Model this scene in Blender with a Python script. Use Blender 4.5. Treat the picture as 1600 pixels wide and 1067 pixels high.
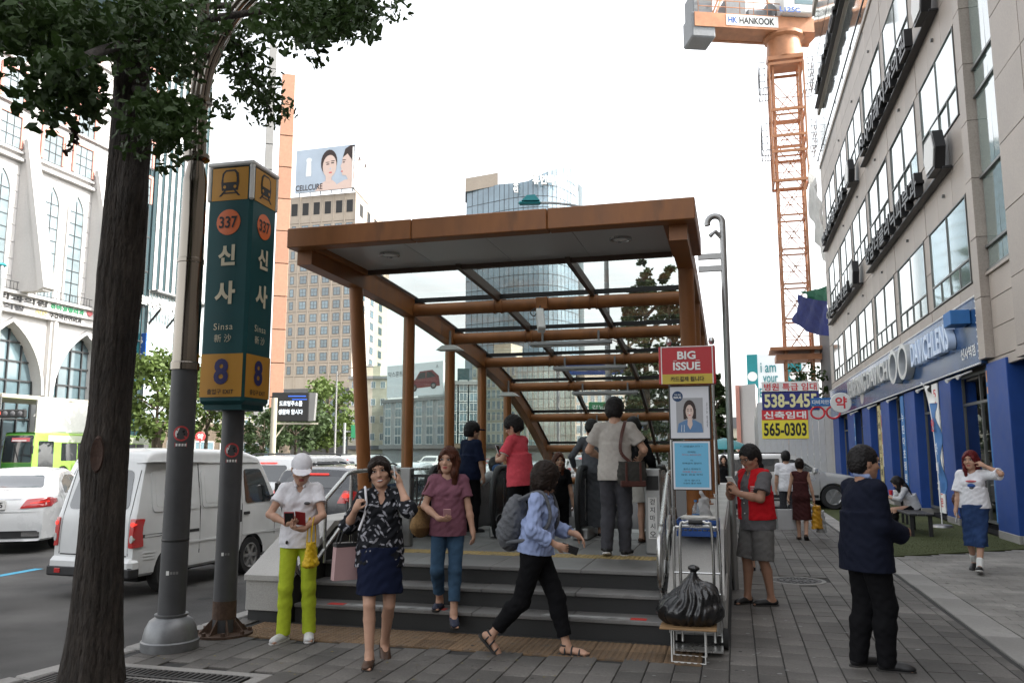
import bpy, bmesh, math, random
import numpy as np
from mathutils import Vector, Matrix
from mathutils.bvhtree import BVHTree
for _o in list(bpy.data.objects):
 bpy.data.objects.remove(_o)
scene=bpy.context.scene
COL=scene.collection
R=math.radians
EYE=1.62
PITCH, YAW=R(7.851), R(15.032)
cam_d=bpy.data.cameras.new('camera')
cam_d.sensor_width=36.0
cam_d.lens=36.0*1280.0/1600.0
cam_d.clip_start=0.1
cam_d.clip_end=4000
cam=bpy.data.objects.new('camera', cam_d)
cam.location=(0, 0, EYE)
cam.rotation_euler=(R(90)+PITCH, 0, YAW)
COL.objects.link(cam)
scene.camera=cam
SUN_EL, SUN_AZ=R(40), R(85)
world=bpy.data.worlds.new('World')
scene.world=world
world.use_nodes=True
_nt=world.node_tree
_nt.nodes.clear()
_sky=_nt.nodes.new('ShaderNodeTexSky')
_sky.sky_type='NISHITA'
_sky.sun_disc=False
_sky.sun_elevation=SUN_EL
_sky.sun_rotation=SUN_AZ
_sky.air_density=1.2
_sky.dust_density=4.0
_sky.ozone_density=0.6
_hs=_nt.nodes.new('ShaderNodeHueSaturation')
_hs.inputs['Saturation'].default_value=0.16
_bg=_nt.nodes.new('ShaderNodeBackground')
_bg.inputs['Strength'].default_value=0.15
_wo=_nt.nodes.new('ShaderNodeOutputWorld')
_nt.links.new(_sky.outputs[0], _hs.inputs['Color'])
_nt.links.new(_hs.outputs[0], _bg.inputs['Color'])
_nt.links.new(_bg.outputs[0], _wo.inputs['Surface'])
sun_d=bpy.data.lights.new('sun', 'SUN')
sun_d.energy=2.0
sun_d.angle=R(0.5)
sun_d.color=(1.0, 0.94, 0.85)
sun=bpy.data.objects.new('sun', sun_d)
_sd=Vector((math.sin(SUN_AZ)*math.cos(SUN_EL), math.cos(SUN_AZ)*math.cos(SUN_EL), math.sin(SUN_EL)))
sun.rotation_euler=(-_sd).to_track_quat('-Z', 'Y').to_euler()
sun.location=(20, 0, 60)
COL.objects.link(sun)
scene.view_settings.view_transform='Standard'
scene.view_settings.look='None'
scene.view_settings.gamma=1.0
scene.view_settings.use_curve_mapping=False
scene.view_settings.exposure=2.02
scene.render.engine='CYCLES'
scene.cycles.use_denoising=True
scene.cycles.max_bounces=8
scene.cycles.transparent_max_bounces=24
scene.cycles.sample_clamp_indirect=4.0
_p, _y=PITCH, YAW
_FW=np.array([-math.sin(_y)*math.cos(_p), math.cos(_y)*math.cos(_p), math.sin(_p)])
_RT=np.array([math.cos(_y), math.sin(_y), 0.0])
_UP=np.cross(_RT, _FW)
_C=np.array([0, 0, EYE])
def _ray(x, y):return _FW*1280.0+_RT*(x-800)+_UP*(533.5-y)
def on_ground(x, y, z=0.0):
 d=_ray(x, y);return _C+d*((z-EYE)/d[2])
def at_x(x, y, X):
 d=_ray(x, y);return _C+d*(X/d[0])
def at_y(x, y, Y):
 d=_ray(x, y);return _C+d*(Y/d[1])
def at_r(x, y, r):
 d=_ray(x, y);return _C+d*(r/math.hypot(d[0], d[1]))
MATS={}
def srgb(r, g, b):
 f=lambda c:(c/255.0)/12.92 if c/255.0<=0.04045 else(((c/255.0)+0.055)/1.055)**2.4
 return(f(r), f(g), f(b))
def _n(nt, t, **kw):
 n=nt.nodes.new(t)
 for k, v in kw.items():setattr(n, k, v)
 return n
def mat(name, col, rough=0.6, metal=0.0, var=0.12, scale=6.0, bump=0.0, bscale=60.0, spec=0.4, rnd=0.0, emit=0.0, stretch=None, var2=0.0, scale2=0.7, coat=0.0, detail=4.0, stain=None, sheen=0.0, trans=0.0, gum=None):
 if name in MATS:return MATS[name]
 m=bpy.data.materials.new(name);m.use_nodes=True
 nt=m.node_tree;b=nt.nodes['Principled BSDF'];L=nt.links.new
 tc=_n(nt, 'ShaderNodeTexCoord')
 vec=tc.outputs['Object']
 if stretch:
  mp=_n(nt, 'ShaderNodeMapping');mp.inputs['Scale'].default_value=stretch
  L(vec, mp.inputs['Vector']);vec=mp.outputs['Vector']
 n1=_n(nt, 'ShaderNodeTexNoise');n1.inputs['Scale'].default_value=scale;n1.inputs['Detail'].default_value=detail
 n1.inputs['Roughness'].default_value=0.62
 L(vec, n1.inputs['Vector'])
 mr=_n(nt, 'ShaderNodeMapRange');mr.inputs['From Min'].default_value=0.25;mr.inputs['From Max'].default_value=0.75
 mr.inputs['To Min'].default_value=1-var;mr.inputs['To Max'].default_value=1+var
 L(n1.outputs['Fac'], mr.inputs['Value'])
 fac=mr.outputs['Result']
 if var2:
  n2=_n(nt, 'ShaderNodeTexNoise');n2.inputs['Scale'].default_value=scale2;n2.inputs['Detail'].default_value=5.0
  L(vec, n2.inputs['Vector'])
  m2=_n(nt, 'ShaderNodeMapRange');m2.inputs['From Min'].default_value=0.3;m2.inputs['From Max'].default_value=0.7
  m2.inputs['To Min'].default_value=1-var2;m2.inputs['To Max'].default_value=1+var2*0.6
  L(n2.outputs['Fac'], m2.inputs['Value'])
  mm=_n(nt, 'ShaderNodeMath', operation='MULTIPLY');L(fac, mm.inputs[0]);L(m2.outputs['Result'], mm.inputs[1]);fac=mm.outputs[0]
 if rnd:
  oi=_n(nt, 'ShaderNodeObjectInfo')
  m3=_n(nt, 'ShaderNodeMapRange');m3.inputs['To Min'].default_value=1-rnd;m3.inputs['To Max'].default_value=1+rnd
  L(oi.outputs['Random'], m3.inputs['Value'])
  mm=_n(nt, 'ShaderNodeMath', operation='MULTIPLY');L(fac, mm.inputs[0]);L(m3.outputs['Result'], mm.inputs[1]);fac=mm.outputs[0]
 sc=_n(nt, 'ShaderNodeVectorMath', operation='SCALE');sc.inputs[0].default_value=col
 L(fac, sc.inputs['Scale'])
 out=sc.outputs['Vector']
 if stain:
  n4=_n(nt, 'ShaderNodeTexNoise');n4.inputs['Scale'].default_value=stain[1];n4.inputs['Detail'].default_value=6
  L(vec, n4.inputs['Vector'])
  m4=_n(nt, 'ShaderNodeMapRange');m4.inputs['From Min'].default_value=stain[2];m4.inputs['From Max'].default_value=stain[2]+0.12
  L(n4.outputs['Fac'], m4.inputs['Value'])
  mx=_n(nt, 'ShaderNodeMix', data_type='RGBA');mx.inputs[7].default_value=(*stain[0], 1)
  L(m4.outputs['Result'], mx.inputs[0]);L(out, mx.inputs[6]);out=mx.outputs[2]
 if gum:
  vo=_n(nt, 'ShaderNodeTexVoronoi');vo.inputs['Scale'].default_value=gum[1];vo.inputs['Randomness'].default_value=1.0
  geo=_n(nt, 'ShaderNodeNewGeometry');L(geo.outputs['Position'], vo.inputs['Vector'])
  n6=_n(nt, 'ShaderNodeTexNoise');n6.inputs['Scale'].default_value=25;L(geo.outputs['Position'], n6.inputs['Vector'])
  a6=_n(nt, 'ShaderNodeMath', operation='MULTIPLY_ADD');a6.inputs[1].default_value=.10;L(n6.outputs['Fac'], a6.inputs[0]);L(vo.outputs['Distance'], a6.inputs[2])
  m6=_n(nt, 'ShaderNodeMapRange');m6.inputs['From Min'].default_value=gum[2]+.05;m6.inputs['From Max'].default_value=gum[2]+.035;L(a6.outputs[0], m6.inputs['Value'])
  sp=_n(nt, 'ShaderNodeSeparateColor');L(vo.outputs['Color'], sp.inputs[0]);g6=_n(nt, 'ShaderNodeMath', operation='MULTIPLY');L(sp.outputs[0], g6.inputs[0]);L(m6.outputs[0], g6.inputs[1])
  n7=_n(nt, 'ShaderNodeTexNoise');n7.inputs['Scale'].default_value=.9;n7.inputs['Detail'].default_value=7;L(geo.outputs['Position'], n7.inputs['Vector'])
  m7=_n(nt, 'ShaderNodeMapRange');m7.inputs['From Min'].default_value=.35;m7.inputs['From Max'].default_value=.65;m7.inputs['To Min'].default_value=.68;m7.inputs['To Max'].default_value=1.22;L(n7.outputs['Fac'], m7.inputs['Value'])
  s7=_n(nt, 'ShaderNodeVectorMath', operation='SCALE');L(out, s7.inputs[0]);L(m7.outputs[0], s7.inputs['Scale'])
  mx=_n(nt, 'ShaderNodeMix', data_type='RGBA');mx.inputs[7].default_value=(*gum[0], 1);L(g6.outputs[0], mx.inputs[0]);L(s7.outputs['Vector'], mx.inputs[6]);out=mx.outputs[2]
 L(out, b.inputs['Base Color'])
 b.inputs['Roughness'].default_value=rough
 if rough>0.12:
  mr5=_n(nt, 'ShaderNodeMapRange');mr5.inputs['To Min'].default_value=max(0.05, rough-0.1);mr5.inputs['To Max'].default_value=min(1, rough+0.1)
  L(n1.outputs['Fac'], mr5.inputs['Value']);L(mr5.outputs['Result'], b.inputs['Roughness'])
 b.inputs['Metallic'].default_value=metal
 b.inputs['Specular IOR Level'].default_value=spec
 if coat:
  b.inputs['Coat Weight'].default_value=coat;b.inputs['Coat Roughness'].default_value=0.06
 if sheen:
  b.inputs['Sheen Weight'].default_value=sheen
 if emit:
  b.inputs['Emission Color'].default_value=(*col, 1);b.inputs['Emission Strength'].default_value=emit
 if trans:
  tr=_n(nt, 'ShaderNodeBsdfTranslucent');L(out, tr.inputs['Color'])
  ms=_n(nt, 'ShaderNodeMixShader');ms.inputs[0].default_value=trans
  o=nt.nodes['Material Output'];L(b.outputs[0], ms.inputs[1]);L(tr.outputs[0], ms.inputs[2]);L(ms.outputs[0], o.inputs['Surface'])
 if bump:
  nb=_n(nt, 'ShaderNodeTexNoise');nb.inputs['Scale'].default_value=bscale;nb.inputs['Detail'].default_value=5
  L(vec, nb.inputs['Vector'])
  bp=_n(nt, 'ShaderNodeBump');bp.inputs['Strength'].default_value=bump;bp.inputs['Distance'].default_value=0.02
  L(nb.outputs['Fac'], bp.inputs['Height']);L(bp.outputs['Normal'], b.inputs['Normal'])
 MATS[name]=m
 return m
def glass(name, tint=(0.9, 0.95, 0.93), rough=0.0, base=0.08, dirt=0.0, dcol=(0.5, 0.55, 0.53)):
 """window glass: clear transmission plus a mirror reflection that grows towards grazing angles"""
 if name in MATS:return MATS[name]
 m=bpy.data.materials.new(name);m.use_nodes=True
 nt=m.node_tree;nt.nodes.clear();L=nt.links.new
 o=_n(nt, 'ShaderNodeOutputMaterial');t=_n(nt, 'ShaderNodeBsdfTransparent');t.inputs['Color'].default_value=(*tint, 1)
 g=_n(nt, 'ShaderNodeBsdfGlossy');g.inputs['Roughness'].default_value=rough
 lw=_n(nt, 'ShaderNodeLayerWeight');lw.inputs['Blend'].default_value=0.5
 fr=_n(nt, 'ShaderNodeMath', operation='POWER');fr.inputs[1].default_value=5.0;L(lw.outputs['Facing'], fr.inputs[0])
 ad=_n(nt, 'ShaderNodeMath', operation='ADD', use_clamp=True);ad.inputs[1].default_value=base
 L(fr.outputs[0], ad.inputs[0])
 src=t.outputs[0]
 if dirt:
  d=_n(nt, 'ShaderNodeBsdfDiffuse');d.inputs['Color'].default_value=(*dcol, 1)
  nz=_n(nt, 'ShaderNodeTexNoise');nz.inputs['Scale'].default_value=1.3;nz.inputs['Detail'].default_value=6
  mr=_n(nt, 'ShaderNodeMapRange');mr.inputs['To Min'].default_value=dirt*0.4;mr.inputs['To Max'].default_value=dirt*1.6
  L(nz.outputs['Fac'], mr.inputs['Value'])
  m1=_n(nt, 'ShaderNodeMixShader');L(mr.outputs[0], m1.inputs[0]);L(t.outputs[0], m1.inputs[1]);L(d.outputs[0], m1.inputs[2]);src=m1.outputs[0]
 mx=_n(nt, 'ShaderNodeMixShader');L(ad.outputs[0], mx.inputs[0]);L(src, mx.inputs[1]);L(g.outputs[0], mx.inputs[2])
 L(mx.outputs[0], o.inputs['Surface'])
 MATS[name]=m
 return m
ROOTS={}
class MB:
 def __init__(s):s.v=[];s.f=[];s.m=[];s.cm=0
 def add(s, vs, fs, m=None):
  o=len(s.v);s.v.extend([tuple(map(float, p))for p in vs])
  for f in fs:s.f.append(tuple(i+o for i in f));s.m.append(s.cm if m is None else m)
  return s
 def box(s, x0, x1, y0, y1, z0, z1, bev=0.0, m=None):
  c=((x0+x1)/2, (y0+y1)/2, (z0+z1)/2)
  return s.obox(c, (1, 0, 0), (0, 1, 0), (0, 0, 1), abs(x1-x0)/2, abs(y1-y0)/2, abs(z1-z0)/2, bev, m)
 def obox(s, c, ax, ay, az, hx, hy, hz, bev=0.0, m=None):
  c, ax, ay, az=map(lambda q:np.array(q, float), (c, ax, ay, az))
  if bev<=0 or bev>=min(hx, hy, hz):
   vs=[c+ax*hx*i+ay*hy*j+az*hz*k for k in(-1, 1)for j in(-1, 1)for i in(-1, 1)]
   fs=[(0, 2, 3, 1), (4, 5, 7, 6), (0, 1, 5, 4), (2, 6, 7, 3), (0, 4, 6, 2), (1, 3, 7, 5)]
   return s.add(vs, fs, m)
  vs=[];idx={}
  for i in(-1, 1):
   for j in(-1, 1):
    for k in(-1, 1):
     for a in range(3):
      h=[hx-bev, hy-bev, hz-bev];h[a]+=bev
      idx[(i, j, k, a)]=len(vs)
      vs.append(c+ax*h[0]*i+ay*h[1]*j+az*h[2]*k)
  fs=[]
  for a in range(3):
   for sg in(-1, 1):
    o1, o2=[q for q in range(3)if q!=a]
    loop=[]
    for(p, q)in((-1, -1), (1, -1), (1, 1), (-1, 1)):
     t=[0, 0, 0];t[a]=sg;t[o1]=p;t[o2]=q
     loop.append(idx[(*t, a)])
    if(sg>0)==(a==1):loop=loop[::-1]
    fs.append(tuple(loop))
  for a in range(3):
   o1, o2=[q for q in range(3)if q!=a]
   for p in(-1, 1):
    for q in(-1, 1):
     t0=[0, 0, 0];t0[o1]=p;t0[o2]=q;t0[a]=-1
     t1=list(t0);t1[a]=1
     fs.append((idx[(*t0, o1)], idx[(*t1, o1)], idx[(*t1, o2)], idx[(*t0, o2)]))
  for i in(-1, 1):
   for j in(-1, 1):
    for k in(-1, 1):
     fs.append((idx[(i, j, k, 0)], idx[(i, j, k, 1)], idx[(i, j, k, 2)]))
  return s.add(vs, fs, m)
 def bar(s, p, q, w, h, up=(0, 0, 1), bev=0.0, m=None):
  p=np.array(p, float);q=np.array(q, float);d=q-p;l=np.linalg.norm(d);d=d/l
  u=np.array(up, float);sx=np.cross(d, u);n=np.linalg.norm(sx)
  if n<1e-6:sx=np.cross(d, np.array((1, 0, 0.0)));n=np.linalg.norm(sx)
  sx/=n;uz=np.cross(sx, d)
  return s.obox((p+q)/2, sx, d, uz, w/2, l/2, h/2, bev, m)
 def tube(s, pts, r, n=10, caps=True, m=None):
  pts=[np.array(p, float)for p in pts]
  rs=r if hasattr(r, '__len__')else[r]*len(pts)
  rings=[];u=None
  for i, p in enumerate(pts):
   d=(pts[min(i+1, len(pts)-1)]-pts[max(i-1, 0)]);d=d/(np.linalg.norm(d)+1e-12)
   if u is None:
    a=np.array((0, 0, 1.0))if abs(d[2])<0.9 else np.array((1.0, 0, 0))
    u=np.cross(d, a)
   u=u-d*(u@d);u=u/(np.linalg.norm(u)+1e-12);w=np.cross(d, u)
   rings.append([p+rs[i]*(math.cos(2*math.pi*k/n)*u+math.sin(2*math.pi*k/n)*w)for k in range(n)])
  vs=[q for rg in rings for q in rg];fs=[]
  for i in range(len(rings)-1):
   for k in range(n):
    a, b=i*n+k, i*n+(k+1)%n
    fs.append((a, b, b+n, a+n))
  if caps:
   fs.append(tuple(range(n))[::-1]);e=(len(rings)-1)*n;fs.append(tuple(e+k for k in range(n)))
  return s.add(vs, fs, m)
 def lathe(s, c, prof, n=24, axis=(0, 0, 1), caps=True, m=None, sx=1.0, sy=1.0):
  ax=np.array(axis, float);ax/=np.linalg.norm(ax)
  a=np.array((1.0, 0, 0))if abs(ax[0])<0.9 else np.array((0, 1.0, 0))
  u=np.cross(np.cross(ax, a), ax);u/=np.linalg.norm(u);w=np.cross(ax, u);c=np.array(c, float)
  vs=[];fs=[]
  for(r, z)in prof:
   for k in range(n):
    t=2*math.pi*k/n
    vs.append(c+ax*z+r*(sx*math.cos(t)*u+sy*math.sin(t)*w))
  for i in range(len(prof)-1):
   for k in range(n):
    q, b=i*n+k, i*n+(k+1)%n
    fs.append((q, b, b+n, q+n))
  if caps:
   fs.append(tuple(range(n))[::-1]);e=(len(prof)-1)*n;fs.append(tuple(e+k for k in range(n)))
  return s.add(vs, fs, m)
 def prism(s, poly, o, ux, uy, depth, m=None, mside=None):
  """polygon in the frame (o, ux, uy), thickened by depth along ux x uy"""
  o=np.array(o, float);ux=np.array(ux, float);uy=np.array(uy, float);nz=np.cross(ux, uy);nz/=np.linalg.norm(nz)
  n=len(poly)
  vs=[o+ux*a+uy*b for a, b in poly]+[o+ux*a+uy*b+nz*depth for a, b in poly]
  s.add(vs, [tuple(range(n))[::-1], tuple(range(n, 2*n))], m)
  o_=len(s.v)-2*n
  for i in range(n):
   j=(i+1)%n
   s.f.append((o_+i, o_+j, o_+n+j, o_+n+i));s.m.append(s.cm if(m is None and mside is None)else(mside if mside is not None else m))
  return s
 def quad(s, a, b, c, d, m=None):return s.add([a, b, c, d], [(0, 1, 2, 3)], m)
 def build(s, name, mats, parent=None, smooth=35, local=False, kind=None):
  me=bpy.data.meshes.new(name)
  v=np.array(s.v, float).reshape(-1, 3)
  base=np.array(ROOTS.get(parent.as_pointer(), (0, 0, 0))if parent is not None else(0, 0, 0), float)
  if local:org=np.zeros(3);base=np.zeros(3)
  else:
   org=np.array([(v[:, 0].min()+v[:, 0].max())/2, (v[:, 1].min()+v[:, 1].max())/2, v[:, 2].min()])
  me.from_pydata([tuple(p)for p in(v-org)], [], s.f)
  for m in(mats if isinstance(mats, (list, tuple))else[mats]):me.materials.append(m)
  if any(s.m):me.polygons.foreach_set('material_index', s.m)
  if smooth is not None:
   me.polygons.foreach_set('use_smooth', [True]*len(s.f))
   me.set_sharp_from_angle(angle=R(smooth))
  me.update()
  o=bpy.data.objects.new(name, me);COL.objects.link(o)
  o.location=org-base
  ROOTS[o.as_pointer()]=tuple(org)
  if parent is not None:o.parent=parent
  if kind:o['kind']=kind
  return o
def tag(o, label, cat, group=None):
 o['label']=label;o['category']=cat
 if group:o['group']=group
 return o
def thing(name, label, cat, loc=(0, 0, 0), rz=0.0, group=None):
 o=bpy.data.objects.new(name, None);COL.objects.link(o)
 o.empty_display_size=0.2
 o.location=loc;o.rotation_euler=(0, 0, rz);ROOTS[o.as_pointer()]=tuple(loc)
 return tag(o, label, cat, group)
def structure(name, mb, mats, parent=None, smooth=35):
 o=mb.build(name, mats, parent, smooth);o['kind']='structure';return o
def copy_tree(o, parent=None, first=True):
 c=o.copy();COL.objects.link(c)
 ROOTS[c.as_pointer()]=ROOTS.get(o.as_pointer(), (0, 0, 0))
 if parent is not None:c.parent=parent
 for ch in list(o.children):copy_tree(ch, c, False)
 return c
def copy_piece(o, loc, parent):
 c=o.copy();COL.objects.link(c);c.parent=parent;c.location=loc;return c
_FONT=None
def text_mesh(s, h=None, w=None, depth=0.0, bold=0.0, spacing=1.0):
 cu=bpy.data.curves.new('t', 'FONT');cu.body=s;cu.size=1.0;cu.align_x='CENTER'
 cu.space_character=spacing;cu.extrude=0.0;cu.offset=bold;cu.resolution_u=3
 ob=bpy.data.objects.new('t', cu);COL.objects.link(ob)
 me=bpy.data.meshes.new_from_object(ob.evaluated_get(bpy.context.evaluated_depsgraph_get()))
 v=np.array([tuple(p.co)for p in me.vertices]);f=[tuple(p.vertices)for p in me.polygons]
 bpy.data.objects.remove(ob);bpy.data.curves.remove(cu);bpy.data.meshes.remove(me)
 if len(v)==0:return np.zeros((0, 3)), []
 mn, mx=v.min(0), v.max(0);v=v-(mn+mx)/2;sz=mx-mn
 sx=sy=1.0
 if h:sy=h/sz[1];sx=sy
 if w:sx=w/sz[0];sy=sy if h else sx
 v[:, 0]*=sx;v[:, 1]*=sy
 return v, f
def put_text(mb, s, c, ux, uy, h=None, w=None, depth=0.003, bold=0.0, m=None, spacing=1.0):
 """lettering centred at c in the frame ux, uy; a thin solid of the given depth"""
 v, f=text_mesh(s, h, w, bold=bold, spacing=spacing)
 if len(v)==0:return mb
 c=np.array(c, float);ux=np.array(ux, float);uy=np.array(uy, float);nz=np.cross(ux, uy)
 top=[c+ux*p[0]+uy*p[1]+nz*depth for p in v]
 n=len(v)
 if depth>0.012:
  bot=[c+ux*p[0]+uy*p[1]for p in v]
  ed={}
  for q in f:
   for i in range(len(q)):
    a, b=q[i], q[(i+1)%len(q)]
    if(b, a)in ed:ed.pop((b, a))
    else:ed[(a, b)]=1
  mb.add(top+bot, list(f)+[(a+n, b+n, b, a)for a, b in ed], m)
 else:mb.add(top, f, m)
 return mb
X_, Y_, Z_=np.array((1.0, 0, 0)), np.array((0, 1.0, 0)), np.array((0, 0, 1.0))
def smooth_path(pts, n=6):
 """Catmull-Rom through the points"""
 P=[np.array(p, float)for p in pts];P=[2*P[0]-P[1]]+P+[2*P[-1]-P[-2]];out=[]
 for i in range(1, len(P)-2):
  for k in range(n):
   t=k/n
   out.append(0.5*((2*P[i])+(-P[i-1]+P[i+1])*t+(2*P[i-1]-5*P[i]+4*P[i+1]-P[i+2])*t*t+(-P[i-1]+3*P[i]-3*P[i+1]+P[i+2])*t**3))
 out.append(P[-2]);return out
rng=random.Random(7)
# ================================================================== common materials
mat('asphalt', (0.072, 0.069, 0.066), 0.85, gum=((0.025, 0.025, 0.026), 1.3, .12), var=0.28, scale=90, var2=0.3, scale2=0.6, bump=0.5, bscale=220, spec=0.3)
mat('earth', (0.12, 0.11, 0.10), 0.9, var=0.2)
mat('mortar', (0.035, 0.034, 0.033), 0.95, var=0.3, scale=30)
mat('paver', (0.126, 0.117, 0.107), 0.72, var=0.28, scale=55, var2=0.3, scale2=1.1, gum=((0.022, 0.021, 0.02), 5.5, .10), bump=0.35, bscale=130, rnd=0.24, spec=0.35, stain=((0.05, 0.048, 0.046), 2.2, 0.66))
mat('paver_light', (0.24, 0.228, 0.21), 0.75, gum=((0.04, 0.038, 0.036), 5.0, .10), var=0.18, scale=45, var2=0.2, bump=0.25, bscale=130, rnd=0.14, spec=0.35, stain=((0.09, 0.085, 0.08), 2.5, 0.68))
mat('tactile', (0.165, 0.105, 0.058), 0.75, gum=((0.03, 0.028, 0.025), 5.0, .09), var=0.25, scale=30, var2=0.35, bump=0.2, rnd=0.2, stain=((0.09, 0.075, 0.06), 3.0, 0.6))
mat('tactile_yellow', (0.34, 0.25, 0.10), 0.75, var=0.25, scale=30, var2=0.3, rnd=0.15, stain=((0.12, 0.10, 0.07), 3.0, 0.58))
mat('kerbstone', (0.25, 0.24, 0.225), 0.75, var=0.18, scale=70, var2=0.25, bump=0.25, rnd=0.1, stain=((0.14, 0.13, 0.12), 2.0, 0.64))
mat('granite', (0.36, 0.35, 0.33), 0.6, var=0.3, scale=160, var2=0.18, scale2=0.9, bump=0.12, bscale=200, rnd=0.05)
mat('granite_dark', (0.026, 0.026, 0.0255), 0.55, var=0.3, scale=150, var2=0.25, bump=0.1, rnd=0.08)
mat('granite_step', (0.15, 0.146, 0.14), 0.5, gum=((0.03, 0.03, 0.03), 4.0, .06), var=0.25, scale=120, var2=0.3, bump=0.1, rnd=0.06, stain=((0.11, 0.10, 0.095), 2.4, 0.6))
mat('road_yellow', (0.55, 0.36, 0.06), 0.8, var=0.2, scale=30, stain=((0.10, 0.09, 0.07), 9, 0.55))
mat('road_white', (0.6, 0.6, 0.58), 0.8, var=0.15, scale=30, stain=((0.12, 0.12, 0.12), 8, 0.6))
mat('road_blue', (0.05, 0.28, 0.42), 0.8, var=0.15, scale=30, stain=((0.07, 0.09, 0.10), 8, 0.62))
mat('turf', (0.066, 0.076, 0.034), 0.95, var=0.18, scale=200, var2=0.22, scale2=0.8, bump=0.2, bscale=260, spec=0.1)
mat('iron', (0.045, 0.043, 0.042), 0.55, metal=0.6, var=0.25, scale=40, bump=0.2)
mat('soil', (0.075, 0.055, 0.04), 0.95, var=0.35, scale=40, bump=0.6, bscale=60)
# ================================================================== ground and road
g=MB();g.box(-900, 900, -500, 1400, -1.0, -0.20)
structure('ground', g, MATS['earth'])
def strip(name, pts, z0, z1, m):
 """a slab over a plan polygon"""
 b=MB();b.prism(pts, (0, 0, z0), X_, Y_, z1-z0);return structure(name, b, MATS[m])
strip('road', [(-46, -120), (-4.9, -120), (-4.9, 420), (-46, 420)], -0.196, -0.13, 'asphalt')
strip('far_pavement', [(-52, -120), (-46.05, -120), (-46.05, 420), (-52, 420)], -0.19, -0.01, 'paver_light')
strip('cross_road', [(-4.85, 62), (60, 62), (60, 82), (-4.85, 82)], -0.15, -0.0125, 'asphalt')
KERB=[(-6.3, -6.0), (-5.75, 1.5), (-5.32, 4.6), (-5.10, 5.6), (-5.03, 6.6), (-4.98, 9.0), (-4.98, 60.0)]
def kerb_x(y):
 for(x0, y0), (x1, y1)in zip(KERB, KERB[1:]):
  if y<=y1:return x0+(x1-x0)*(y-y0)/(y1-y0)
 return KERB[-1][0]
pav_base=strip('pavement', [(kerb_x(y)+0.05, y)for y in(-6, 1.5, 4.6, 5.6, 6.6, 9, 60)]+[(5.0, 60), (5.0, -6)], -0.16, -0.014, 'mortar')
KB=structure('kerb', MB().box(-5.6, -5.5, -8, -6.2, -0.16, -0.02), MATS['kerbstone'])
n=0
y=2.2
while y<46:
 L_=0.98
 a, b2=np.array((kerb_x(y), y, 0)), np.array((kerb_x(y+L_), y+L_, 0))
 d=(b2-a)/np.linalg.norm(b2-a);nrm=np.array((d[1], -d[0], 0))
 c=(a+b2)/2+nrm*0.08+np.array((0, 0, -0.075))
 MB().obox(c, nrm, d, Z_, 0.085, L_/2-0.006, 0.078+rng.uniform(-0.002, 0.003), 0.012).build('kerbstone', MATS['kerbstone'], KB)
 y+=L_+0.006
def paint(name, pts, w, m, z=-0.126):
 b=MB()
 for p, q in zip(pts, pts[1:]):
  p=np.array((*p, 0.));q=np.array((*q, 0.));d=(q-p)/np.linalg.norm(q-p);nn=np.array((d[1], -d[0], 0))*w/2
  b.add([p-nn+Z_*z, p+nn+Z_*z, q+nn+Z_*z, q-nn+Z_*z], [(0, 1, 2, 3)])
 return structure(name, b, MATS[m])
paint('yellow_line', [(kerb_x(yy)-0.16, yy)for yy in(1.5, 4.6, 5.6, 6.6, 9, 20, 45)], 0.13, 'road_yellow')
paint('lane_line', [(-8.4, yy)for yy in(1, 6.5)], 0.1, 'road_white')
for k in range(9):
 y0=9.5+k*8
 paint('bus_lane_line', [(-10.3, y0-0.9), (-10.45, y0+1.2)], 0.16, 'road_blue')
for xx in(-13.6, -17.0, -20.6, -27.5, -31.0):
 for k in range(12):
  paint('lane_line', [(xx, 8+k*8), (xx, 11+k*8)], 0.12, 'road_white')
paint('yellow_line', [(-24.0, 5), (-24.0, 120)], 0.14, 'road_yellow');paint('yellow_line', [(-24.35, 5), (-24.35, 120)], 0.14, 'road_yellow')
TX0, TX1=-4.25, 2.08
PW, PL=0.205, 0.33
def blocked(x0, x1, y0, y1):
 cx, cy=(x0+x1)/2, (y0+y1)/2
 if cx<kerb_x(cy)+0.27:return True
 if-4.8<cx<-0.12 and cy>7.40:return True
 if-4.55<cx<-0.3 and 6.78<cy<=7.40:return True
 if cx<-3.32 and cy<5.72:return True
 if(cx-0.73)**2+(cy-11.55)**2<0.36**2:return True
 return False
cells=[]
k=0
x=-5.42
while x<2.04:
 y=3.6+rng.uniform(0, 0.33)
 while y<58:
  PL=rng.choice((0.22, 0.30, 0.30, 0.40))
  if not blocked(x, x+PW, y, y+PL):cells.append((x, min(x+PW, 2.05), y, y+PL))
  y+=PL
 x+=PW;k+=1
def in_view(c):
 v=np.array(((c[0]+c[1])/2, (c[2]+c[3])/2, 0))-_C;zz=v@_FW
 if zz<0.5:return False
 px=800+1280*(v@_RT)/zz;py=533.5-1280*(v@_UP)/zz
 return-60<px<1660 and py<1130
vis=sorted([c for c in cells if in_view(c)], key=lambda c:c[2])
near=set(vis[:300])
def paver_mb(b, c, j=0.004, top=0.0):
 dz=rng.uniform(-0.0022, 0.0022)
 b.obox(((c[0]+c[1])/2, (c[2]+c[3])/2, -0.03+dz+top), X_, Y_, Z_, (c[1]-c[0])/2-j, (c[3]-c[2])/2-j, 0.03, 0.004)
rest=MB()
for c in cells:
 if c in near:
  b=MB();paver_mb(b, c);b.build('paver', MATS['paver'], pav_base, smooth=20)
 else:
  dz=rng.uniform(-0.002, 0.002);rest.box(c[0]+.005, c[1]-.005, c[2]+.005, c[3]-.005, -0.03, dz)
rest.build('pavers', MATS['paver'], pav_base, smooth=None, kind='stuff')
GS=structure('granite_edging', MB().box(2.09, 2.44, -6, -5.9, -0.05, 0.004), MATS['mortar'])
y=-5.5
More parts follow.
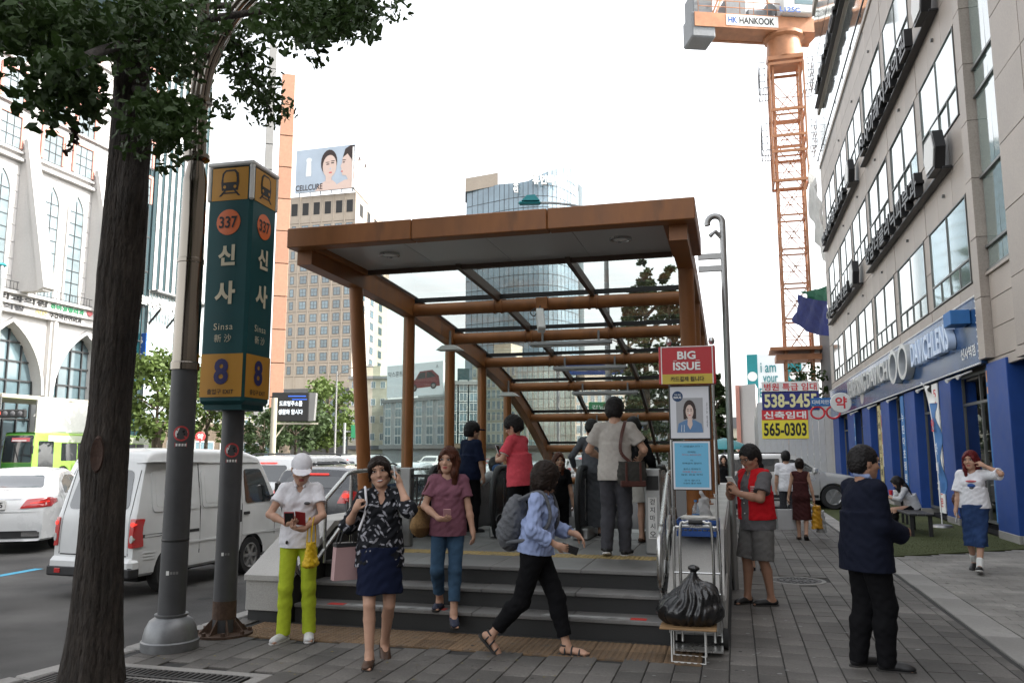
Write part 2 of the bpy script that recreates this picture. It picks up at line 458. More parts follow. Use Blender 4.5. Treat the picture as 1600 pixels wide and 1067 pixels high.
while y<46:
 MB().box(2.10, 2.42, y+0.004, y+0.996, -0.03, 0.008+rng.uniform(-.002, .002), 0.006).build('edging_stone', MATS['kerbstone'], GS);y+=1.0
FP=strip('frontage_pavement', [(2.43, -6), (5.0, -6), (5.0, 16.6), (2.43, 14.7)], -0.05, -0.012, 'mortar')
yk=6.4;row=0;fcells=[]
while yk<16.6:
 xk=2.44-(0.15 if row%2 else 0)
 while xk<4.98:
  x1=min(xk+0.30, 4.98);x0=max(xk, 2.44)
  lim=14.7+(x0-2.43)/2.57*1.9
  if x1-x0>0.05 and yk+0.2<lim:fcells.append((x0, x1, yk, yk+0.2))
  xk+=0.30
 yk+=0.2;row+=1
fcells.sort(key=lambda c:(not in_view(c), c[2]))
frest=MB()
for i, c in enumerate(fcells):
 if i<299:
  b=MB();paver_mb(b, c, 0.003);b.build('paver', MATS['paver_light'], FP, smooth=20)
 else:frest.box(c[0]+.003, c[1]-.003, c[2]+.003, c[3]-.003, -0.03, rng.uniform(-.002, .002))
frest.build('pavers', MATS['paver_light'], FP, smooth=None, kind='stuff')
b=MB();b.prism([(2.43, 14.62), (5.0, 16.5), (5.0, 46.0), (2.43, 46.0)], (0, 0, -0.03), X_, Y_, 0.040)
structure('artificial_turf', b, MATS['turf'])
bl=MB()
for i in range(9000):
 xx=rng.uniform(2.45, 4.95);yy=14.75+(xx-2.43)/2.57*1.85+abs(rng.gauss(0, 3.2));a=rng.uniform(0, 6.28);h=rng.uniform(0.005, 0.011)
 if yy>30:continue
 dx, dy=math.cos(a)*0.004, math.sin(a)*0.004;ex, ey=rng.uniform(-.008, .008), rng.uniform(-.008, .008)
 bl.add([(xx-dx, yy-dy, .01), (xx+dx, yy+dy, .01), (xx+ex, yy+ey, .01+h)], [(0, 1, 2)])
o=bl.build('turf_blades', MATS['turf'], None, smooth=None, kind='stuff');tag(o, 'short blades of the artificial green turf before the shops', 'turf')
mh=thing('manhole_cover', 'round cast iron manhole cover in the pavement behind the man in the red vest', 'manhole cover', (0.73, 11.55, 0))
b=MB();b.lathe((0.73, 11.55, -0.03), [(0.36, 0), (0.36, 0.034), (0.31, 0.034), (0.31, 0.026)], 40);b.build('frame', MATS['kerbstone'], mh)
b=MB();b.lathe((0.73, 11.55, -0.02), [(0.305, 0), (0.305, 0.022), (0.29, 0.024)], 40)
for rr in(0.08, 0.16, 0.235):
 for k in range(int(rr*80)):
  a=2*math.pi*k/int(rr*80);b.obox((0.73+rr*math.cos(a), 11.55+rr*math.sin(a), 0.005), (math.cos(a), math.sin(a), 0), (-math.sin(a), math.cos(a), 0), Z_, 0.016, 0.028, 0.004)
b.build('cover', MATS['iron'], mh)
tg=thing('tree_pit_grate', 'iron tree grate in a pale concrete frame round the foot of the street tree', 'tree grate', (-4.2, 4.9, 0))
b=MB();b.box(-5.02, -3.36, 5.60, 5.68, -0.04, 0.006, .004);b.box(-3.46, -3.36, 3.4, 5.595, -0.04, 0.006, .004);b.box(-5.0, -3.47, 5.33, 5.36, -0.04, 0.005)
b.build('frame', MATS['kerbstone'], tg)
b=MB()
for i in range(32):
 xx=-4.98+i*0.047
 b.box(xx, xx+0.026, 3.4, 5.59, -0.03, 0.004)
for j in range(5):b.box(-5.0, -3.47, 3.5+j*0.47, 3.54+j*0.47, -0.025, 0.0075)
b.build('grate', MATS['iron'], tg)
b=MB();b.box(-5.0, -3.47, 3.4, 5.59, -0.02, -0.011);b.build('soil', MATS['soil'], tg)
TP=structure('tactile_paving', MB().box(-4.55, -0.28, 6.79, 7.415, -0.05, -0.012), MATS['mortar'])
def tactile_tile(x, y, s, m, parent, z=0.0, bars=True):
 b=MB();b.box(x+.003, x+s-.003, y+.003, y+s-.003, z-0.03, z+0.001)
 k_=6
 for i in range(k_):
  for j in range(k_):
   px, py=x+(i+.5)*s/k_, y+(j+.5)*s/k_
   b.add([(px-.014, py-.014, z+.001), (px+.014, py-.014, z+.001), (px+.014, py+.014, z+.001), (px-.014, py+.014, z+.001), (px-.009, py-.009, z+.006), (px+.009, py-.009, z+.006), (px+.009, py+.009, z+.006), (px-.009, py+.009, z+.006)], [(0, 1, 5, 4), (1, 2, 6, 5), (2, 3, 7, 6), (3, 0, 4, 7), (4, 5, 6, 7)])
 return b.build('tactile_tile', MATS[m], parent, smooth=None)
for i in range(14):
 for j in range(2):
  tactile_tile(-4.5+i*0.3, 6.8+j*0.3, 0.3, 'tactile', TP)
b=MB()
for i in range(70):
 x, y=(rng.gauss(.15, .5), rng.uniform(6.3, 9.2))if i<34 else(rng.uniform(-4, 2), rng.uniform(5.6, 12))
 if blocked(x-.1, x+.1, y-.1, y+.1):continue
 r=rng.uniform(.006, .02);n=7;b.add([(x+r*(1+.5*rng.random())*math.cos(6.283*k/n), y+r*rng.uniform(.6, 1.2)*math.sin(6.283*k/n), .0042+.0003*(i%5))for k in range(n)], [tuple(range(n))])
b.build('gum_spots', mat('gum_pale', (0.26, 0.26, 0.255), .8, var=.25, scale=40), pav_base, smooth=None, kind='stuff')
b=MB()
for i in range(60):
 x, y=rng.uniform(-4.6, -1.0), rng.uniform(5.7, 7.2)
 if blocked(x-.05, x+.05, y-.05, y+.05)and i%3:continue
 a, s=rng.uniform(0, 6.28), rng.uniform(.012, .026);u=np.array((math.cos(a), math.sin(a), rng.uniform(-.1, .25)));w=np.array((-math.sin(a), math.cos(a), rng.uniform(-.1, .2)));c=np.array((x, y, .008))
 b.add([c, c+u*s+w*s*.6, c+u*s*1.2, c+u*s-w*s*.6], [(0, 1, 2, 3)])
b.build('fallen_leaves', mat('leaf_fallen', (0.16, 0.13, 0.04), .7, var=.3, scale=30), pav_base, smooth=None, kind='stuff')
# ================================================================== subway entrance
mat('canopy_paint', (0.26, 0.098, 0.026), 0.45, var=0.16, scale=5, stretch=(1.5, 1.5, .5), var2=0.18, scale2=1.2, spec=0.45, stain=((0.17, 0.07, 0.025), 2.6, 0.63))
mat('canopy_dark', (0.085, 0.058, 0.042), 0.45, var=0.12, scale=4)
mat('soffit_metal', (0.56, 0.555, 0.54), 0.38, metal=0.35, var=0.05, scale=1.2, stretch=(1.0, 0.2, 1.0), var2=0.08, scale2=.6, detail=1.0)
mat('steel', (0.50, 0.50, 0.49), 0.28, metal=1.0, var=0.08, scale=8, stretch=(1, 1, 0.2))
mat('steel_dull', (0.33, 0.33, 0.325), 0.4, metal=0.9, var=0.12, scale=8)
mat('rubber', (0.012, 0.012, 0.013), 0.5, var=0.2)
mat('escalator_panel', (0.05, 0.05, 0.052), 0.2, metal=0.6, var=0.1, scale=3)
mat('white_plastic', (0.62, 0.62, 0.60), 0.45, var=0.06)
mat('grey_plastic', (0.22, 0.22, 0.22), 0.5, var=0.08)
mat('black_plastic', (0.018, 0.018, 0.018), 0.4, var=0.1)
mat('lamp_tube', (0.75, 0.75, 0.72), 0.35, var=0.02)
mat('signal_red', (0.5, 0.03, 0.02), 0.5, var=0.1)
mat('white_print', (0.72, 0.72, 0.70), 0.6, var=0.05)
mat('black_print', (0.015, 0.015, 0.016), 0.6, var=0.05)
glass('roof_glass', (0.86, 0.91, 0.885), base=0.03, dirt=0.27, dcol=(0.6, 0.63, 0.6))
glass('wall_glass', (0.72, 0.83, 0.80), base=0.05, dirt=0.08, dcol=(0.45, 0.52, 0.50))
ent=thing('subway_entrance', 'subway entrance with brown steel canopy, sloping glass roof and granite steps', 'subway entrance', (-2.3, 7.5, 0))
XL, XR=-4.38, -0.44
ZR, ZS=[0.17, 0.34, 0.51], [7.50, 7.80, 8.10]
for i in range(3):
 st=MB()
 y1=9.02 if i==2 else ZS[i+1]+0.05
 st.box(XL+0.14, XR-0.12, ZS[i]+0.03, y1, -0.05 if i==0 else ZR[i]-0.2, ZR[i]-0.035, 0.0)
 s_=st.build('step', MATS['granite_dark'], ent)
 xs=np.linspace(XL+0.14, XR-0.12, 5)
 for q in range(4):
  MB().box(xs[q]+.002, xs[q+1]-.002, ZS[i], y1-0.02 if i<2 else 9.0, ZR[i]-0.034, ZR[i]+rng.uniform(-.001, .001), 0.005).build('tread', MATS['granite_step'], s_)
 if i in(0, 1):
  p=MB();p.box(-3.72, -2.8, ZS[i]+0.04, ZS[i]+0.13, ZR[i]+.001, ZR[i]+.0035)
  if i==0:
   p.build('notice_strip', mat('worn_strip', (0.30, 0.30, 0.295), .6, var=.2, scale=12, stain=((.14, .14, .13), 6, .55)), s_)
   p=MB();p.box(-1.75, -0.95, ZS[i]+0.04, ZS[i]+0.13, ZR[i]+.001, ZR[i]+.0035);p.build('notice_strip', mat('worn_strip', (0.30, 0.30, 0.295), .6, var=.2, scale=12, stain=((.14, .14, .13), 6, .55)), s_)
   p=MB();p.box(-3.9, -3.73, ZS[i]+0.04, ZS[i]+0.13, ZR[i]+.001, ZR[i]+.0035);p.box(-0.94, -0.80, ZS[i]+0.04, ZS[i]+0.13, ZR[i]+.001, ZR[i]+.0035);p.box(-2.79, -2.68, ZS[i]+0.04, ZS[i]+0.13, ZR[i]+.001, ZR[i]+.0035)
   p.build('red_mark', MATS['signal_red'], s_)
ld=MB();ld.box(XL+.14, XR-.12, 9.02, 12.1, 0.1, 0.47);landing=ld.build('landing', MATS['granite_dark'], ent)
for i in range(6):
 for j in range(3):
  x0=XL+.15+i*0.61;y0=9.34+j*0.56
  MB().box(x0, x0+.605, y0, y0+.555, 0.475, 0.509+rng.uniform(-.001, .001), .003).build('floor_slab', MATS['granite_step'], landing)
for i in range(11):
 tactile_tile(XL+.35+i*0.3, 9.03, 0.3, 'tactile_yellow', landing, z=0.508)
gp=MB();gp.box(XL+.16, XR-.14, 11.03, 12.1, 0.47, 0.507)
for i in range(34):gp.box(XL+.17, XR-.15, 11.04+i*.031, 11.055+i*.031, .507, .513)
gp.build('comb_plate', MATS['steel_dull'], ent)
sh=MB();sh.box(XL+.14, XR-.12, 12.1, 12.14, -3, .45);sh.build('shaft_wall', MATS['granite'], ent)
for(xa, xb)in((-4.74, -4.24), (-0.60, -0.12)):
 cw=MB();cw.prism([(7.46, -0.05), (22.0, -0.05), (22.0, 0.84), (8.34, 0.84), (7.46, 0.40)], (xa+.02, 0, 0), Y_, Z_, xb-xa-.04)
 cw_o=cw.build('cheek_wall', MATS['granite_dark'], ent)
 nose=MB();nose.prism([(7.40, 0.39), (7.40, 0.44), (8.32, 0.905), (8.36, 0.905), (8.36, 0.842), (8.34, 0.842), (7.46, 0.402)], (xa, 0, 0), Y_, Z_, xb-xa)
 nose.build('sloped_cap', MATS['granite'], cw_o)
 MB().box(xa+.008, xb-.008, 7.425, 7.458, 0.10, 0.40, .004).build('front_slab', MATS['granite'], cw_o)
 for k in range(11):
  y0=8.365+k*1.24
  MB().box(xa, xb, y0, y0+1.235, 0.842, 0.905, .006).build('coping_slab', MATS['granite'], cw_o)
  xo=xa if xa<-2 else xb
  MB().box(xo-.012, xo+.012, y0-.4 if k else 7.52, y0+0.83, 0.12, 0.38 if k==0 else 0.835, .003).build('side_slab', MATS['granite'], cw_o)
PROF=[(7.55, 3.90), (8.95, 3.88), (10.7, 3.80), (12.45, 3.63), (14.2, 3.43), (15.95, 3.12), (17.65, 2.58), (19.25, 1.92), (20.9, 1.12)]
def prof_z(y):
 for(a, za), (b, zb)in zip(PROF, PROF[1:]):
  if y<=b:return za+(zb-za)*(y-a)/(b-a)
 return PROF[-1][1]
for xs in(XL, XR):
 pts=smooth_path([(xs, y, z-0.13)for y, z in PROF[1:]], 4)
 bm_=MB()
 pts=[np.array((xs, 7.72, 3.76))]+pts
 w, h=0.085, 0.125
 ring=[]
 for i, p in enumerate(pts):
  d=pts[min(i+1, len(pts)-1)]-pts[max(i-1, 0)];d/=np.linalg.norm(d);u=np.cross(X_, d)
  hh=h
  ring+=[p+X_*w-u*hh, p+X_*w+u*hh, p-X_*w+u*hh, p-X_*w-u*hh]
 fs=[(i*4+k, i*4+(k+1)%4, i*4+4+(k+1)%4, i*4+4+k)for i in range(len(pts)-1)for k in range(4)]+[(3, 2, 1, 0), tuple(len(ring)-4+k for k in range(4))]
 bm_.add(ring, fs);bm_.build('side_beam', MATS['canopy_paint'], ent)
for(xa, xb)in((-4.50, -3.095), (-3.088, -1.68), (-1.673, -0.27)):MB().box(xa, xb, 7.55, 7.72, 3.785, 3.995, .008).build('front_beam', MATS['canopy_paint'], ent)
for xa, xb in((-4.50, -4.24), (-0.58, -0.27)):
 MB().box(xa, xb, 7.722, 9.05, 3.787, 3.993, .008).build('fascia_beam', MATS['canopy_paint'], ent)
xs=np.linspace(-4.236, -0.584, 5)
for i in range(4):
 sp=MB();sp.box(xs[i]+.003, xs[i+1]-.003, 7.724, 9.0, 3.845, 3.875);sp.build('soffit_panel', MATS['soffit_metal'], ent)
MB().box(-4.236, -.584, 7.724, 9.04, 3.94, 3.985).build('roof_slab', MATS['canopy_paint'], ent)
MB().box(-4.236, -.584, 9.0, 9.05, 3.79, 3.935).build('rear_soffit_beam', MATS['canopy_dark'], ent)
for x, y in((-3.65, 8.3), (-1.06, 8.3)):
 l=MB();l.lathe((x, y, 3.80), [(0.085, 0.046), (0.115, 0.044), (0.115, 0.024), (0.09, 0.02), (0.085, 0.03)], 28, caps=False);dl=l.build('downlight', MATS['steel'], ent)
 l=MB();l.lathe((x, y, 3.80), [(0.084, 0.034), (0.05, 0.026), (0.0, 0.024)], 24);l.build('lamp_glass', MATS['lamp_tube'], dl)
for xs in(XL, XR):
 for k, y in enumerate((9.0, 10.7, 12.45, 14.2, 15.95)):
  c=MB()
  if k==0:c.tube([(xs, 9.42, 0.86), (xs, 8.95, 3.80)], 0.085, 18)
  else:c.tube([(xs, y, 0.86), (xs, y, prof_z(y)-.2)], 0.082, 18)
  co=c.build('column', MATS['canopy_paint'], ent)
  f=MB();yb=9.42 if k==0 else y;f.lathe((xs, yb, 0.905), [(0.13, 0), (0.13, .018), (.095, .022), (.09, .06)], 18);f.build('base_plate', MATS['canopy_paint'], co)
XRAF=(XL+0.085, XL+(XR-XL)/3, XL+2*(XR-XL)/3, XR-0.085)
for(y, z)in PROF[2:]:
 pu=MB().tube([(XL+.06, y, z-.16), (XR-.06, y, z-.16)], 0.088, 16).build('purlin', MATS['canopy_paint'], ent)
 cl=MB()
 for xc in(XL+.085, XRAF[1]-.05, XRAF[1]+.05, XRAF[2]-.05, XRAF[2]+.05, XR-.085):cl.lathe((xc, y, z-.16), [(.086, -.012), (.100, -.012), (.100, .012), (.086, .012)], 18, axis=(1, 0, 0))
 cl.build('collars', MATS['canopy_paint'], pu)
XRAF=(XL+0.085, XL+(XR-XL)/3, XL+2*(XR-XL)/3, XR-0.085)
for x in XRAF[1:3]:
 pts=[(x, y, z-.035)for y, z in PROF[1:]]
 r=MB()
 for p, q in zip(pts, pts[1:]):
  r.bar(p, q, 0.055, 0.10)
 r.build('rafter', MATS['canopy_dark'], ent)
for x in XRAF:
 r=MB()
 for(a, za), (b, zb)in zip(PROF[1:], PROF[2:]):r.bar((x, a, za+.022), (x, b, zb+.022), 0.05, 0.02)
 r.build('glazing_bar', MATS['black_plastic'], ent)
for i in range(3):
 for(a, za), (b, zb)in zip(PROF[1:], PROF[2:]):
  g_=MB();x0, x1=XRAF[i]+.01, XRAF[i+1]-.01
  A=[np.array((x0, a+.012, za+.014)), np.array((x1, a+.012, za+.014)), np.array((x1, b-.012, zb+.014)), np.array((x0, b-.012, zb+.014))]
  g_.add(A, [(0, 1, 2, 3)]);g_.build('roof_pane', MATS['roof_glass'], ent, smooth=None)
for(y, z)in PROF[2:-1]:
 MB().box(XRAF[0], XRAF[-1], y-.02, y+.02, z-.05, z+.011).build('pane_joint', MATS['black_plastic'], ent)
ycol=[9.42, 10.7, 12.45, 14.2, 15.95, 17.65, 19.25, 20.9]
for xs in(XL, XR):
 for a, b in zip(ycol, ycol[1:]):
  za=prof_z(a)-.25;zb=prof_z(b)-.25
  if min(za, zb)<1.0:zb=max(zb, .95)
  g_=MB();g_.add([(xs, a+.1, .93), (xs, b-.1, .93), (xs, b-.1, zb), (xs, a+.1, za)], [(0, 1, 2, 3)])
  g_.build('wall_pane', MATS['wall_glass'], ent, smooth=None)
 rl=MB();rl.box(xs-.02, xs+.02, 9.5, 20.9, .905, .93);rl.build('glazing_rail', MATS['steel_dull'], ent)
for k, (y, z)in enumerate(PROF[3:8]):
 x0, x1=-3.02, -1.74
 f=MB();f.prism([(-.09, .0), (.09, .0), (.06, .05), (-.06, .05)], (x0, y-.12, z-.33), (0, 1, 0), Z_, x1-x0);fo=f.build('fluorescent_fitting', MATS['grey_plastic'], ent)
 f=MB();f.tube([(x0+.03, y-.155, z-.343), (x1-.03, y-.155, z-.343)], .014, 8);f.tube([(x0+.03, y-.085, z-.343), (x1-.03, y-.085, z-.343)], .014, 8);f.build('tube', MATS['lamp_tube'], fo)
 f=MB()
 for x in(x0+.2, x1-.2):f.box(x-.015, x+.015, y-.13, y-.10, z-.29, z-.12)
 f.build('hanger', MATS['grey_plastic'], fo)
for y in(12.1, 15.6):
 z=prof_z(y)-.36
 f=MB();f.prism([(-.2, 0), (.2, 0), (.1, .07), (-.1, .07)], (XL+.12, y-.1, z-.06), (1, 0, 0), Z_, -.22);
 fo=f.build('flood_lamp', MATS['white_plastic'], ent)
 f=MB();f.box(XL+.1, XL+.13, y, y+.03, z, z+.25);f.build('hanger', MATS['grey_plastic'], fo)
cc=MB();cc.box(-2.50, -2.34, 10.53, 10.61, 3.55, 3.71, .006);co=cc.build('camera_bracket', MATS['canopy_paint'], ent)
cc=MB();cc.bar((-2.44, 10.50, 3.52), (-2.36, 10.28, 3.22), .10, .11, bev=.012);cc.build('security_camera', MATS['white_plastic'], co)
cc=MB();cc.tube(smooth_path([(-2.5, 10.52, 3.56), (-2.56, 10.48, 3.50), (-2.5, 10.44, 3.44), (-2.44, 10.45, 3.52), (-2.42, 10.47, 3.58)], 6), .008, 6);cc.tube([(-2.42, 10.55, 3.56), (-2.42, 10.45, 3.44)], .015, 8);cc.build('cable', MATS['black_plastic'], co)
def balustrade(x, y0=10.95):
 prof=[]
 for a in np.linspace(-90, 90, 13)[::-1]:
  prof.append((y0-0.0-0.30*math.cos(R(a)), 0.98+0.42*math.sin(R(a))))
 prof=[(22.5, -4.2), (14.0, 1.08), (12.6, 1.40)]+prof+[(y0+.05, .52), (12.6, .50), (22.5, -5.0)]
 b=MB();b.prism(prof, (x-.03, 0, 0), Y_, Z_, .06);bo=b.build('balustrade', MATS['escalator_panel'], ent)
 path=[(x, 22.5, -4.17), (x, 14.0, 1.11), (x, 12.6, 1.44)]+[(x, y0-.34*math.cos(R(a)), .98+.46*math.sin(R(a)))for a in np.linspace(90, -80, 14)]
 h=MB();h.tube(path, .042, 10);h.build('handrail', MATS['rubber'], bo)
 s=MB();s.box(x-.11, x+.11, y0-.12, 12.6, .508, .66, .02);s.build('skirt', MATS['steel_dull'], bo)
 t=MB();t.box(x-.034, x-.031, y0+.1, y0+.13, .75, 1.3);t.box(x+.031, x+.034, y0+.1, y0+.13, .75, 1.3);t.build('trim', MATS['steel'], bo)  # not real trim: pale upright strips added to imitate a reflection on the panel
for x in(-4.05, -3.12, -1.98, -1.04):balustrade(x)
for x0, x1 in((-3.94, -3.22), (-1.88, -1.14)):
 for k in range(26):
  y0=12.15+k*.40;z=.48-max(0, k-1)*.21
  b=MB();b.box(x0, x1, y0, y0+.41, z-.22, z);b.build('escalator_step', MATS['steel_dull'], ent)
ps=MB();ps.box(-1.0, -.82, 9.55, 9.70, .508, 1.46, .012);po=ps.build('gate_post', MATS['steel_dull'], ent)
MB().box(-.98, -.84, 9.540, 9.549, 1.22, 1.38, .002).build('reader', MATS['black_plastic'], po)
lb=MB();lb.box(-.965, -.865, 9.545, 9.5497, .68, 1.14);lb.build('label_plate', MATS['white_print'], po)
lt=MB()
for i, ch in enumerate('걷지마시오'):put_text(lt, ch, (-.915, 9.5445, 1.09-i*.09), X_, Z_, h=.065, depth=.0015, bold=.01)
lt.build('lettering', MATS['black_print'], po)
ps=MB();ps.box(-4.0, -3.86, 9.55, 9.68, .508, 1.46, .012);ps.build('gate_post', MATS['steel_dull'], ent)
rl=MB()
for z in(.75, 1.36):rl.bar((-3.86, 9.62, z), (-3.22, 9.62, z), .035, .035)
for k in range(6):rl.bar((-3.8+k*.11, 9.62, .75), (-3.8+k*.11, 9.62, 1.36), .02, .02, up=(0, 1, 0))
rl.build('barrier', MATS['black_plastic'], ent)
def handrail(x, sx):
 b=MB()
 b.tube(smooth_path([(x, 7.62, .42), (x, 7.44, .50), (x, 7.40, .70), (x, 7.46, .90), (x, 7.75, 1.02), (x, 8.35, 1.33), (x, 8.6, 1.42), (x, 9.4, 1.44)], 5), .024, 10)
 b.tube(smooth_path([(x, 7.62, .42), (x, 7.9, .58), (x, 8.4, .86), (x, 8.65, 1.02), (x, 9.4, 1.04)], 5), .020, 10)
 r=b.build('handrail', MATS['steel'], ent)
 p=MB()
 for y, z0, z1 in((7.62, 0.0, 1.0), (8.0, .5, 1.15), (8.6, .5, 1.42), (9.38, .5, 1.44)):p.tube([(x, y, z0), (x, y, z1)], .02, 10)
 p.build('rail_post', MATS['steel'], r)
handrail(-4.19, 1);handrail(-0.66, -1)
b=MB()
for z in(1.42, 1.0):b.tube([(-4.30, 9.5, z), (-4.30, 11.5, z)], .02, 8)
b.build('handrail', MATS['steel'], ent)
pp=thing('bent_steel_pole', 'tall thin steel pole with hooked top fixed beside the canopy by two brackets', 'pole', (-0.04, 10.6, 0))
def hook(x, y, zt, r=0.038, w=.19):
 pts=[(x, y, 0.0), (x, y, zt-w)]+[(x-w/2+w/2*math.cos(R(a)), y, zt-w/2-.05+w/2*math.sin(R(a)))for a in range(0, 200, 15)]
 return pts
b=MB();b.tube(hook(-.04, 10.6, 4.72), .04, 12);b.build('pipe', MATS['steel_dull'], pp)
b=MB();b.tube([(-.04, 10.6, 4.36), (-.13, 10.58, 4.46), (-.2, 10.56, 4.40)], .03, 10);b.build('short_hook', MATS['steel_dull'], pp)
b=MB()
for z in(3.98, 4.14):b.bar((XR+.08, 10.60, z), (-.05, 10.6, z), .06, .07)
b.build('bracket', MATS['steel_dull'], pp)
# ================================================================== stone office building on the right
mat('stone_panel', (0.345, 0.30, 0.26), 0.5, var=0.16, scale=30, var2=0.14, scale2=0.4, rnd=0.07, spec=0.45, stain=((0.27, 0.24, 0.21), 0.7, 0.62))
mat('stone_joint', (0.16, 0.145, 0.13), 0.8, var=0.1)
mat('curtain_glass', (0.19, 0.255, 0.235), 0.05, metal=0.0, var=0.12, scale=0.5, spec=1.0, coat=1.0, rnd=0.2)
mat('window_bar', (0.15, 0.155, 0.15), 0.4, metal=0.5, var=0.05)
mat('letter_black', (0.014, 0.014, 0.015), 0.4, var=0.05)
mat('shop_blue', (0.008, 0.05, 0.235), 0.5, var=0.1, scale=3, var2=0.1)
mat('fascia_navy', (0.016, 0.062, 0.17), 0.22, var=0.2, scale=1.2, var2=0.3, scale2=0.4, spec=0.6)
mat('letter_silver', (0.50, 0.51, 0.50), 0.35, metal=0.35, var=0.08)
mat('letter_face', (0.50, 0.60, 0.75), 0.4, var=0.05)
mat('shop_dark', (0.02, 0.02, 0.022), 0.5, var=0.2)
mat('banner_blue', (0.03, 0.14, 0.36), 0.6, var=0.08)
mat('banner_white', (0.70, 0.70, 0.68), 0.6, var=0.05)
mat('banner_yellow', (0.45, 0.38, 0.18), 0.6, var=0.05)
mat('red_print', (0.55, 0.03, 0.04), 0.55, var=0.05)
mat('shelf_light', (0.55, 0.5, 0.42), 0.6, var=0.2)
glass('shop_glass', (0.75, 0.8, 0.8), base=0.06)
XB=5.0
ob=thing('office_building', 'beige stone office building with bands of green glass and an optician on the ground floor', 'building', (8.0, 30.0, 0))
core=MB()
core.box(XB+.30, XB+16, -55, 45.0, 3.3, 16.6)
core.box(XB+2.2, XB+16, 15.0, 45.0, -0.1, 3.3)
core.box(XB+.1, XB+16, -55, 15.0, -0.1, 3.3)
core.build('core', MATS['stone_joint'], ob)
PAN=[]
def panels(y0, y1, z0, z1, ny, nz=1):
 for i in range(ny):
  for j in range(nz):
   PAN.append((y0+(y1-y0)*i/ny, y0+(y1-y0)*(i+1)/ny, z0+(z1-z0)*j/nz, z0+(z1-z0)*(j+1)/nz))
WIN=[]
bays=[(18.95, 22.35), (23.0, 26.55), (27.2, 30.85), (31.45, 35.0), (35.5, 39.1), (39.7, 43.6)]
rows=[(5.22, 7.15, 5.75), (8.95, 11.0, 9.63), (12.9, 14.86, 13.5)]
for(a, b)in bays:
 for(z0, z1, zt)in rows:WIN.append((a, b, z0, z1, zt))
edges=[18.28]+[x for a, b in bays for x in(a, b)]+[45.0]
for(z0, z1, nz)in((4.86, 5.20, 1), (7.17, 8.93, 2), (11.02, 12.88, 2), (14.88, 16.72, 2)):
 for(a, b)in bays:panels(a-.3, b+.3 if b<43 else 45.0, z0, z1, 3, nz)
for(z0, z1, zt)in rows:
 for e0, e1 in[(18.32, 18.93)]+[(bays[i][1]+.02, bays[i+1][0]-.02)for i in range(5)]+[(43.62, 45.0)]:
  panels(e0, e1, z0, z1, 1, 2)
for j in range(11):
 z0=3.5+j*1.22
 PAN.append((17.85, 18.30, z0, z0+1.22));PAN.append((14.6, 16.02, z0, z0+1.22))
 PAN.append((13.0, 14.58, z0, z0+1.22));PAN.append((11.4, 12.98, z0, z0+1.22));PAN.append((9.8, 11.38, z0, z0+1.22))
for k in range(8):
 for j in range(5):PAN.append((-2.6+k*1.55, -2.6+(k+1)*1.55, 3.5+j*2.7, 3.5+(j+1)*2.7))
for j in range(3):PAN.append((16.04, 17.83, 3.5+j*.57, 3.5+(j+1)*.57))
for k in range(3):PAN.append((15.0+k*1.1, 16.1+k*1.1, 3.30, 3.495))
PAN.sort(key=lambda p:abs(p[0]-19))
protos={}
restp=MB()
for i, (y0, y1, z0, z1)in enumerate(PAN):
 g_=.006
 near_tower=y0<18.3 and z0>=3.49
 xo=XB-(0.16 if(17.8<y0<18.0 or y0<16.0)and y0<18.2 else 0)
 if i<298:
  MB().box(xo+rng.uniform(-.002, .002), XB+.07, y0+g_, y1-g_, z0+g_, z1-g_, .004).build('stone_panel', MATS['stone_panel'], ob)
 else:restp.box(xo, XB+.07, y0+g_, y1-g_, z0+g_, z1-g_)
if restp.v:restp.build('stone_panels', MATS['stone_panel'], ob, kind='stuff')
bk=MB();bk.box(XB+.03, XB+.30, 18.3, 45, 4.0, 16.7);bk.box(XB-.1, XB+.3, -4, 16.0, 3.5, 16.9);bk.box(XB-.1, XB+.3, 17.87, 18.28, 3.5, 16.9);bk.box(XB+.16, XB+.3, 16.0, 17.9, 3.5, 16.9)
bk.build('backing', MATS['stone_joint'], ob)
def window(a, b, z0, z1, zt, x=XB-.004):
 f=MB()
 f.box(x-.02, x+.05, a, b, z0, z0+.03);f.box(x-.02, x+.05, a, b, z1-.03, z1)
 f.box(x-.02, x+.05, a, a+.03, z0+.03, z1-.03);f.box(x-.02, x+.05, b-.03, b, z0+.03, z1-.03)
 f.box(x-.018, x+.05, a+.05, b-.05, zt-.02, zt+.02);c=(a+b)/2
 f.box(x-.016, x+.05, c-.016, c+.016, z0+.05, zt-.02);f.box(x-.016, x+.05, c-.015, c+.015, zt+.02, z1-.05)
 for q in((a+c)/2, (b+c)/2):f.box(x-.016, x+.05, q-.014, q+.014, z0+.05, zt-.02)
 fo=f.build('window', MATS['window_bar'], ob)
 for(p, q, r_, s_)in[(a+.03, c-.015, zt+.02, z1-.03), (c+.015, b-.03, zt+.02, z1-.03)]+[(u+.014, v-.014, z0+.03, zt-.02)for u, v in((a+.03, (a+c)/2), ((a+c)/2, c), (c, (b+c)/2), ((b+c)/2, b-.03))]:
  t=rng.uniform(-.012, .012);t2=rng.uniform(-.006, .006)
  MB().add([(x+.012, p, r_), (x+.012+t2, q, r_), (x+.012+t2+t, q, s_), (x+.012+t, p, s_)], [(3, 2, 1, 0)]).build('pane', MATS['curtain_glass'], fo, smooth=None)
for w in WIN:window(*w)
zz=[5.24, 5.71, 7.15, 8.85, 9.44, 11.3, 12.9, 14.8, 16.5]
f=MB()
for z in zz:f.box(XB-.02, XB+.06, 16.04, 17.84, z-.025, z+.025)
fo=f.build('tall_window', MATS['window_bar'], ob)
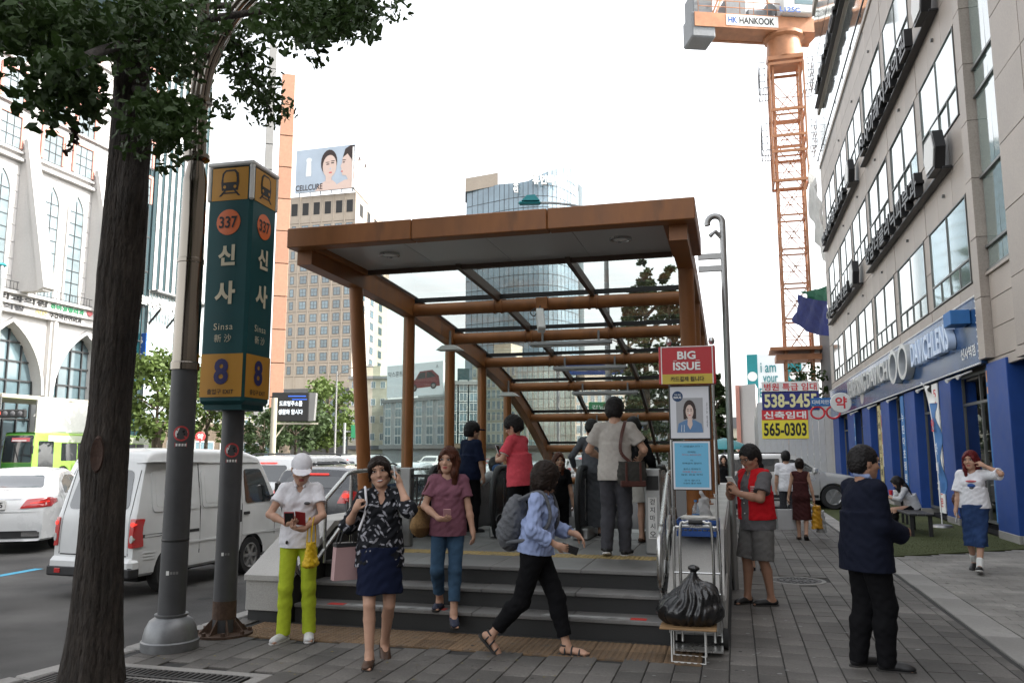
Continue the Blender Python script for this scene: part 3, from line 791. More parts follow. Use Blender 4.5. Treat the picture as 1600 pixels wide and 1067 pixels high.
for i in range(len(zz)-1):
 sp=2 if i in(0, 1, 3, 4)else 2
 for k in range(sp):
  y0=16.05+k*1.79/sp;y1=y0+1.79/sp
  t=rng.uniform(-.012, .012)
  MB().add([(XB+.03, y0+.012, zz[i]+.03), (XB+.03, y1-.012, zz[i]+.03), (XB+.03+t, y1-.012, zz[i+1]-.03), (XB+.03+t, y0+.012, zz[i+1]-.03)], [(3, 2, 1, 0)]).build('pane', MATS['curtain_glass'], fo, smooth=None)
MB().box(XB-.05, XB+.1, 16.0, 17.86, 5.14, 5.205, .006).build('sill', MATS['stone_panel'], ob)
MB().box(XB-.06, XB+16, -55, 45.05, 16.73, 16.95, .02).build('parapet', MATS['stone_panel'], ob)
MB().box(XB-.015, XB-.003, 30, 45, 16.60, 16.66).build('cable_tray', MATS['window_bar'], ob)
MB().box(XB+.0, XB+14, 45.001, 45.06, 0, 16.7).build('end_wall', MATS['stone_panel'], ob)
sp=MB()
for y in(20.6, 24.8, 29.0, 33.2, 37.4):
 for z in(7.6, 11.5, 15.4):sp.box(XB-.06, XB, y, y+.07, z, z+.07)
sp.build('facade_spotlights', MATS['window_bar'], ob)
mesh_p=MB()
for i in range(18):
 mesh_p.bar((XB-.19, 9.9+i*.25, 9.8), (XB-.19, 9.9+i*.25, 15.5), .05, .03, up=(1, 0, 0))
 if i<14:mesh_p.bar((XB-.187, 9.8, 9.9+i*.4), (XB-.187, 14.5, 9.9+i*.4), .05, .03)
mesh_p.build('mesh_screen', MATS['steel_dull'], ob)
mat('mirror_glass', (0.72, 0.77, 0.75), 0.06, metal=0.9, var=0.06, scale=.4, rnd=.08)
us=MB();us.box(XB+.12, XB+14, 19.0, 44.9, 16.96, 25.5);us.build('upper_core', MATS['stone_joint'], ob)
for(z0, z1)in((17.0, 19.7), (20.3, 22.8), (22.9, 25.4)):
 for k in range(13):
  a=19.05+k*1.985;t=rng.uniform(-.01, .01);MB().add([(XB+.06, a, z0), (XB+.06, a+1.95, z0), (XB+.06+t, a+1.95, z1), (XB+.06+t, a, z1)], [(3, 2, 1, 0)]).build('upper_pane', MATS['mirror_glass'], ob, smooth=None)
us=MB();us.box(XB-.02, XB+.14, 19.0, 44.95, 19.72, 20.28);us.box(XB-.03, XB+.14, 19, 44.95, 25.42, 25.8);us.build('upper_band', MATS['stone_panel'], ob)
us=MB();us.bar((XB-.12, 26, 17.2), (XB-.12, 45.1, 17.2), .05, .05)
for k in range(8):us.bar((XB-.12, 27+k*2.5, 16.96), (XB-.12, 27+k*2.5, 17.2), .03, .03, up=(0, 1, 0))
us.build('roof_rail', MATS['letter_black'], ob)
def wall_sign(y_near, y_far, z, words, label, end_box=True, hgt=.62):
 t=thing('channel_letter_sign', label, 'sign', (XB-.3, (y_near+y_far)/2, z))
 MB().box(XB-.22, XB-.015, y_near, y_far, z, z+.06, .01).build('base_rail', MATS['letter_black'], t)
 L=MB();span=y_far-y_near
 put_text(L, words, (XB-.14, y_near+span*.56, z+.06+hgt/2), (0, -1, 0), (0, 0, 1), h=hgt, w=span*.74, depth=.2, bold=.02)
 L.build('letters', MATS['letter_black'], t)
 if end_box:
  e=MB();e.prism([(0, 0), (.75, 0), (.95, .45), (.75, .9), (0, .9), (-.2, .45)], (XB-.16, y_near+.8, z+.02), (0, -1, 0), Z_, .22);e.build('emblem', MATS['letter_black'], t)
  e=MB();e.prism([(.05, .08), (.7, .08), (.86, .45), (.7, .82), (.05, .82), (-.1, .45)], (XB-.385, y_near+.8, z+.02), (0, -1, 0), Z_, .02);e.build('emblem_face', MATS['white_plastic'], t)
 return t
wall_sign(19.7, 31.0, 8.02, '강남더클리닉피부과', 'long black Korean letter sign on the spandrel above the lowest window row')
wall_sign(19.9, 30.9, 11.92, '신사미래치과의원', 'long black Korean letter sign highest up on the stone building')
wall_sign(33.0, 43.5, 8.05, '이안과의원', 'short black letter sign low at the far end of the stone building', hgt=.5)
wall_sign(32.6, 44.0, 11.95, '연세정형외과', 'black letter sign high at the far end of the stone building', hgt=.5)
wall_sign(27.0, 44.2, 19.78, '강남세란의원', 'black letter sign on the upper storey of the stone building at the top edge', end_box=False, hgt=.5)
sh=thing('optician_shop', 'blue optician shopfront with navy fascia and recessed glass on the ground floor', 'shop', (XB, 30, 0))
cols=[(17.05, 18.28), (21.2, 22.3), (25.2, 26.6), (29.2, 30.7), (33.2, 35.0), (37.15, 39.4), (42.6, 44.9)]
for a, b in cols:
 MB().box(XB-.05, XB+.5, a, b, 0.0, 3.42, .01).build('blue_column', MATS['shop_blue'], sh)
 MB().box(XB-.06, XB+.52, a-.01, b+.01, -.01, .16, .01).build('plinth', MATS['kerbstone'], sh)
for(a, b)in[(18.28, 21.2), (22.3, 25.2), (26.6, 29.2), (30.7, 33.2), (35.0, 37.15), (39.4, 42.6)]:
 fr=MB();x=XB+.22
 for z in(.22, 2.75, 3.38):fr.box(x-.03, x+.03, a, b, z-.03, z+.03)
 for q in(a+.03, (a+b)/2, b-.03):fr.box(x-.028, x+.028, q-.025, q+.025, .25, 3.35)
 fo=fr.build('shop_window', MATS['window_bar'], sh)
 for p, q in((a+.06, (a+b)/2-.03), ((a+b)/2+.03, b-.06)):
  MB().add([(x, p, .26), (x, q, .26), (x, q, 2.72), (x, p, 2.72)], [(0, 3, 2, 1)]).build('pane', MATS['shop_glass'], fo, smooth=None)
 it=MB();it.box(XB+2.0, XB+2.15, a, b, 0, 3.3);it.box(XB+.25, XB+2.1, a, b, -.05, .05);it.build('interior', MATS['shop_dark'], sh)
 sv=MB()
 for z in(.8, 1.25, 1.7, 2.15):sv.box(XB+1.6, XB+2.0, a+.3, b-.3, z, z+.03)
 for q in range(14):sv.box(XB+1.62, XB+1.75, a+.4+q*.15, a+.47+q*.15, .83+(q%4)*.45, .97+(q%4)*.45)
 sv.build('shelves', MATS['shelf_light'], sh)
MB().box(XB-.02, XB+.5, 15.0, 17.03, -.02, .16, .01).build('doorstep', MATS['kerbstone'], sh)
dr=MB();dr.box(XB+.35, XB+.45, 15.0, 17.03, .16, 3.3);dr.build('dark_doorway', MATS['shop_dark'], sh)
dr=MB()
for y in(15.05, 16.0, 16.95):dr.box(XB+.28, XB+.34, y-.03, y+.03, .16, 3.28)
for z in(2.5, 2.65, 2.8, 2.95, 3.1):dr.box(XB+.285, XB+.335, 15.08, 16.92, z-.02, z+.02)
dr.build('door_frame', MATS['window_bar'], sh)
fa=MB();fa.box(XB-.13, XB-.01, 18.29, 44.9, 3.44, 4.83, .01);fo=fa.build('fascia', MATS['fascia_navy'], sh)
bu=MB()
def bulb(y, z):bu.obox((XB-.145, y, z), X_, Y_, Z_, .016, .028, .018, .006)
for k in range(190):bulb(18.32+k*.14, 3.445);bulb(18.32+k*.14, 4.825)
for k in range(9):bulb(18.31, 3.55+k*.145)
bu.build('bulbs', MATS['lamp_tube'], fo, kind='stuff')
def flet(s, y0, y1, z, h, d, nm, m):
 L=MB();put_text(L, s, (XB-.14, (y0+y1)/2, z), (0, -1, 0), Z_, h=h, w=abs(y1-y0), depth=d, bold=.02);return L.build(nm, MATS[m], fo)
flet('LENSPRING', 36.9, 32.0, 4.26, .70, .16, 'letters', 'letter_silver')
flet('DAVICH', 31.7, 27.6, 4.26, .62, .16, 'letters', 'letter_silver')
flet('DAVICHLENS', 24.05, 20.0, 4.26, .62, .16, 'letters', 'letter_face')
for yc in(26.45, 25.0):
 ring=MB();n=28;ro=[(.68*math.cos(2*math.pi*k/n), .50*math.sin(2*math.pi*k/n))for k in range(n)];ri=[(.50*math.cos(2*math.pi*k/n), .38*math.sin(2*math.pi*k/n))for k in range(n)]
 vs=[]
 for d in(0, .2):
  for q in(ro, ri):vs+=[(XB-.14-d, yc+a, 4.2+b)for a, b in q]
 fs=[]
 for k in range(n):
  j=(k+1)%n
  fs+=[(k, j, 2*n+j, 2*n+k), (n+j, n+k, 3*n+k, 3*n+j), (2*n+k, 2*n+j, 3*n+j, 3*n+k)]
 ring.add(vs, fs);ring.build('ring', MATS['letter_silver'], fo)
MB().box(XB-.52, XB-.14, 18.75, 19.35, 4.32, 4.62, .01).build('blue_box', MATS['banner_blue'], fo)
L=MB();put_text(L, '신사역점', (XB-.131, 19.15, 3.76), (0, -1, 0), Z_, h=.24, w=1.1, depth=.006, bold=.02);L.build('branch_name', MATS['white_print'], fo)
L=MB();L.prism([(.45*math.cos(a), .3*math.sin(a))for a in np.linspace(0, 6.28, 20)[:-1]], (XB-.131, 34.2, 3.85), (0, -1, 0), Z_, .004);L.build('portrait_print', MATS['letter_silver'], fo)
def vbanner(y0, y1, z0, z1, words, mb_, mp, label, x=XB-.07, col_w=None):
 t=thing('vertical_banner', label, 'banner', (x, (y0+y1)/2, z0))
 MB().box(x-.01, x+.01, y0, y1, z0, z1).build('panel', MATS[mb_], t)
 L=MB();n=len(words);st=(z1-z0-.2)/n;w=(y1-y0)*.7
 for i, ch in enumerate(words):
  if ch==' ':continue
  put_text(L, ch, (x-.012, (y0+y1)/2, z1-.1-st*(i+.5)), (0, -1, 0), Z_, h=min(st*.7, w), w=min(w, st*.9), depth=.002, bold=.015)
 L.build('lettering', MATS[mp], t)
 return t
t=vbanner(18.30, 18.88, .25, 3.40, '  안경 콘택트 렌즈', 'banner_blue', 'white_print', 'blue vertical banner with white text and orange top beside the near shop column', x=XB+.1)
MB().box(XB+.085, XB+.0895, 18.34, 18.84, 3.10, 3.34).build('orange_patch', mat('orange_print', (0.55, 0.25, 0.06), .6, var=.05), t);MB().box(XB+.085, XB+.0895, 18.34, 18.84, 2.86, 3.0).build('orange_patch', MATS['orange_print'], t)
vbanner(22.32, 22.92, .2, 3.38, '50 인공눈물 전문', 'banner_white', 'red_print', 'white vertical banner with red text right of the second blue column')
vbanner(26.62, 27.1, .3, 3.36, ' 누진다초점렌즈', 'banner_blue', 'white_print', 'light blue vertical banner beside the third blue column')
vbanner(30.72, 31.25, .3, 3.3, '다비치안경체인', 'banner_yellow', 'black_print', 'tan vertical banner beside the fourth blue column')
vbanner(31.6, 32.2, 1.2, 3.2, '세일중', 'banner_white', 'red_print', 'short white banner with red text between far shop windows', x=XB+.12)
vbanner(36.9, 37.14, .3, 3.2, '안경 렌즈', 'banner_blue', 'white_print', 'pale narrow banner beside the fifth blue column')
for k, y in enumerate((19.3, 20.2, 23.3, 27.6, 31.4, 36.0)):
 s=MB();s.tube([(XB-.05, y, 3.38), (XB-.25, y, 3.3), (XB-.36, y-.05, 3.24)], [.02, .02, .05], 8);o=s.build('spotlight', MATS['white_plastic'], None)
 tag(o, ('nearest white spotlight under the navy fascia, beside the blue banner with the orange top', 'second white spotlight from the near end of the navy fascia', 'white spotlight under the navy fascia just past the white banner', 'white spotlight under the navy fascia beside the light blue banner', 'white spotlight under the navy fascia beside the tan banner', 'farthest white spotlight under the navy fascia')[k], 'spotlight', 'spotlights under the shop fascia')
ps=thing('pharmacy_sign', 'round white pharmacy sign with one red Korean syllable on the building edge', 'sign', at_r(1316, 629, 38.0))
P0=np.array(at_r(1316, 629, 38.0));P0[0]=XB-.55;P0[1]=36.5;P0[2]=at_y(1314, 629, 36.5)[2];P0[0]=at_y(1314, 629, 36.5)[0]
ps.location=P0;ROOTS[ps.as_pointer()]=tuple(P0)
P0=np.array(P0)
b=MB();b.lathe(P0, [(.40, -.06), (.42, -.04), (.42, .04), (.40, .06)], 32, axis=(0, 1, 0));b.build('disc', MATS['white_plastic'], ps)
b=MB();put_text(b, '약', P0+np.array((0, -.062, 0)), X_, Z_, h=.50, depth=.004, bold=.03);b.build('lettering', MATS['red_print'], ps)
b=MB();b.bar(P0+np.array((.4, 0, 0)), (XB, 36.5, P0[2]), .05, .05);b.build('arm', MATS['steel_dull'], ps)
bs=thing('optician_blade_sign', 'blue optician blade sign over red spectacle frames, hung from the far building corner', 'sign', (XB-.9, 40.0, 4.2))
BX0=at_y(1267, 628, 40)[0];BZ=at_y(1285, 628, 40)[2]
b=MB();b.box(BX0, XB-.02, 40.0, 40.10, BZ-.19, BZ+.19, .01);b.build('panel', MATS['banner_blue'], bs)
b=MB();put_text(b, '다비치안경', ((BX0+XB-.5)/2, 39.998, BZ), X_, Z_, h=.2, w=(XB-.6-BX0), depth=.004, bold=.02);b.build('lettering', MATS['white_print'], bs)
b=MB()
for xc in(BX0+.28, BX0+.95):
 b.tube([(xc+.29*math.cos(a), 40.05, BZ-.48+.27*math.sin(a))for a in np.linspace(0, 2*math.pi, 25)], .045, 8, caps=False)
b.tube([(BX0+.54, 40.05, BZ-.44), (BX0+.615, 40.05, BZ-.4), (BX0+.69, 40.05, BZ-.44)], .03, 8);b.build('spectacles', MATS['red_print'], bs)
# ================================================================== far side of the road and beyond
mat('white_stone', (0.44, 0.43, 0.42), 0.7, var=0.06, scale=8, var2=0.06, scale2=0.3, rnd=0.04)
mat('pink_stone', (0.42, 0.20, 0.16), 0.7, var=0.1)
mat('far_glass', (0.10, 0.15, 0.17), 0.06, var=0.25, scale=0.4, spec=1.0, coat=0.8, rnd=0.35)
mat('far_glass_light', (0.33, 0.43, 0.45), 0.10, var=0.2, scale=0.3, spec=1.0, coat=0.8, rnd=0.2)
mat('lancet_glass', (0.16, 0.20, 0.215), 0.12, var=0.3, scale=0.4, spec=.5, coat=.25, rnd=.2)
mat('teal_glass', (0.006, 0.028, 0.033), 0.12, var=0.3, scale=0.2, spec=.45)
mat('tower_glass', (0.15, 0.22, 0.27), 0.10, var=0.3, scale=0.08, spec=.7, coat=.35)
mat('dark_joint', (0.03, 0.033, 0.035), 0.6, var=0.1)
mat('tan_stone', (0.39, 0.335, 0.275), 0.75, var=0.08, scale=2, var2=0.1, scale2=0.1)
mat('grey_stone', (0.10, 0.10, 0.105), 0.6, var=0.1, scale=2)
mat('beige_render', (0.42, 0.39, 0.31), 0.8, var=0.1, scale=1, var2=0.12, scale2=0.2)
mat('grey_render', (0.30, 0.31, 0.31), 0.8, var=0.1, scale=1, var2=0.12, scale2=0.2)
mat('orange_brick', (0.33, 0.175, 0.115), 0.8, var=0.12, scale=2, rnd=0.08)
mat('tower_concrete', (0.20, 0.20, 0.195), 0.7, var=0.1, scale=1, rnd=0.08)
mat('far_frame', (0.55, 0.55, 0.53), 0.5, var=0.05)
mat('sign_black', (0.02, 0.02, 0.02), 0.5, var=0.05)
mat('sign_green', (0.02, 0.18, 0.08), 0.5, var=0.05)
mat('sign_blue', (0.02, 0.08, 0.30), 0.5, var=0.05)
mat('skin_print', (0.60, 0.46, 0.40), 0.6, var=0.03)
mat('hair_print', (0.035, 0.022, 0.02), 0.6, var=0.1)
mat('sky_print', (0.40, 0.47, 0.55), 0.6, var=0.03, var2=0.1, scale2=0.15)
mat('pale_print', (0.68, 0.72, 0.74), 0.6, var=0.03)
mat('lip_print', (0.5, 0.12, 0.13), 0.6, var=0.03)
mat('led_white', (0.6, 0.65, 0.7), 0.5, var=0.0, emit=.35)
mat('led_blue', (0.03, 0.1, 0.5), 0.5, var=0.0, emit=.35)
mat('leaf_far', (0.085, 0.125, 0.03), 0.6, var=0.4, scale=1.2, trans=0.3, spec=0.3)
mat('leaf_mid', (0.05, 0.08, 0.028), 0.6, var=0.4, scale=1.2, trans=0.22, spec=0.3)
mat('bark_far', (0.09, 0.07, 0.05), 0.9, var=0.3, scale=5)
mat('pole_grey', (0.30, 0.31, 0.31), 0.5, var=0.08, metal=0.3)
mat('corrugated', (0.50, 0.51, 0.52), 0.35, var=0.06, metal=0.5)
mat('teal_paint', (0.012, 0.19, 0.21), 0.5, var=0.08)
def pt2(p):return np.array((p[0], p[1], 0.0))
def facade_windows(parent, pA, pB, z0s, t0s, w, h, mats, name='window', proud=0.03, recess=0.0, mull=1, trans=0):
 """alike windows on the wall from pA to pB (plan points, outside on the right of A->B)"""
 pA, pB=pt2(pA), pt2(pB);d=(pB-pA)/np.linalg.norm(pB-pA);nn=np.array((d[1], -d[0], 0))
 first=None;base=np.array(ROOTS[parent.as_pointer()])
 for t in t0s:
  for z in z0s:
   c=pA+d*t+nn*proud+Z_*z
   if first is None:
    b=MB();fw=min(.1, w*.08)
    b.cm=0
    for zz in(fw/2, h-fw/2):b.obox(c+Z_*zz, d, nn, Z_, w/2, .05, fw/2)
    for sgn in(-1, 1):b.obox(c+d*sgn*(w/2-fw/2)+Z_*h/2, d, nn, Z_, fw/2, .048, h/2-fw)
    for q in range(1, mull+1):b.obox(c+d*(-w/2+w*q/(mull+1))+Z_*h/2, d, nn, Z_, fw*.35, .04, h/2-fw)
    for q in range(1, trans+1):b.obox(c+Z_*h*q/(trans+1), d, nn, Z_, w/2-fw, .035, fw*.35)
    e=c+nn*.012
    b.quad(e-d*w/2, e+d*w/2, e+d*w/2+Z_*h, e-d*w/2+Z_*h, 1)
    first=b.build(name, mats, parent, smooth=None);loc0=np.array(first.location);c0=c
   else:copy_piece(first, Vector(loc0+(c-c0)), parent)
def block(name, label, plan, z0, z1, m, cat='building', group=None, wall='wall'):
 c=np.mean([pt2(p)for p in plan], 0)
 t=thing(name, label, cat, (c[0], c[1], z0), group=group)
 b=MB();b.prism(plan, (0, 0, z0), X_, Y_, z1-z0);b.build(wall, MATS[m], t);return t
GX=-50.0
gb=thing('gothic_building', 'white stone gothic style building with pointed arches, lancet windows and a sign band', 'building', (GX-8, 45, 0))
def arch_pts(yc, hw, zs, za, n=9):
 r=((za-zs)**2+hw*hw)/(2*hw)
 out=[]
 a1=math.asin(min(1, (za-zs)/r))
 for i in range(n+1):
  a=a1*i/n;out.append((yc-hw+r-r*math.cos(a), zs+r*math.sin(a)))
 right=[(2*yc-y, z)for y, z in out[::-1][1:]]
 return out+right
for k in range(-3, 2):
 yc=47.0+7*k;ar=arch_pts(yc, 2.95, 6.0, 11.1)
 poly=[(yc-3.5, -.1), (yc-2.95, -.1)]+ar+[(yc+2.95, -.1), (yc+3.5, -.1), (yc+3.5, 11.75), (yc-3.5, 11.75)]
 b=MB();b.prism(poly, (GX-1.0, 0, 0), Y_, Z_, 1.0);bo=b.build('arch_bay', MATS['white_stone'], gb)
 rim=MB();outer=arch_pts(yc, 3.15, 6.0, 11.45);
 a2=ar
 for i in range(len(ar)-1):
  A=[np.array((GX+.18, *ar[i])), np.array((GX+.18, *ar[i+1])), np.array((GX+.18, *outer[i+1])), np.array((GX+.18, *outer[i]))]
  rim.add(A+[p-X_*.19 for p in A], [(0, 1, 2, 3), (0, 4, 5, 1), (3, 2, 6, 7)])
 rim.build('arch_moulding', MATS['white_stone'], bo)
 g_=MB();g_.box(GX-.9, GX-.8, yc-2.95, yc+2.95, -.1, 11.2);g_.build('arch_glazing', MATS['far_glass'], gb)
 fr=MB()
 for q in np.linspace(-2.9, 2.9, 6):fr.box(GX-.8, GX-.66, yc+q-.05, yc+q+.05, 0, 11)
 for z in(2.2, 4.2, 5.6, 7.0, 8.4, 9.8):fr.box(GX-.8, GX-.68, yc-2.95, yc+2.95, z-.06, z+.06)
 fr.build('glazing_bars', MATS['dark_joint'], gb)
 yp=yc+3.5
 b=MB();b.box(GX-.1, GX+.35, yp-.35, yp+.35, -.1, 11.7);b.box(GX-.1, GX+.55, yp-.16, yp+.16, -.1, 11.6)
 for sgn in(-1, 1):
  b.prism([(0, 0), (.6, .9), (.6, 1.4), (0, 1.4)], (GX+.1, yp+sgn*.8, 4.4), X_, Z_, .25)
 b.build('pier', MATS['white_stone'], gb)
 for yl in(yc+2.6, yc+5.1):
  la=arch_pts(yl, .72, 20.4, 22.0, 6);poly=[(yl-.72, 13.2)]+la+[(yl+.72, 13.2)]
  b=MB();b.prism(poly, (GX-.02, 0, 0), Y_, Z_, .06);w_=b.build('lancet_window', MATS['lancet_glass'], gb)
  lo=arch_pts(yl, .86, 20.4, 22.25, 6);b=MB()
  P=[(yl-.86, 13.2)]+lo+[(yl+.86, 13.2)];Q=[(yl-.72, 13.2)]+la+[(yl+.72, 13.2)]
  for i in range(len(P)-1):
   A=[np.array((GX+.14, *Q[i])), np.array((GX+.14, *Q[i+1])), np.array((GX+.14, *P[i+1])), np.array((GX+.14, *P[i]))]
   b.add(A+[p-X_*.15 for p in A], [(0, 1, 2, 3), (0, 4, 5, 1), (3, 2, 6, 7)])
  b.build('frame', MATS['white_stone'], w_)
  b=MB();b.box(GX+.04, GX+.08, yl-.03, yl+.03, 13.2, 21.6)
  for q in range(8):b.box(GX+.04, GX+.078, yl-.72, yl+.72, 14.0+q*.95, 14.05+q*.95)
  b.build('tracery', MATS['dark_joint'], w_)
  for row in range(4):
   z=23.9+row*3.35;off=.35 if yl>yc+4 else-.25
   b=MB();b.cm=0
   b.box(GX-.0, GX+.14, yl+off-1.15, yl+off+1.15, z+2.3, z+2.55);b.box(GX, GX+.14, yl+off-1.15, yl+off-.9, z, z+2.3);b.box(GX, GX+.14, yl+off+.9, yl+off+1.15, z, z+2.3)
   b.cm=1;b.box(GX-.01, GX+.04, yl+off-.9, yl+off+.9, z-.02, z+2.3)
   b.cm=2
   for q in(-.3, .3):b.box(GX+.04, GX+.07, yl+off+q-.025, yl+off+q+.025, z, z+2.3)
   for q in(.75, 1.5):b.box(GX+.04, GX+.068, yl+off-.9, yl+off+.9, z+q-.025, z+q+.025)
   b.build('window', [MATS['pink_stone'], MATS['lancet_glass'], MATS['dark_joint']], gb)
 b=MB();b.prism([(0, 24.3), (.35, 23.6), (2.6, 13.6), (2.9, 13.2), (0, 13.2)], (GX, yc+.35, 0), X_, Z_, .7);b.prism([(.25, 24.6), (.6, 24.6), (3.1, 13.4), (2.6, 13.2)], (GX, yc+.5, 0), X_, Z_, 1.0)
 b.build('buttress', MATS['white_stone'], gb)
for row in range(17):
 z=13.15+row*1.25
 xs_=np.arange(22.5, 55.0, 3.5)
 b=MB();b.box(GX-1.0, GX-.02, 22.5, 55.2, z+.02, z+1.23);b.build('stone_course', MATS['white_stone'], gb)
b=MB();b.box(GX-16, GX-1.02, 22.5, 55.2, -.1, 35);b.box(GX-.99, GX-.1, 22.5, 55.2, 11.76, 35);b.build('wall', MATS['white_stone'], gb)
b=MB();b.box(GX-.1, GX+.9, 22, 55.3, 13.0, 13.2);b.box(GX-.1, GX+.7, 22, 55.28, 12.3, 12.42);b.box(GX-.1, GX+.55, 22, 55.26, 11.7, 11.84);b.box(GX-.1, GX+.4, 22, 55.26, 22.9, 23.1);b.box(GX-.1, GX+.3, 22, 55.26, 23.5, 23.62)
for k in range(4):b.box(GX-.1, GX+.25, 22, 55.2, 27.0+k*3.35, 27.12+k*3.35)
b.build('cornice', MATS['white_stone'], gb)
b=MB();b.box(GX-.1, GX+.62, 22, 55.27, 12.42, 13.0);b.box(GX-.1, GX+.45, 22, 55.25, 11.84, 12.3);b.build('sign_band', MATS['white_stone'], gb)
b=MB()
for z in(13.3, 13.85):b.box(GX+.72, GX+.76, 22, 55, z, z+.04)
for k in range(110):b.box(GX+.73, GX+.75, 22.2+k*.3, 22.23+k*.3, 13.2, 13.85)
b.build('balcony_rail', MATS['dark_joint'], gb)
def band(s, y0, y1, z, m, h=.42):
 L=MB();put_text(L, s, (GX+.63, (y0+y1)/2, z), Y_, Z_, h=h, w=y1-y0, depth=.05, bold=.02);L.build('letters', MATS[m], gb)
band('뉴욕성형외과의원', 40.5, 49.4, 12.72, 'sign_black');band('쥬비성형외과', 49.7, 53.0, 12.72, 'sign_green');band('♥', 53.3, 53.9, 12.72, 'lip_print');band('의원', 54.0, 55.0, 12.72, 'sign_black')
L=MB();put_text(L, '세계로의원', (GX+.46, 45.2, 12.08), Y_, Z_, h=.34, w=4.6, depth=.05, bold=.02);L.build('letters', MATS['grey_stone'], gb)
L=MB();put_text(L, '이유', (GX+.46, 49.1, 12.0), Y_, Z_, h=.5, w=1.1, depth=.05, bold=.03);L.build('letters', MATS['banner_yellow'], gb)
L=MB();put_text(L, '구강악안면외과', (GX+.46, 51.4, 12.05), Y_, Z_, h=.36, w=3.2, depth=.05, bold=.02);L.build('letters', MATS['sign_black'], gb)
b=MB();b.box(GX-4, GX+.5, 55.3, 55.5, 0, 35);b.build('end_wall', MATS['white_stone'], gb)
DY1=at_x(238, 300, -51.0)[1]
dt=block('dark_glass_building', 'narrow dark teal glass building between the gothic block and the striped tower', [(-66, 56.5), (-51, 56.5), (-51, DY1), (-66, DY1)], -.1, 46, 'teal_glass')
b=MB()
for k in range(14):b.box(-50.99, -50.93, 56.5, DY1, 2+k*3.2, 2.12+k*3.2)
for k in range(3):b.box(-50.995, -50.94, 57.5+k*2, 57.56+k*2, 0, 46)
b.build('mullions', MATS['dark_joint'], dt)
st=thing('striped_tower', 'tall pale office tower with dark vertical stripes over pale blue glass floors', 'building', (-60, 80, 0))
sx=-52.0;y0, y1=at_x(243, 300, sx)[1], at_x(328, 300, sx)[1]
b=MB();b.box(sx-18, sx, y0, y1, -.1, 60);b.build('wall', MATS['far_glass_light'], st)
zl=at_x(265, 462, sx)[2]
n=9
for k in range(n):
 a=y0+(y1-y0)*k/n
 MB().box(sx-.02, sx+.12, a+.25, a+(y1-y0)/n-.25, zl, 60).build('white_panel_strip', MATS['white_stone'], st)
 b=MB();b.box(sx+.01, sx+.05, a-.22, a+.22, zl, 60);b.build('dark_stripe', MATS['teal_glass'], st)
b=MB()
for k in range(8):b.box(sx+.0, sx+.06, y0, y1, 2.2+k*(zl-2)/8, 2.32+k*(zl-2)/8)
for k in range(20):b.box(sx, sx+.055, y0+k*(y1-y0)/20-.04, y0+k*(y1-y0)/20+.04, 2.2, zl)
b.build('glazing_bars', MATS['white_plastic'], st)
b=MB();b.box(sx-.1, sx+.9, y0, y1, zl-.2, zl, .02);b.build('ledge', MATS['tower_concrete'], st)
yy=at_x(248, 476, sx+1)[1];zz_=at_x(248, 476, sx+1)[2]
L=MB();put_text(L, 'BK성형외과', (sx+1.2, yy, zz_), Y_, Z_, h=1.0, w=6.0, depth=.25, bold=.02);L.build('letters', MATS['white_print'], st)
b=MB()
for q in(-2.5, 0, 2.5):b.bar((sx, yy+q, zz_-1.8), (sx+1.2, yy+q, zz_-.5), .15, .15)
b.build('bracket', MATS['dark_joint'], st)
bk=thing('blue_blade_sign', 'tall narrow blue blade sign with white lettering on the pale striped tower', 'sign', tuple(at_x(223, 557, sx+2)))
q=at_x(223, 557, sx+1.2);b=MB();b.box(sx+.1, sx+1.5, q[1]-.08, q[1]+.08, q[2]-2.1, q[2]+2.1, .02);b.build('panel', MATS['sign_blue'], bk)
L=MB()
for i, ch in enumerate('BK성형'):put_text(L, ch, (sx+.8, q[1]-.085, q[2]+1.5-i*.98), X_, Z_, h=.72, w=.8, depth=.01, bold=.02)
L.build('lettering', MATS['white_print'], bk)
lowb=block('low_brown_building', 'low brown shop building at the foot of the striped tower', [(-51.9, y0), (-49.6, y0), (-49.6, y1+14), (-51.9, y1+14)], -.1, 4.6, 'bark_far')
facade_windows(lowb, (-49.6, y0), (-49.6, y1+14), [.3], np.arange(2, y1+12-y0, 4), 3.0, 2.6, [MATS['far_frame'], MATS['far_glass']])
def slim(name, label, x0, x1, yt, yb, r, m, band_m, n=18):
 A, Bp=at_r(x0, yb, r), at_r(x1, yb, r);d=(Bp-A);d[2]=0;w=np.linalg.norm(d);d/=w;nn=np.array((d[1], -d[0], 0))
 zt=at_r((x0+x1)/2, yt, r)[2];c=(A+Bp)/2-nn*w/2;c[2]=0
 t=thing(name, label, 'tower', tuple(c));h=zt/n
 for k in range(n):
  b=MB();b.obox((c[0], c[1], (k+.5)*h), d, nn, Z_, w/2, w/2, h/2-.06, .05);b.build('storey', MATS[m], t)
 b=MB();b.obox((c[0], c[1], zt/2), d, nn, Z_, w/2-.12, w/2-.12, zt/2);b.build('core', MATS[band_m], t)
 return t
slim('brick_tower', 'slender orange brick tower rising beside the station sign', 419, 441, 113, 660, 120, 'orange_brick', 'bark_far', 12)
slim('concrete_tower', 'slender grey concrete tower behind the station sign', 396, 409, 66, 660, 130, 'tower_concrete', 'grey_stone', 16)
rT=200.0
pm=at_r(548, 600, rT)[:2];plft=at_r(436, 600, rT*1.045)[:2];prt=at_r(604, 600, rT*1.16)[:2]
pm, plft, prt=map(np.array, (pm, plft, prt))
zr=at_r(548, 300, rT)[2]
back=plft+(prt-pm)
tb=block('tan_tower', 'tan stone office tower carrying a large cosmetics billboard on its roof', [tuple(plft), tuple(pm), tuple(prt), tuple(back)], 17.5, zr, 'tan_stone')
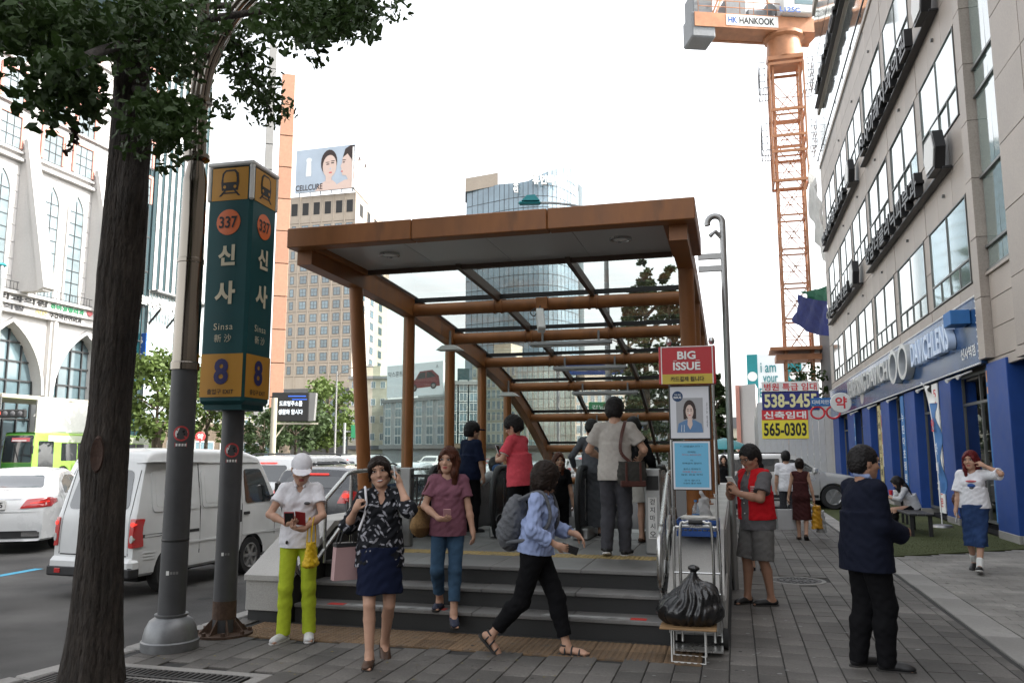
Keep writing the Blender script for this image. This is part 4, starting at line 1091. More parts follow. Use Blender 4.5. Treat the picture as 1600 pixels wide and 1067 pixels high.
b=MB();b.prism([tuple(plft), tuple(pm), tuple(prt), tuple(back)], (0, 0, -.1), X_, Y_, 17.6);b.build('base_storeys', MATS['grey_stone'], tb)
dl=np.linalg.norm(pm-plft);dr_=np.linalg.norm(prt-pm)
ts=[dl*q for q in(.13, .29, .45, .61, .77, .92)]
zs_=[21.0+3.22*k for k in range(12)]
facade_windows(tb, plft, pm, zs_, ts[1:], dl*.095, 2.0, [MATS['grey_stone'], MATS['far_glass']], mull=1, trans=1)
facade_windows(tb, plft, pm, zs_, ts[:1], dl*.055, 2.0, [MATS['grey_stone'], MATS['far_glass']], mull=0, trans=1)
facade_windows(tb, plft, pm, [zr-4.9], ts, dl*.085, 3.1, [MATS['dark_joint'], MATS['sign_black']], mull=0, name='roof_opening')
facade_windows(tb, pm, prt, zs_, [dr_*q for q in(.25, .5, .75)], dr_*.1, 2.0, [MATS['grey_stone'], MATS['far_glass']], mull=0)
facade_windows(tb, pm, prt, [zr-4.9], [dr_*q for q in(.15, .35, .55, .75, .92)], dr_*.08, 3.1, [MATS['dark_joint'], MATS['sign_black']], mull=0, name='roof_opening')
facade_windows(tb, plft, pm, [3.5, 8.5, 13.2], ts[1:], dl*.11, 3.3, [MATS['dark_joint'], MATS['far_glass']], mull=1, trans=1)
d3=np.array((*(pm-plft)/dl, 0));n3=np.array((d3[1], -d3[0], 0))
b=MB()
for q in(.0, .21, .37, .53, .69, .85, 1.0):
 c=pt2(plft)+d3*dl*q+Z_*(17.5+zr)/2;b.obox(c+n3*.06, d3, n3, Z_, .12, .1, (zr-17.5)/2)
b.build('pilasters', MATS['tan_stone'], tb)
b=MB()
for k in range(13):b.obox(pt2(plft)+d3*dl/2+n3*.02+Z_*(20.4+k*3.22), d3, n3, Z_, dl/2, .03, .04)
b.build('floor_joints', MATS['bark_far'], tb)
bbd=thing('rooftop_billboard', 'large cosmetics billboard with two dark haired faces on the roof of the tan tower', 'billboard', (*pm, zr))
BL=at_r(461, 300, rT*1.03);BR_=at_r(553, 295, rT*.99)
zb0, zb1=zr+.5, zr+11.6
A2, B2=np.array(BL[:2]), np.array(BR_[:2]);u3=np.array((*(B2-A2), 0));wB=np.linalg.norm(u3);u3/=wB;m3=np.array((u3[1], -u3[0], 0))
b=MB();b.obox(pt2((A2+B2)/2)+Z_*(zb0+zb1)/2-m3*.3, u3, m3, Z_, wB/2, .28, (zb1-zb0)/2);b.build('panel', MATS['sky_print'], bbd)
O=pt2(A2)+Z_*zb0
def flat(mb, pts, lift, m):mb.prism(pts, O+m3*lift, u3*wB, Z_*(zb1-zb0), 0.004, m=m)
def ell(cx, cy, rx, ry, n=20, a0=0, a1=2*math.pi, rot=0):
 out=[]
 for k in range(n):
  a=a0+(a1-a0)*k/n;x, y=rx*math.cos(a), ry*math.sin(a)
  out.append((cx+x*math.cos(rot)-y*math.sin(rot), cy+x*math.sin(rot)+y*math.cos(rot)))
 return out
pr=MB()
flat(pr, [(.34, 0), (.43, .16), (.52, .22), (.64, .22), (.70, .14), (.72, 0)], .02, 0)
flat(pr, ell(.57, .64, .138, .30), .03, 1)
flat(pr, [(.52, .18), (.62, .18), (.62, .38), (.52, .38)], .04, 0)
flat(pr, ell(.582, .55, .117, .262), .05, 0)
flat(pr, ell(.55, .60, .030, .014), .06, 1);flat(pr, ell(.63, .62, .030, .014), .06, 1);flat(pr, ell(.545, .645, .036, .010), .06, 1);flat(pr, ell(.635, .665, .036, .010), .06, 1)
flat(pr, ell(.60, .40, .030, .018), .06, 2);flat(pr, ell(.597, .49, .014, .02), .06, 3)
flat(pr, [(.60, 0), (.72, .12), (.84, .20), (.999, .22), (.999, 0)], .025, 0)
flat(pr, [(.80, .72), (.84, .92), (.92, .985), (.998, .985), (.998, .42), (.92, .52), (.86, .6)], .03, 1)
flat(pr, [(.90, .2), (.86, .30), (.80, .31), (.79, .38), (.775, .42), (.785, .47), (.765, .52), (.79, .60), (.80, .72), (.88, .80), (.95, .66), (.99, .45), (.998, .2)], .045, 0)
flat(pr, ell(.82, .61, .022, .013), .06, 1);flat(pr, ell(.825, .66, .034, .010), .06, 1);flat(pr, ell(.793, .40, .018, .016), .06, 2)
flat(pr, [(.18, .36), (.27, .36), (.275, .42), (.265, .70), (.185, .70), (.175, .42)], .03, 4);flat(pr, ell(.225, .74, .05, .06), .035, 4)
put_text(pr, 'CELLCURE', O+u3*wB*.24+Z_*1.15+m3*.06, u3, Z_, h=1.5, w=wB*.46, depth=.01, m=1, bold=.012)
pr.build('print', [MATS['skin_print'], MATS['hair_print'], MATS['lip_print'], MATS['sky_print'], MATS['pale_print']], bbd, smooth=None)
C2=B2+(prt-pm)/dr_*14.0
v3=np.array((*(C2-B2), 0));wV=np.linalg.norm(v3);v3/=wV;k3=np.array((v3[1], -v3[0], 0))
b=MB();b.obox(pt2((B2+C2)/2)+Z_*(zb0+zb1-.6)/2-k3*.3, v3, k3, Z_, wV/2, .28, (zb1-zb0-.6)/2);b.build('side_panel', MATS['white_print'], bbd)
O2, u2_, w2_=pt2(B2)+Z_*zb0, v3, wV
pr=MB()
def flat2(pts, lift, m):pr.prism(pts, O2+k3*lift, v3*wV, Z_*(zb1-zb0-.6), .004, m=m)
for cx, col in((.30, 4), (.68, 3)):
 flat2([(cx-.14, .1), (cx-.12, .5), (cx+.12, .5), (cx+.14, .1)], .02, col);flat2(ell(cx, .74, .10, .16), .025, 1);flat2(ell(cx, .68, .075, .13), .03, 0)
 flat2(ell(cx-.03, .7, .016, .008, 8), .035, 1);flat2(ell(cx+.03, .7, .016, .008, 8), .035, 1)
pr.build('side_print', [MATS['skin_print'], MATS['hair_print'], MATS['lip_print'], MATS['sky_print'], MATS['pale_print']], bbd, smooth=None)
b=MB()
for q in np.linspace(.05, .95, 6):b.bar(pt2(A2)+u3*wB*q-m3*.9+Z_*(zr-.2), pt2(A2)+u3*wB*q-m3*.9+Z_*zb1, .18, .18, up=(0, 1, 0))
b.build('frame', MATS['dark_joint'], bbd)
gt=thing('glass_tower', 'blue glass office tower with a curved top and Korean roof lettering behind the canopy', 'building', tuple(at_r(810, 700, 262)))
colpx=[727, 745, 762, 780, 795, 810, 826, 842, 858, 872, 884, 895, 905]
rad=[264, 261, 258.5, 256, 254, 252.5, 251.5, 251, 251.5, 253, 256, 260, 265]
topy=[300, 296, 292, 288, 287, 286, 283, 275, 268, 264, 263, 264, 268]
P=[at_r(x, 600, r)for x, r in zip(colpx, rad)]
ZT=[at_r(x, y, r)[2]for x, y, r in zip(colpx, topy, rad)]
rows_=26
gp_=MB();ml=MB();rg=random.Random(3)
for i in range(len(P)-1):
 for sub in range(2):
  a=P[i]+(P[i+1]-P[i])*sub/2;c=P[i]+(P[i+1]-P[i])*(sub+1)/2
  za=ZT[i]+(ZT[i+1]-ZT[i])*sub/2;zc=ZT[i]+(ZT[i+1]-ZT[i])*(sub+1)/2
  d=c-a;d[2]=0;d/=np.linalg.norm(d);nn=np.array((d[1], -d[0], 0))
  zf=0.0;fh=3.6
  while zf<min(za, zc)-.3:
   z2a=min(zf+fh, za)if zf+2*fh<min(za, zc)else za;z2c=min(zf+fh, zc)if zf+2*fh<min(za, zc)else zc
   t1, t2, t3, t4=[rg.uniform(-.035, .035)for _ in range(4)]
   q=[np.array((*a[:2], zf))+nn*t1, np.array((*c[:2], zf))+nn*t2, np.array((*c[:2], z2c))+nn*(t3), np.array((*a[:2], z2a))+nn*(t4)]
   gp_.add(q, [(0, 1, 2, 3)])
   m_=(np.array((*a[:2], zf))+np.array((*c[:2], zf)))/2
   ml.bar(np.array((*a[:2], zf)), np.array((*c[:2], zf)), .12, .16)
   if z2a==za:break
   zf+=fh
  ml.bar((a[0], a[1], 0), (a[0], a[1], za), .12, .12, up=tuple(nn))
gp_.build('curtain_panes', MATS['tower_glass'], gt, smooth=None, kind='stuff');ml.build('mullions', MATS['dark_joint'], gt, smooth=None, kind='stuff')
bkk=MB();plan=[tuple(p[:2])for p in P]+[tuple(at_r(905, 600, 290)[:2]), tuple(at_r(735, 600, 290)[:2])]
cen=np.mean(np.array(plan), 0);plan=[tuple(cen+(np.array(p)-cen)*.985)for p in plan]
bkk.prism(plan, (0, 0, -.1), X_, Y_, min(ZT)-3);bkk.build('core', MATS['teal_glass'], gt)
cr=MB()
for i in range(len(P)-1):
 cr.add([np.array((*P[i][:2], ZT[i])), np.array((*P[i+1][:2], ZT[i+1])), np.array((*at_r(colpx[i+1], 600, 285)[:2], ZT[i+1])), np.array((*at_r(colpx[i], 600, 285)[:2], ZT[i]))], [(0, 1, 2, 3)])
cr.build('roof_shell', MATS['tower_concrete'], gt)
for i in range(0, 8):
 pass
rb=MB();A_, B_=at_r(727, 300, 263), at_r(778, 290, 256.5)
z1_=at_r(727, 279, 263)[2];z2_=at_r(778, 270, 256.5)[2]
rb.add([A_, B_, np.array((*B_[:2], z2_)), np.array((*A_[:2], z1_)), np.array((*at_r(727, 300, 275)[:2], A_[2])), np.array((*at_r(778, 290, 275)[:2], B_[2])), np.array((*at_r(778, 290, 275)[:2], z2_)), np.array((*at_r(727, 300, 275)[:2], z1_))], [(0, 1, 2, 3), (1, 5, 6, 2), (4, 0, 3, 7), (3, 2, 6, 7), (5, 4, 7, 6)])
rb.build('roof_block', MATS['tan_stone'], gt)
for s_, x0, x1, yc_ in(('휴먼타워', 832, 876, 281), ):
 a, c=at_r(x0, yc_+2, 249.5), at_r(x1, yc_-1, 251);d=c-a;d[2]=0;w=np.linalg.norm(d);d/=w
 L=MB();put_text(L, s_, (a+c)/2, d, Z_, h=3.2, w=w, depth=.4, bold=.03);L.build('letters', MATS['white_print'], gt)
for i, ch in enumerate('휴먼'):
 q=at_r(806, 288+i*9, 251.3);L=MB();put_text(L, ch, q, _RT, Z_, h=1.8, depth=.4, bold=.03);L.build('letters', MATS['white_print'], gt)
b=MB();q0, q1=at_r(907, 600, 268)[:2], at_r(914, 600, 272)[:2];b.prism([tuple(q0), tuple(q1), tuple(at_r(914, 600, 285)[:2]), tuple(at_r(905, 600, 285)[:2])], (0, 0, 0), X_, Y_, at_r(910, 290, 270)[2]);b.build('rear_wing', MATS['teal_glass'], gt)
def midrise(label, x0, x1, ytop, r0, r1, m, nr, nc, wfrac=.6, hh=1.6, group=None, gm='far_glass', z0=3.5, name='mid_rise_building'):
 A, Bp=np.array(at_r(x0, 600, r0)[:2]), np.array(at_r(x1, 600, r1)[:2])
 zt=at_r((x0+x1)/2, ytop, (r0+r1)/2)[2];bk_=np.array(at_r(x1, 600, r1+18)[:2]);bl=np.array(at_r(x0, 600, r0+18)[:2])
 t=block(name, label, [tuple(A), tuple(Bp), tuple(bk_), tuple(bl)], -.1, zt, m, group=group)
 w=np.linalg.norm(Bp-A);fh=(zt-z0)/nr
 facade_windows(t, A, Bp, [z0+fh*k+(fh-hh)/2 for k in range(nr)], [w*(k+.5)/nc for k in range(nc)], w/nc*wfrac, hh, [MATS['far_frame'], MATS[gm]])
 b=MB();d=np.array((*(Bp-A)/w, 0));nn=np.array((d[1], -d[0], 0));b.obox(pt2((A+Bp)/2)+nn*.15+Z_*(zt-.25), d, nn, Z_, w/2+.2, .3, .3);b.build('parapet', MATS['tower_concrete'], t)
 b=MB();b.obox(pt2((A+Bp)/2)+nn*.5+Z_*3.1, d, nn, Z_, w/2, .5, .4);b.build('shop_sign_band', MATS[rng.choice(['grey_stone', 'tower_concrete', 'bark_far'])], t)
 b=MB();c=pt2((A+Bp)/2)-nn*6+Z_*(zt+1.2);b.obox(c, d, nn, Z_, w*.2, 2.5, 1.4);b.build('roof_hut', MATS[m], t)
 return t, A, Bp, zt
midrise('dark grey base block right of the tan tower with plain stone wall', 546, 606, 588, 178, 176, 'beige_render', 4, 4, .5, 1.5)
t_, A, Bp, zt=midrise('grey low-rise block carrying a car billboard, seen through the left glass wall', 600, 716, 622, 165, 150, 'grey_render', 5, 7, .62, 1.7)
cb=thing('car_billboard', 'wide pale roof billboard showing a dark red car on the grey low-rise block', 'billboard', (*((A+Bp)/2), zt))
d=np.array((*(Bp-A), 0));w=np.linalg.norm(d);d/=w;nn=np.array((d[1], -d[0], 0));c0=pt2(A)+d*w*.08+Z_*(zt+.4)+nn*.4
b=MB();b.obox(c0+d*w*.38+Z_*3.1, d, nn, Z_, w*.38, .25, 3.1);b.build('panel', MATS['pale_print'], cb)
pr=MB();o_=c0+nn*.26
def fl3(pts, l, m):pr.prism(pts, o_+nn*l, d*w*.76, Z_*6.2, .004, m=m)
fl3([(.38, .22), (.40, .42), (.52, .50), (.60, .74), (.82, .76), (.93, .56), (.95, .26)], .01, 0);fl3([(.54, .51), (.61, .70), (.70, .71), (.70, .52)], .02, 1);fl3([(.72, .52), (.72, .71), (.80, .71), (.88, .55)], .02, 1)
fl3(ell(.50, .24, .055, .11), .03, 1);fl3(ell(.84, .28, .05, .10), .03, 1);fl3(ell(.50, .24, .03, .06), .035, 2);fl3(ell(.84, .28, .027, .055), .035, 2)
put_text(pr, '닥스훈트', o_+d*w*.76*.16+Z_*4.5+nn*.02, d, Z_, h=1.1, w=4.2, depth=.01, m=1);put_text(pr, '⋏', o_+d*w*.76*.9+Z_*5.3+nn*.02, d, Z_, h=.6, depth=.01, m=1)
pr.build('print', [mat('maroon_print', (.16, .035, .035), .6, var=.05), MATS['sign_black'], MATS['tower_concrete']], cb, smooth=None)
midrise('teal glazed office block left of the bare branches beyond the escalators', 700, 748, 596, 140, 140, 'teal_glass', 6, 3, .8, 2.2, gm='far_glass')
midrise('beige tiled block with small windows seen through the lower roof glass', 738, 806, 556, 150, 146, 'beige_render', 8, 9, .62, 1.5)
midrise('grey glass office block below the curved tower', 800, 900, 566, 170, 165, 'grey_render', 9, 12, .82, 2.2, gm='far_glass_light')
midrise('brown office block beside the tall conifers seen through the roof', 898, 985, 600, 160, 165, 'tan_stone', 6, 8, .6, 1.6)
midrise('long low grey block behind the parked cars beyond the escalators', 980, 1130, 655, 130, 128, 'grey_render', 3, 12, .7, 1.6)
for(x0, x1, yt, r)in((300, 445, 640, 190), (640, 760, 640, 230), (1090, 1190, 690, 300)):
 midrise('distant low block at the end of the avenue near %s'%{300:'the LED board', 640:'the car billboard', 1090:'the steel pole'}[x0], x0, x1, yt, r, r, 'beige_render' if x0!=1090 else 'grey_render', 4 if x0!=1090 else 2, 9, .6, 1.5)
wb_=block('white_narrow_building', 'narrow white building with a brown edge left of the hoarding', [tuple(at_r(1157, 700, 95)[:2]), tuple(at_r(1184, 700, 93)[:2]), tuple(at_r(1190, 700, 105)[:2]), tuple(at_r(1160, 700, 107)[:2])], -.1, at_r(1170, 601, 94)[2], 'white_stone')
b=MB();q=at_r(1155.5, 700, 94.8);b.obox((q[0], q[1], at_r(1170, 601, 94)[2]/2), X_, Y_, Z_, .22, .3, at_r(1170, 601, 94)[2]/2);b.build('brown_edge', MATS['pink_stone'], wb_)
hd=thing('site_hoarding', 'tall grey corrugated hoarding round the building site, covered with phone number boards', 'fence', (3.2, 46.2, 0))
HX0, HX1, HZ=at_y(1183, 628, 46.2)[0], 5.6, at_y(1240, 628, 46.2)[2]
n=14
for k in range(n):
 a=HX0+(HX1-HX0)*k/n;c=HX0+(HX1-HX0)*(k+1)/n
 MB().box(a+.006, c-.006, 46.2, 46.26, -.05, HZ, .01).build('sheet', MATS['corrugated'], hd)
SX=at_y(1163, 700, 49.5)
for k in range(5):
 y0=46.3+k*1.6
 MB().box(HX0-.0, HX0+.06, y0+.01, y0+1.58, -.05, HZ-(0 if k==0 else .12*k), .01).build('sheet', MATS['corrugated'], hd)
b=MB()
for k in range(6):b.box(HX0+.1, HX0+.18, 46.35+k*1.5, 46.43+k*1.5, -.05, HZ-.3)
for z in(.5, 2, 3.6):b.box(HX0+.05, HX1, 46.3, 46.36, z, z+.08)
b.build('frame', MATS['steel_dull'], hd)
def notice(x0, x1, y0, y1, words, mb_, mp, label, bold=.03, name='rental_notice', sub=None):
 a, c=at_y(x0, y0, 46.15), at_y(x1, y1, 46.15)
 t=thing(name, label, 'notice board', ((a[0]+c[0])/2, 46.15, c[2]))
 MB().box(a[0], c[0], 46.14, 46.19, c[2], a[2], .004).build('board', MATS[mb_], t)
 L=MB();put_text(L, words, ((a[0]+c[0])/2, 46.138, (a[2]+c[2])/2), X_, Z_, h=(a[2]-c[2])*.72, w=(c[0]-a[0])*.92, depth=.004, bold=bold);L.build('lettering', MATS[mp], t)
mat('notice_navy', (0.02, 0.025, 0.16), .5, var=.05);mat('notice_yellow', (0.72, 0.62, 0.05), .5, var=.05);mat('digit_cream', (0.7, 0.66, 0.35), .5, var=.03)
notice(1190, 1280, 597, 611.5, '병원 특급 임대', 'banner_white', 'red_print', 'white notice with red Korean text at the top of the hoarding', .02)
notice(1190, 1281, 611.7, 640, '538-3455', 'notice_navy', 'digit_cream', 'navy notice with cream phone number 538-3455 on the hoarding')
notice(1190, 1263, 640.5, 656, '신축임대', 'red_print', 'white_print', 'red notice with white Korean text on the hoarding', .03)
notice(1190, 1264, 656.3, 685, '565-0303', 'notice_yellow', 'black_print', 'yellow notice with black phone number 565-0303 on the hoarding')
eb=thing('energy_billboard', 'white and teal roof billboard reading I am your Energy behind the crane mast', 'billboard', tuple(at_r(1210, 640, 100)))
A, Bp=at_r(1168, 600, 100), at_r(1262, 600, 100);d=Bp-A;d[2]=0;w=np.linalg.norm(d);d/=w;nn=np.array((d[1], -d[0], 0));z0=at_r(1200, 640, 100)[2];z1=at_r(1200, 553, 100)[2]
b=MB();b.obox(A*[1, 1, 0]+d*w/2+Z_*(z0+z1)/2-nn*1.5, d, nn, Z_, w/2, 1.45, (z1-z0)/2);b.build('box', MATS['pale_print'], eb)
b=MB();b.obox(A*[1, 1, 0]+d*w*.09+Z_*(z0+z1)/2, d, nn, Z_, w*.09, .05, (z1-z0)/2);b.obox(A*[1, 1, 0]+d*w*.79+Z_*(z0+z1)/2, d, nn, Z_, w*.12, .05, (z1-z0)/2);b.build('teal_panel', MATS['teal_paint'], eb)
L=MB()
for i, s_ in enumerate(('i am', 'your', 'Energy')):
 put_text(L, s_, A*[1, 1, 0]+d*w*(.36+.03*(i==1)+.02*(i==2))+Z_*(z1-1.6-i*1.55)+nn*.06, d, Z_, h=1.15 if i<2 else 1.35, w=w*(.26, .25, .36)[i], depth=.01, bold=.01)
L.build('lettering', MATS['teal_paint'], eb)
L=MB();O=A*[1, 1, 0]+nn*.06
for cx in(.09, .79):L.prism(ell(w*cx, 0, .55, .55), O+Z_*(z0+(z1-z0)*.6), d, Z_, .02)
L.build('emblem', MATS['white_print'], eb)
L=MB();put_text(L, 'GS칼텍스', O+d*w*.09+Z_*(z0+(z1-z0)*.32), d, Z_, h=.5, w=w*.14, depth=.01);L.build('lettering', MATS['white_print'], eb)
lb_=block('low_site_building', 'low building under the energy billboard behind the hoarding', [tuple(A[:2]), tuple(Bp[:2]), tuple((Bp-nn*10)[:2]), tuple((A-nn*10)[:2])], -.1, z0-.05, 'grey_render')
mat('crane_orange', (0.42, 0.19, 0.095), 0.5, var=0.18, scale=2, var2=0.15)
mat('crane_grey', (0.20, 0.21, 0.22), 0.6, var=0.15)
tc_=thing('tower_crane', 'orange lattice tower crane with grey machinery deck above the building site', 'crane', tuple(at_r(1254, 700, 62)*[1, 1, 0]))
cx, cy=at_r(1252, 640, 62)[:2];cx0, cy0=cx, cy
zm=at_r(1222, 100, 62)[2];hw=.92
tilt=0
b=MB()
corners=[(-hw, -hw), (hw, -hw), (hw, hw), (-hw, hw)]
for a, c in corners:b.bar((cx+a, cy+c, -.1), (cx+a, cy+c, zm), .15, .15, up=(0, 1, 0))
b.build('mast_chord', MATS['crane_orange'], tc_)
sec=2.55;k=0;z=1.0
while z+sec<zm:
 b=MB()
 for i in range(4):
  p, q=corners[i], corners[(i+1)%4]
  A=lambda c_, zz:(cx+c_[0], cy+c_[1], zz)
  b.bar(A(p, z), A(q, z), .10, .12);m_=((p[0]+q[0])/2, (p[1]+q[1])/2)
  b.bar(A(p, z), A(m_, z+sec/2), .055, .055);b.bar(A(q, z), A(m_, z+sec/2), .055, .055)
  b.bar(A(m_, z+sec/2), A(p, z+sec), .055, .055);b.bar(A(m_, z+sec/2), A(q, z+sec), .055, .055);b.bar(A(p, z+sec/2), A(q, z+sec/2), .05, .05)
 b.build('mast_section', MATS['crane_orange'], tc_);z+=sec;k+=1
b=MB();z0c, z1c=zm-9.5, zm-.5;hh=hw+.28
cf=[(-hh, -hh), (hh, -hh), (hh, hh), (-hh, hh)]
for a, c in cf:b.bar((cx+a, cy+c, z0c), (cx+a, cy+c, z1c), .13, .13, up=(0, 1, 0))
for zz in(z0c, z0c+2.2, z0c+3.4, z0c+5.4, z1c):
 for i in range(4):b.bar((cx+cf[i][0], cy+cf[i][1], zz), (cx+cf[(i+1)%4][0], cy+cf[(i+1)%4][1], zz), .12, .2)
b.build('climbing_frame', MATS['crane_orange'], tc_)
for zz in(z0c+2.4, z0c+7.2):
 for sgn in(-1, 1):
  b=MB();xo=cx+sgn*(hh+.35)
  for q in(-.3, -.1, .1, .3):b.bar((xo+q, cy-hh, zz), (xo+q, cy+hh, zz), .05, .04)
  for yy_ in(cy-hh, cy, cy+hh):
   b.bar((xo+sgn*.35, yy_, zz), (xo+sgn*.35, yy_, zz+2.0), .05, .05, up=(0, 1, 0));b.bar((xo-.35, yy_, zz-.01), (xo+.35, yy_, zz-.01), .05, .05)
  for h_ in(.5, 1.0, 1.5, 2.0):b.bar((xo+sgn*.35, cy-hh, zz+h_), (xo+sgn*.35, cy+hh, zz+h_), .045, .045);b.bar((xo-sgn*.1, cy-hh, zz+h_), (xo+sgn*.35, cy-hh, zz+h_), .045, .045)
  b.bar((xo, cy-hh, zz), (xo, cy-hh, zz+2.0), .05, .05, up=(0, 1, 0))
  b.build('catwalk', MATS['crane_grey'], tc_)
b=MB();b.box(cx-1.25, cx+1.25, cy-1.25, cy+1.25, zm-.2, zm+.1);b.lathe((cx, cy, zm+.1), [(1.35, 0), (1.2, 1.6), (1.5, 1.75), (1.5, 2.0)], 12);b.build('slewing_ring', MATS['crane_orange'], tc_)
zd=zm+2.0
xl_=at_r(1078, 60, 62);
ud=np.array((-.93, -.36, 0));ud/=np.linalg.norm(ud);vd=np.array((ud[1], -ud[0], 0));C0=np.array((cx, cy, 0))
b=MB()
for s_ in(-1, 1):
 b.obox(C0+ud*2.4+vd*s_*1.0+Z_*(zd+.55), ud, vd, Z_, 4.9, .14, .55)
b.obox(C0+ud*2.4+Z_*(zd+1.08), ud, vd, Z_, 4.85, 1.0, .05);b.obox(C0+ud*2.4+Z_*(zd+.1), ud, vd, Z_, 4.8, .95, .06)
for q in(-1, 1, 3, 5, 7):b.obox(C0+ud*q+Z_*(zd+.5), ud, vd, Z_, .1, .9, .4)
b.build('machinery_deck', MATS['crane_orange'], tc_)
b=MB();b.obox(C0+ud*6.6+Z_*(zd+2.0), ud, vd, Z_, .75, 1.0, .9, .08);b.obox(C0+ud*6.6+Z_*(zd+.2), ud, vd, Z_, .9, 1.05, 1.0, .1);b.build('counterweight', MATS['crane_grey'], tc_)
b=MB();b.obox(C0+ud*4.0+Z_*(zd+1.8), ud, vd, Z_, .8, .8, .7, .05);b.obox(C0+ud*2.0+Z_*(zd+1.5), ud, vd, Z_, 1.0, .6, .4, .1);b.tube([C0+ud*1.2+vd*.6+Z_*(zd+1.9), C0+ud*1.2-vd*.6+Z_*(zd+1.9)], .5, 14);b.build('winch', MATS['crane_grey'], tc_)
b=MB();b.obox(C0+ud*-.6-vd*.9+Z_*(zd+2.2), ud, vd, Z_, 1.3, .8, 1.0, .08);b.build('cabin', MATS['white_plastic'], tc_)
b=MB();b.obox(C0+ud*-.9-vd*1.71+Z_*(zd+2.4), ud, vd, Z_, .7, .02, .55);b.build('cabin_window', MATS['far_glass'], tc_)
b=MB()
for q in np.linspace(-1.5, 7, 9):b.bar(C0+ud*q-vd*1.1+Z_*(zd+1.1), C0+ud*q-vd*1.1+Z_*(zd+2.1), .05, .05, up=(0, 1, 0))
for zz in(1.6, 2.1):b.bar(C0-ud*1.5-vd*1.1+Z_*(zd+zz), C0+ud*7-vd*1.1+Z_*(zd+zz), .05, .05)
for s_ in(-1, 1):
 b.bar(C0+ud*.2+vd*s_*.8+Z_*(zd+1.1), C0+ud*2.4+vd*s_*.3+Z_*(zd+9.5), .18, .18);b.bar(C0+ud*5.6+vd*s_*.8+Z_*(zd+1.1), C0+ud*2.4+vd*s_*.3+Z_*(zd+9.5), .14, .14)
b.build('a_frame', MATS['crane_orange'], tc_)
b=MB();J0=C0-ud*1.4+Z_*(zd+1.2);J1=C0-ud*16+Z_*(zd+34)
for s_ in(-1, 1):b.bar(J0+vd*s_*.7, J1+vd*s_*.7, .16, .16)
jd=J1-J0;up_=np.cross(vd, jd/np.linalg.norm(jd))*1.2
b.bar(J0+up_, J1+up_, .16, .16)
for k in range(16):
 p=J0+jd*k/16;q=J0+jd*(k+1)/16
 for s_ in(-1, 1):b.bar(p+vd*s_*.7, q+up_, .06, .06);b.bar(p+up_, q+vd*s_*.7, .06, .06)
b.build('jib', MATS['crane_orange'], tc_)
pl_=C0+ud*2.9-vd*1.15+Z_*(zd+.6)
b=MB();b.obox(pl_, ud, vd, Z_, 2.0, .012, .42);b.build('name_board', MATS['white_print'], tc_)
L=MB();put_text(L, 'HANKOOK', pl_-vd*.014-ud*.35, -ud, Z_, h=.55, w=2.7, depth=.01, bold=.03);L.build('lettering', MATS['black_print'], tc_)
L=MB();put_text(L, 'HK', pl_-vd*.014+ud*1.5, -ud, Z_, h=.5, w=.7, depth=.01, bold=.03);L.build('emblem', MATS['sign_blue'], tc_)
L=MB();put_text(L, 'L125C', C0-vd*1.72+ud*.2+Z_*(zd+1.35), -ud, Z_, h=.4, w=1.6, depth=.01, bold=.03);L.build('lettering', MATS['sign_blue'], tc_)
b=MB();zp=at_r(1250, 545, 62)[2];b.box(cx-2.0, cx+3.2, cy-1.6, cy+1.6, zp-.25, zp, .02);b.box(cx-1.6, cx+2.9, cy-1.2, cy+1.2, zp-.9, zp-.5);b.build('tie_frame', MATS['crane_orange'], tc_)
def cloth(name, label, P00, P10, P11, P01, m, cat, sag=.5, n=14, amp=.12):
 b=MB();rg_=random.Random(5);g_=[[None]*(n+1)for _ in range(n+1)]
 P00, P10, P11, P01=map(np.array, (P00, P10, P11, P01));nn=np.cross(P10-P00, P01-P00);nn/=np.linalg.norm(nn)
 for i in range(n+1):
  for j in range(n+1):
   u, v=i/n, j/n;p=(P00*(1-u)+P10*u)*(1-v)+(P01*(1-u)+P11*u)*v
   p=p+nn*(amp*math.sin(u*17+v*4)+amp*.6*math.sin(u*31-v*9))-Z_*sag*(4*u*(1-u))*(.4+.6*v);b.v.append(tuple(p))
 for i in range(n):
  for j in range(n):q=i*(n+1)+j;b.f.append((q, q+n+1, q+n+2, q+1));b.m.append(0)
 o=b.build(name, m, None, smooth=60);return tag(o, label, cat)
mat('net_blue', (0.03, 0.04, 0.16), .8, var=.3, scale=3, trans=.4);mat('sheet_plastic', (0.55, 0.55, 0.53), .35, var=.15, scale=1.5, trans=.35);mat('net_green', (0.03, 0.16, 0.09), .8, var=.2, trans=.3)
cloth('safety_net', 'dark blue safety net hung between the crane mast and the stone building', at_r(1247, 460, 57), at_r(1297, 470, 49), at_r(1297, 524, 49), at_r(1240, 502, 57), MATS['net_blue'], 'safety net', .3)
cloth('green_net', 'green safety netting above the blue net beside the crane', at_r(1250, 456, 58), at_r(1297, 445, 50), at_r(1297, 474, 50), at_r(1270, 470, 56), MATS['net_green'], 'safety net', .2, 8)
cloth('plastic_sheeting', 'pale torn plastic sheeting hanging at the unfinished building edge beside the crane', at_r(1262, 232, 52), at_r(1285, 330, 49), at_r(1293, 412, 49), at_r(1266, 330, 52), MATS['sheet_plastic'], 'plastic sheet', .6)
ub=block('unfinished_building', 'unfinished dark building frame behind the stone building', [(6.2, 50), (14, 50), (14, 62), (6.2, 62)], -.1, 10.5, 'grey_stone')
pw=thing('tall_glass_building', 'tall pale glass building beyond the stone building at the top edge', 'building', (14, 52, 0))
b=MB();b.box(9.6, 22, 48, 49.8, 20, 44);b.build('wall', MATS['far_glass_light'], pw)
b=MB();b.box(9.3, 9.6, 47.6, 48.4, 17, 44);b.box(9.55, 22, 47.9, 48, 19.6, 20.1);b.build('edge_column', MATS['grey_stone'], pw)
b=MB()
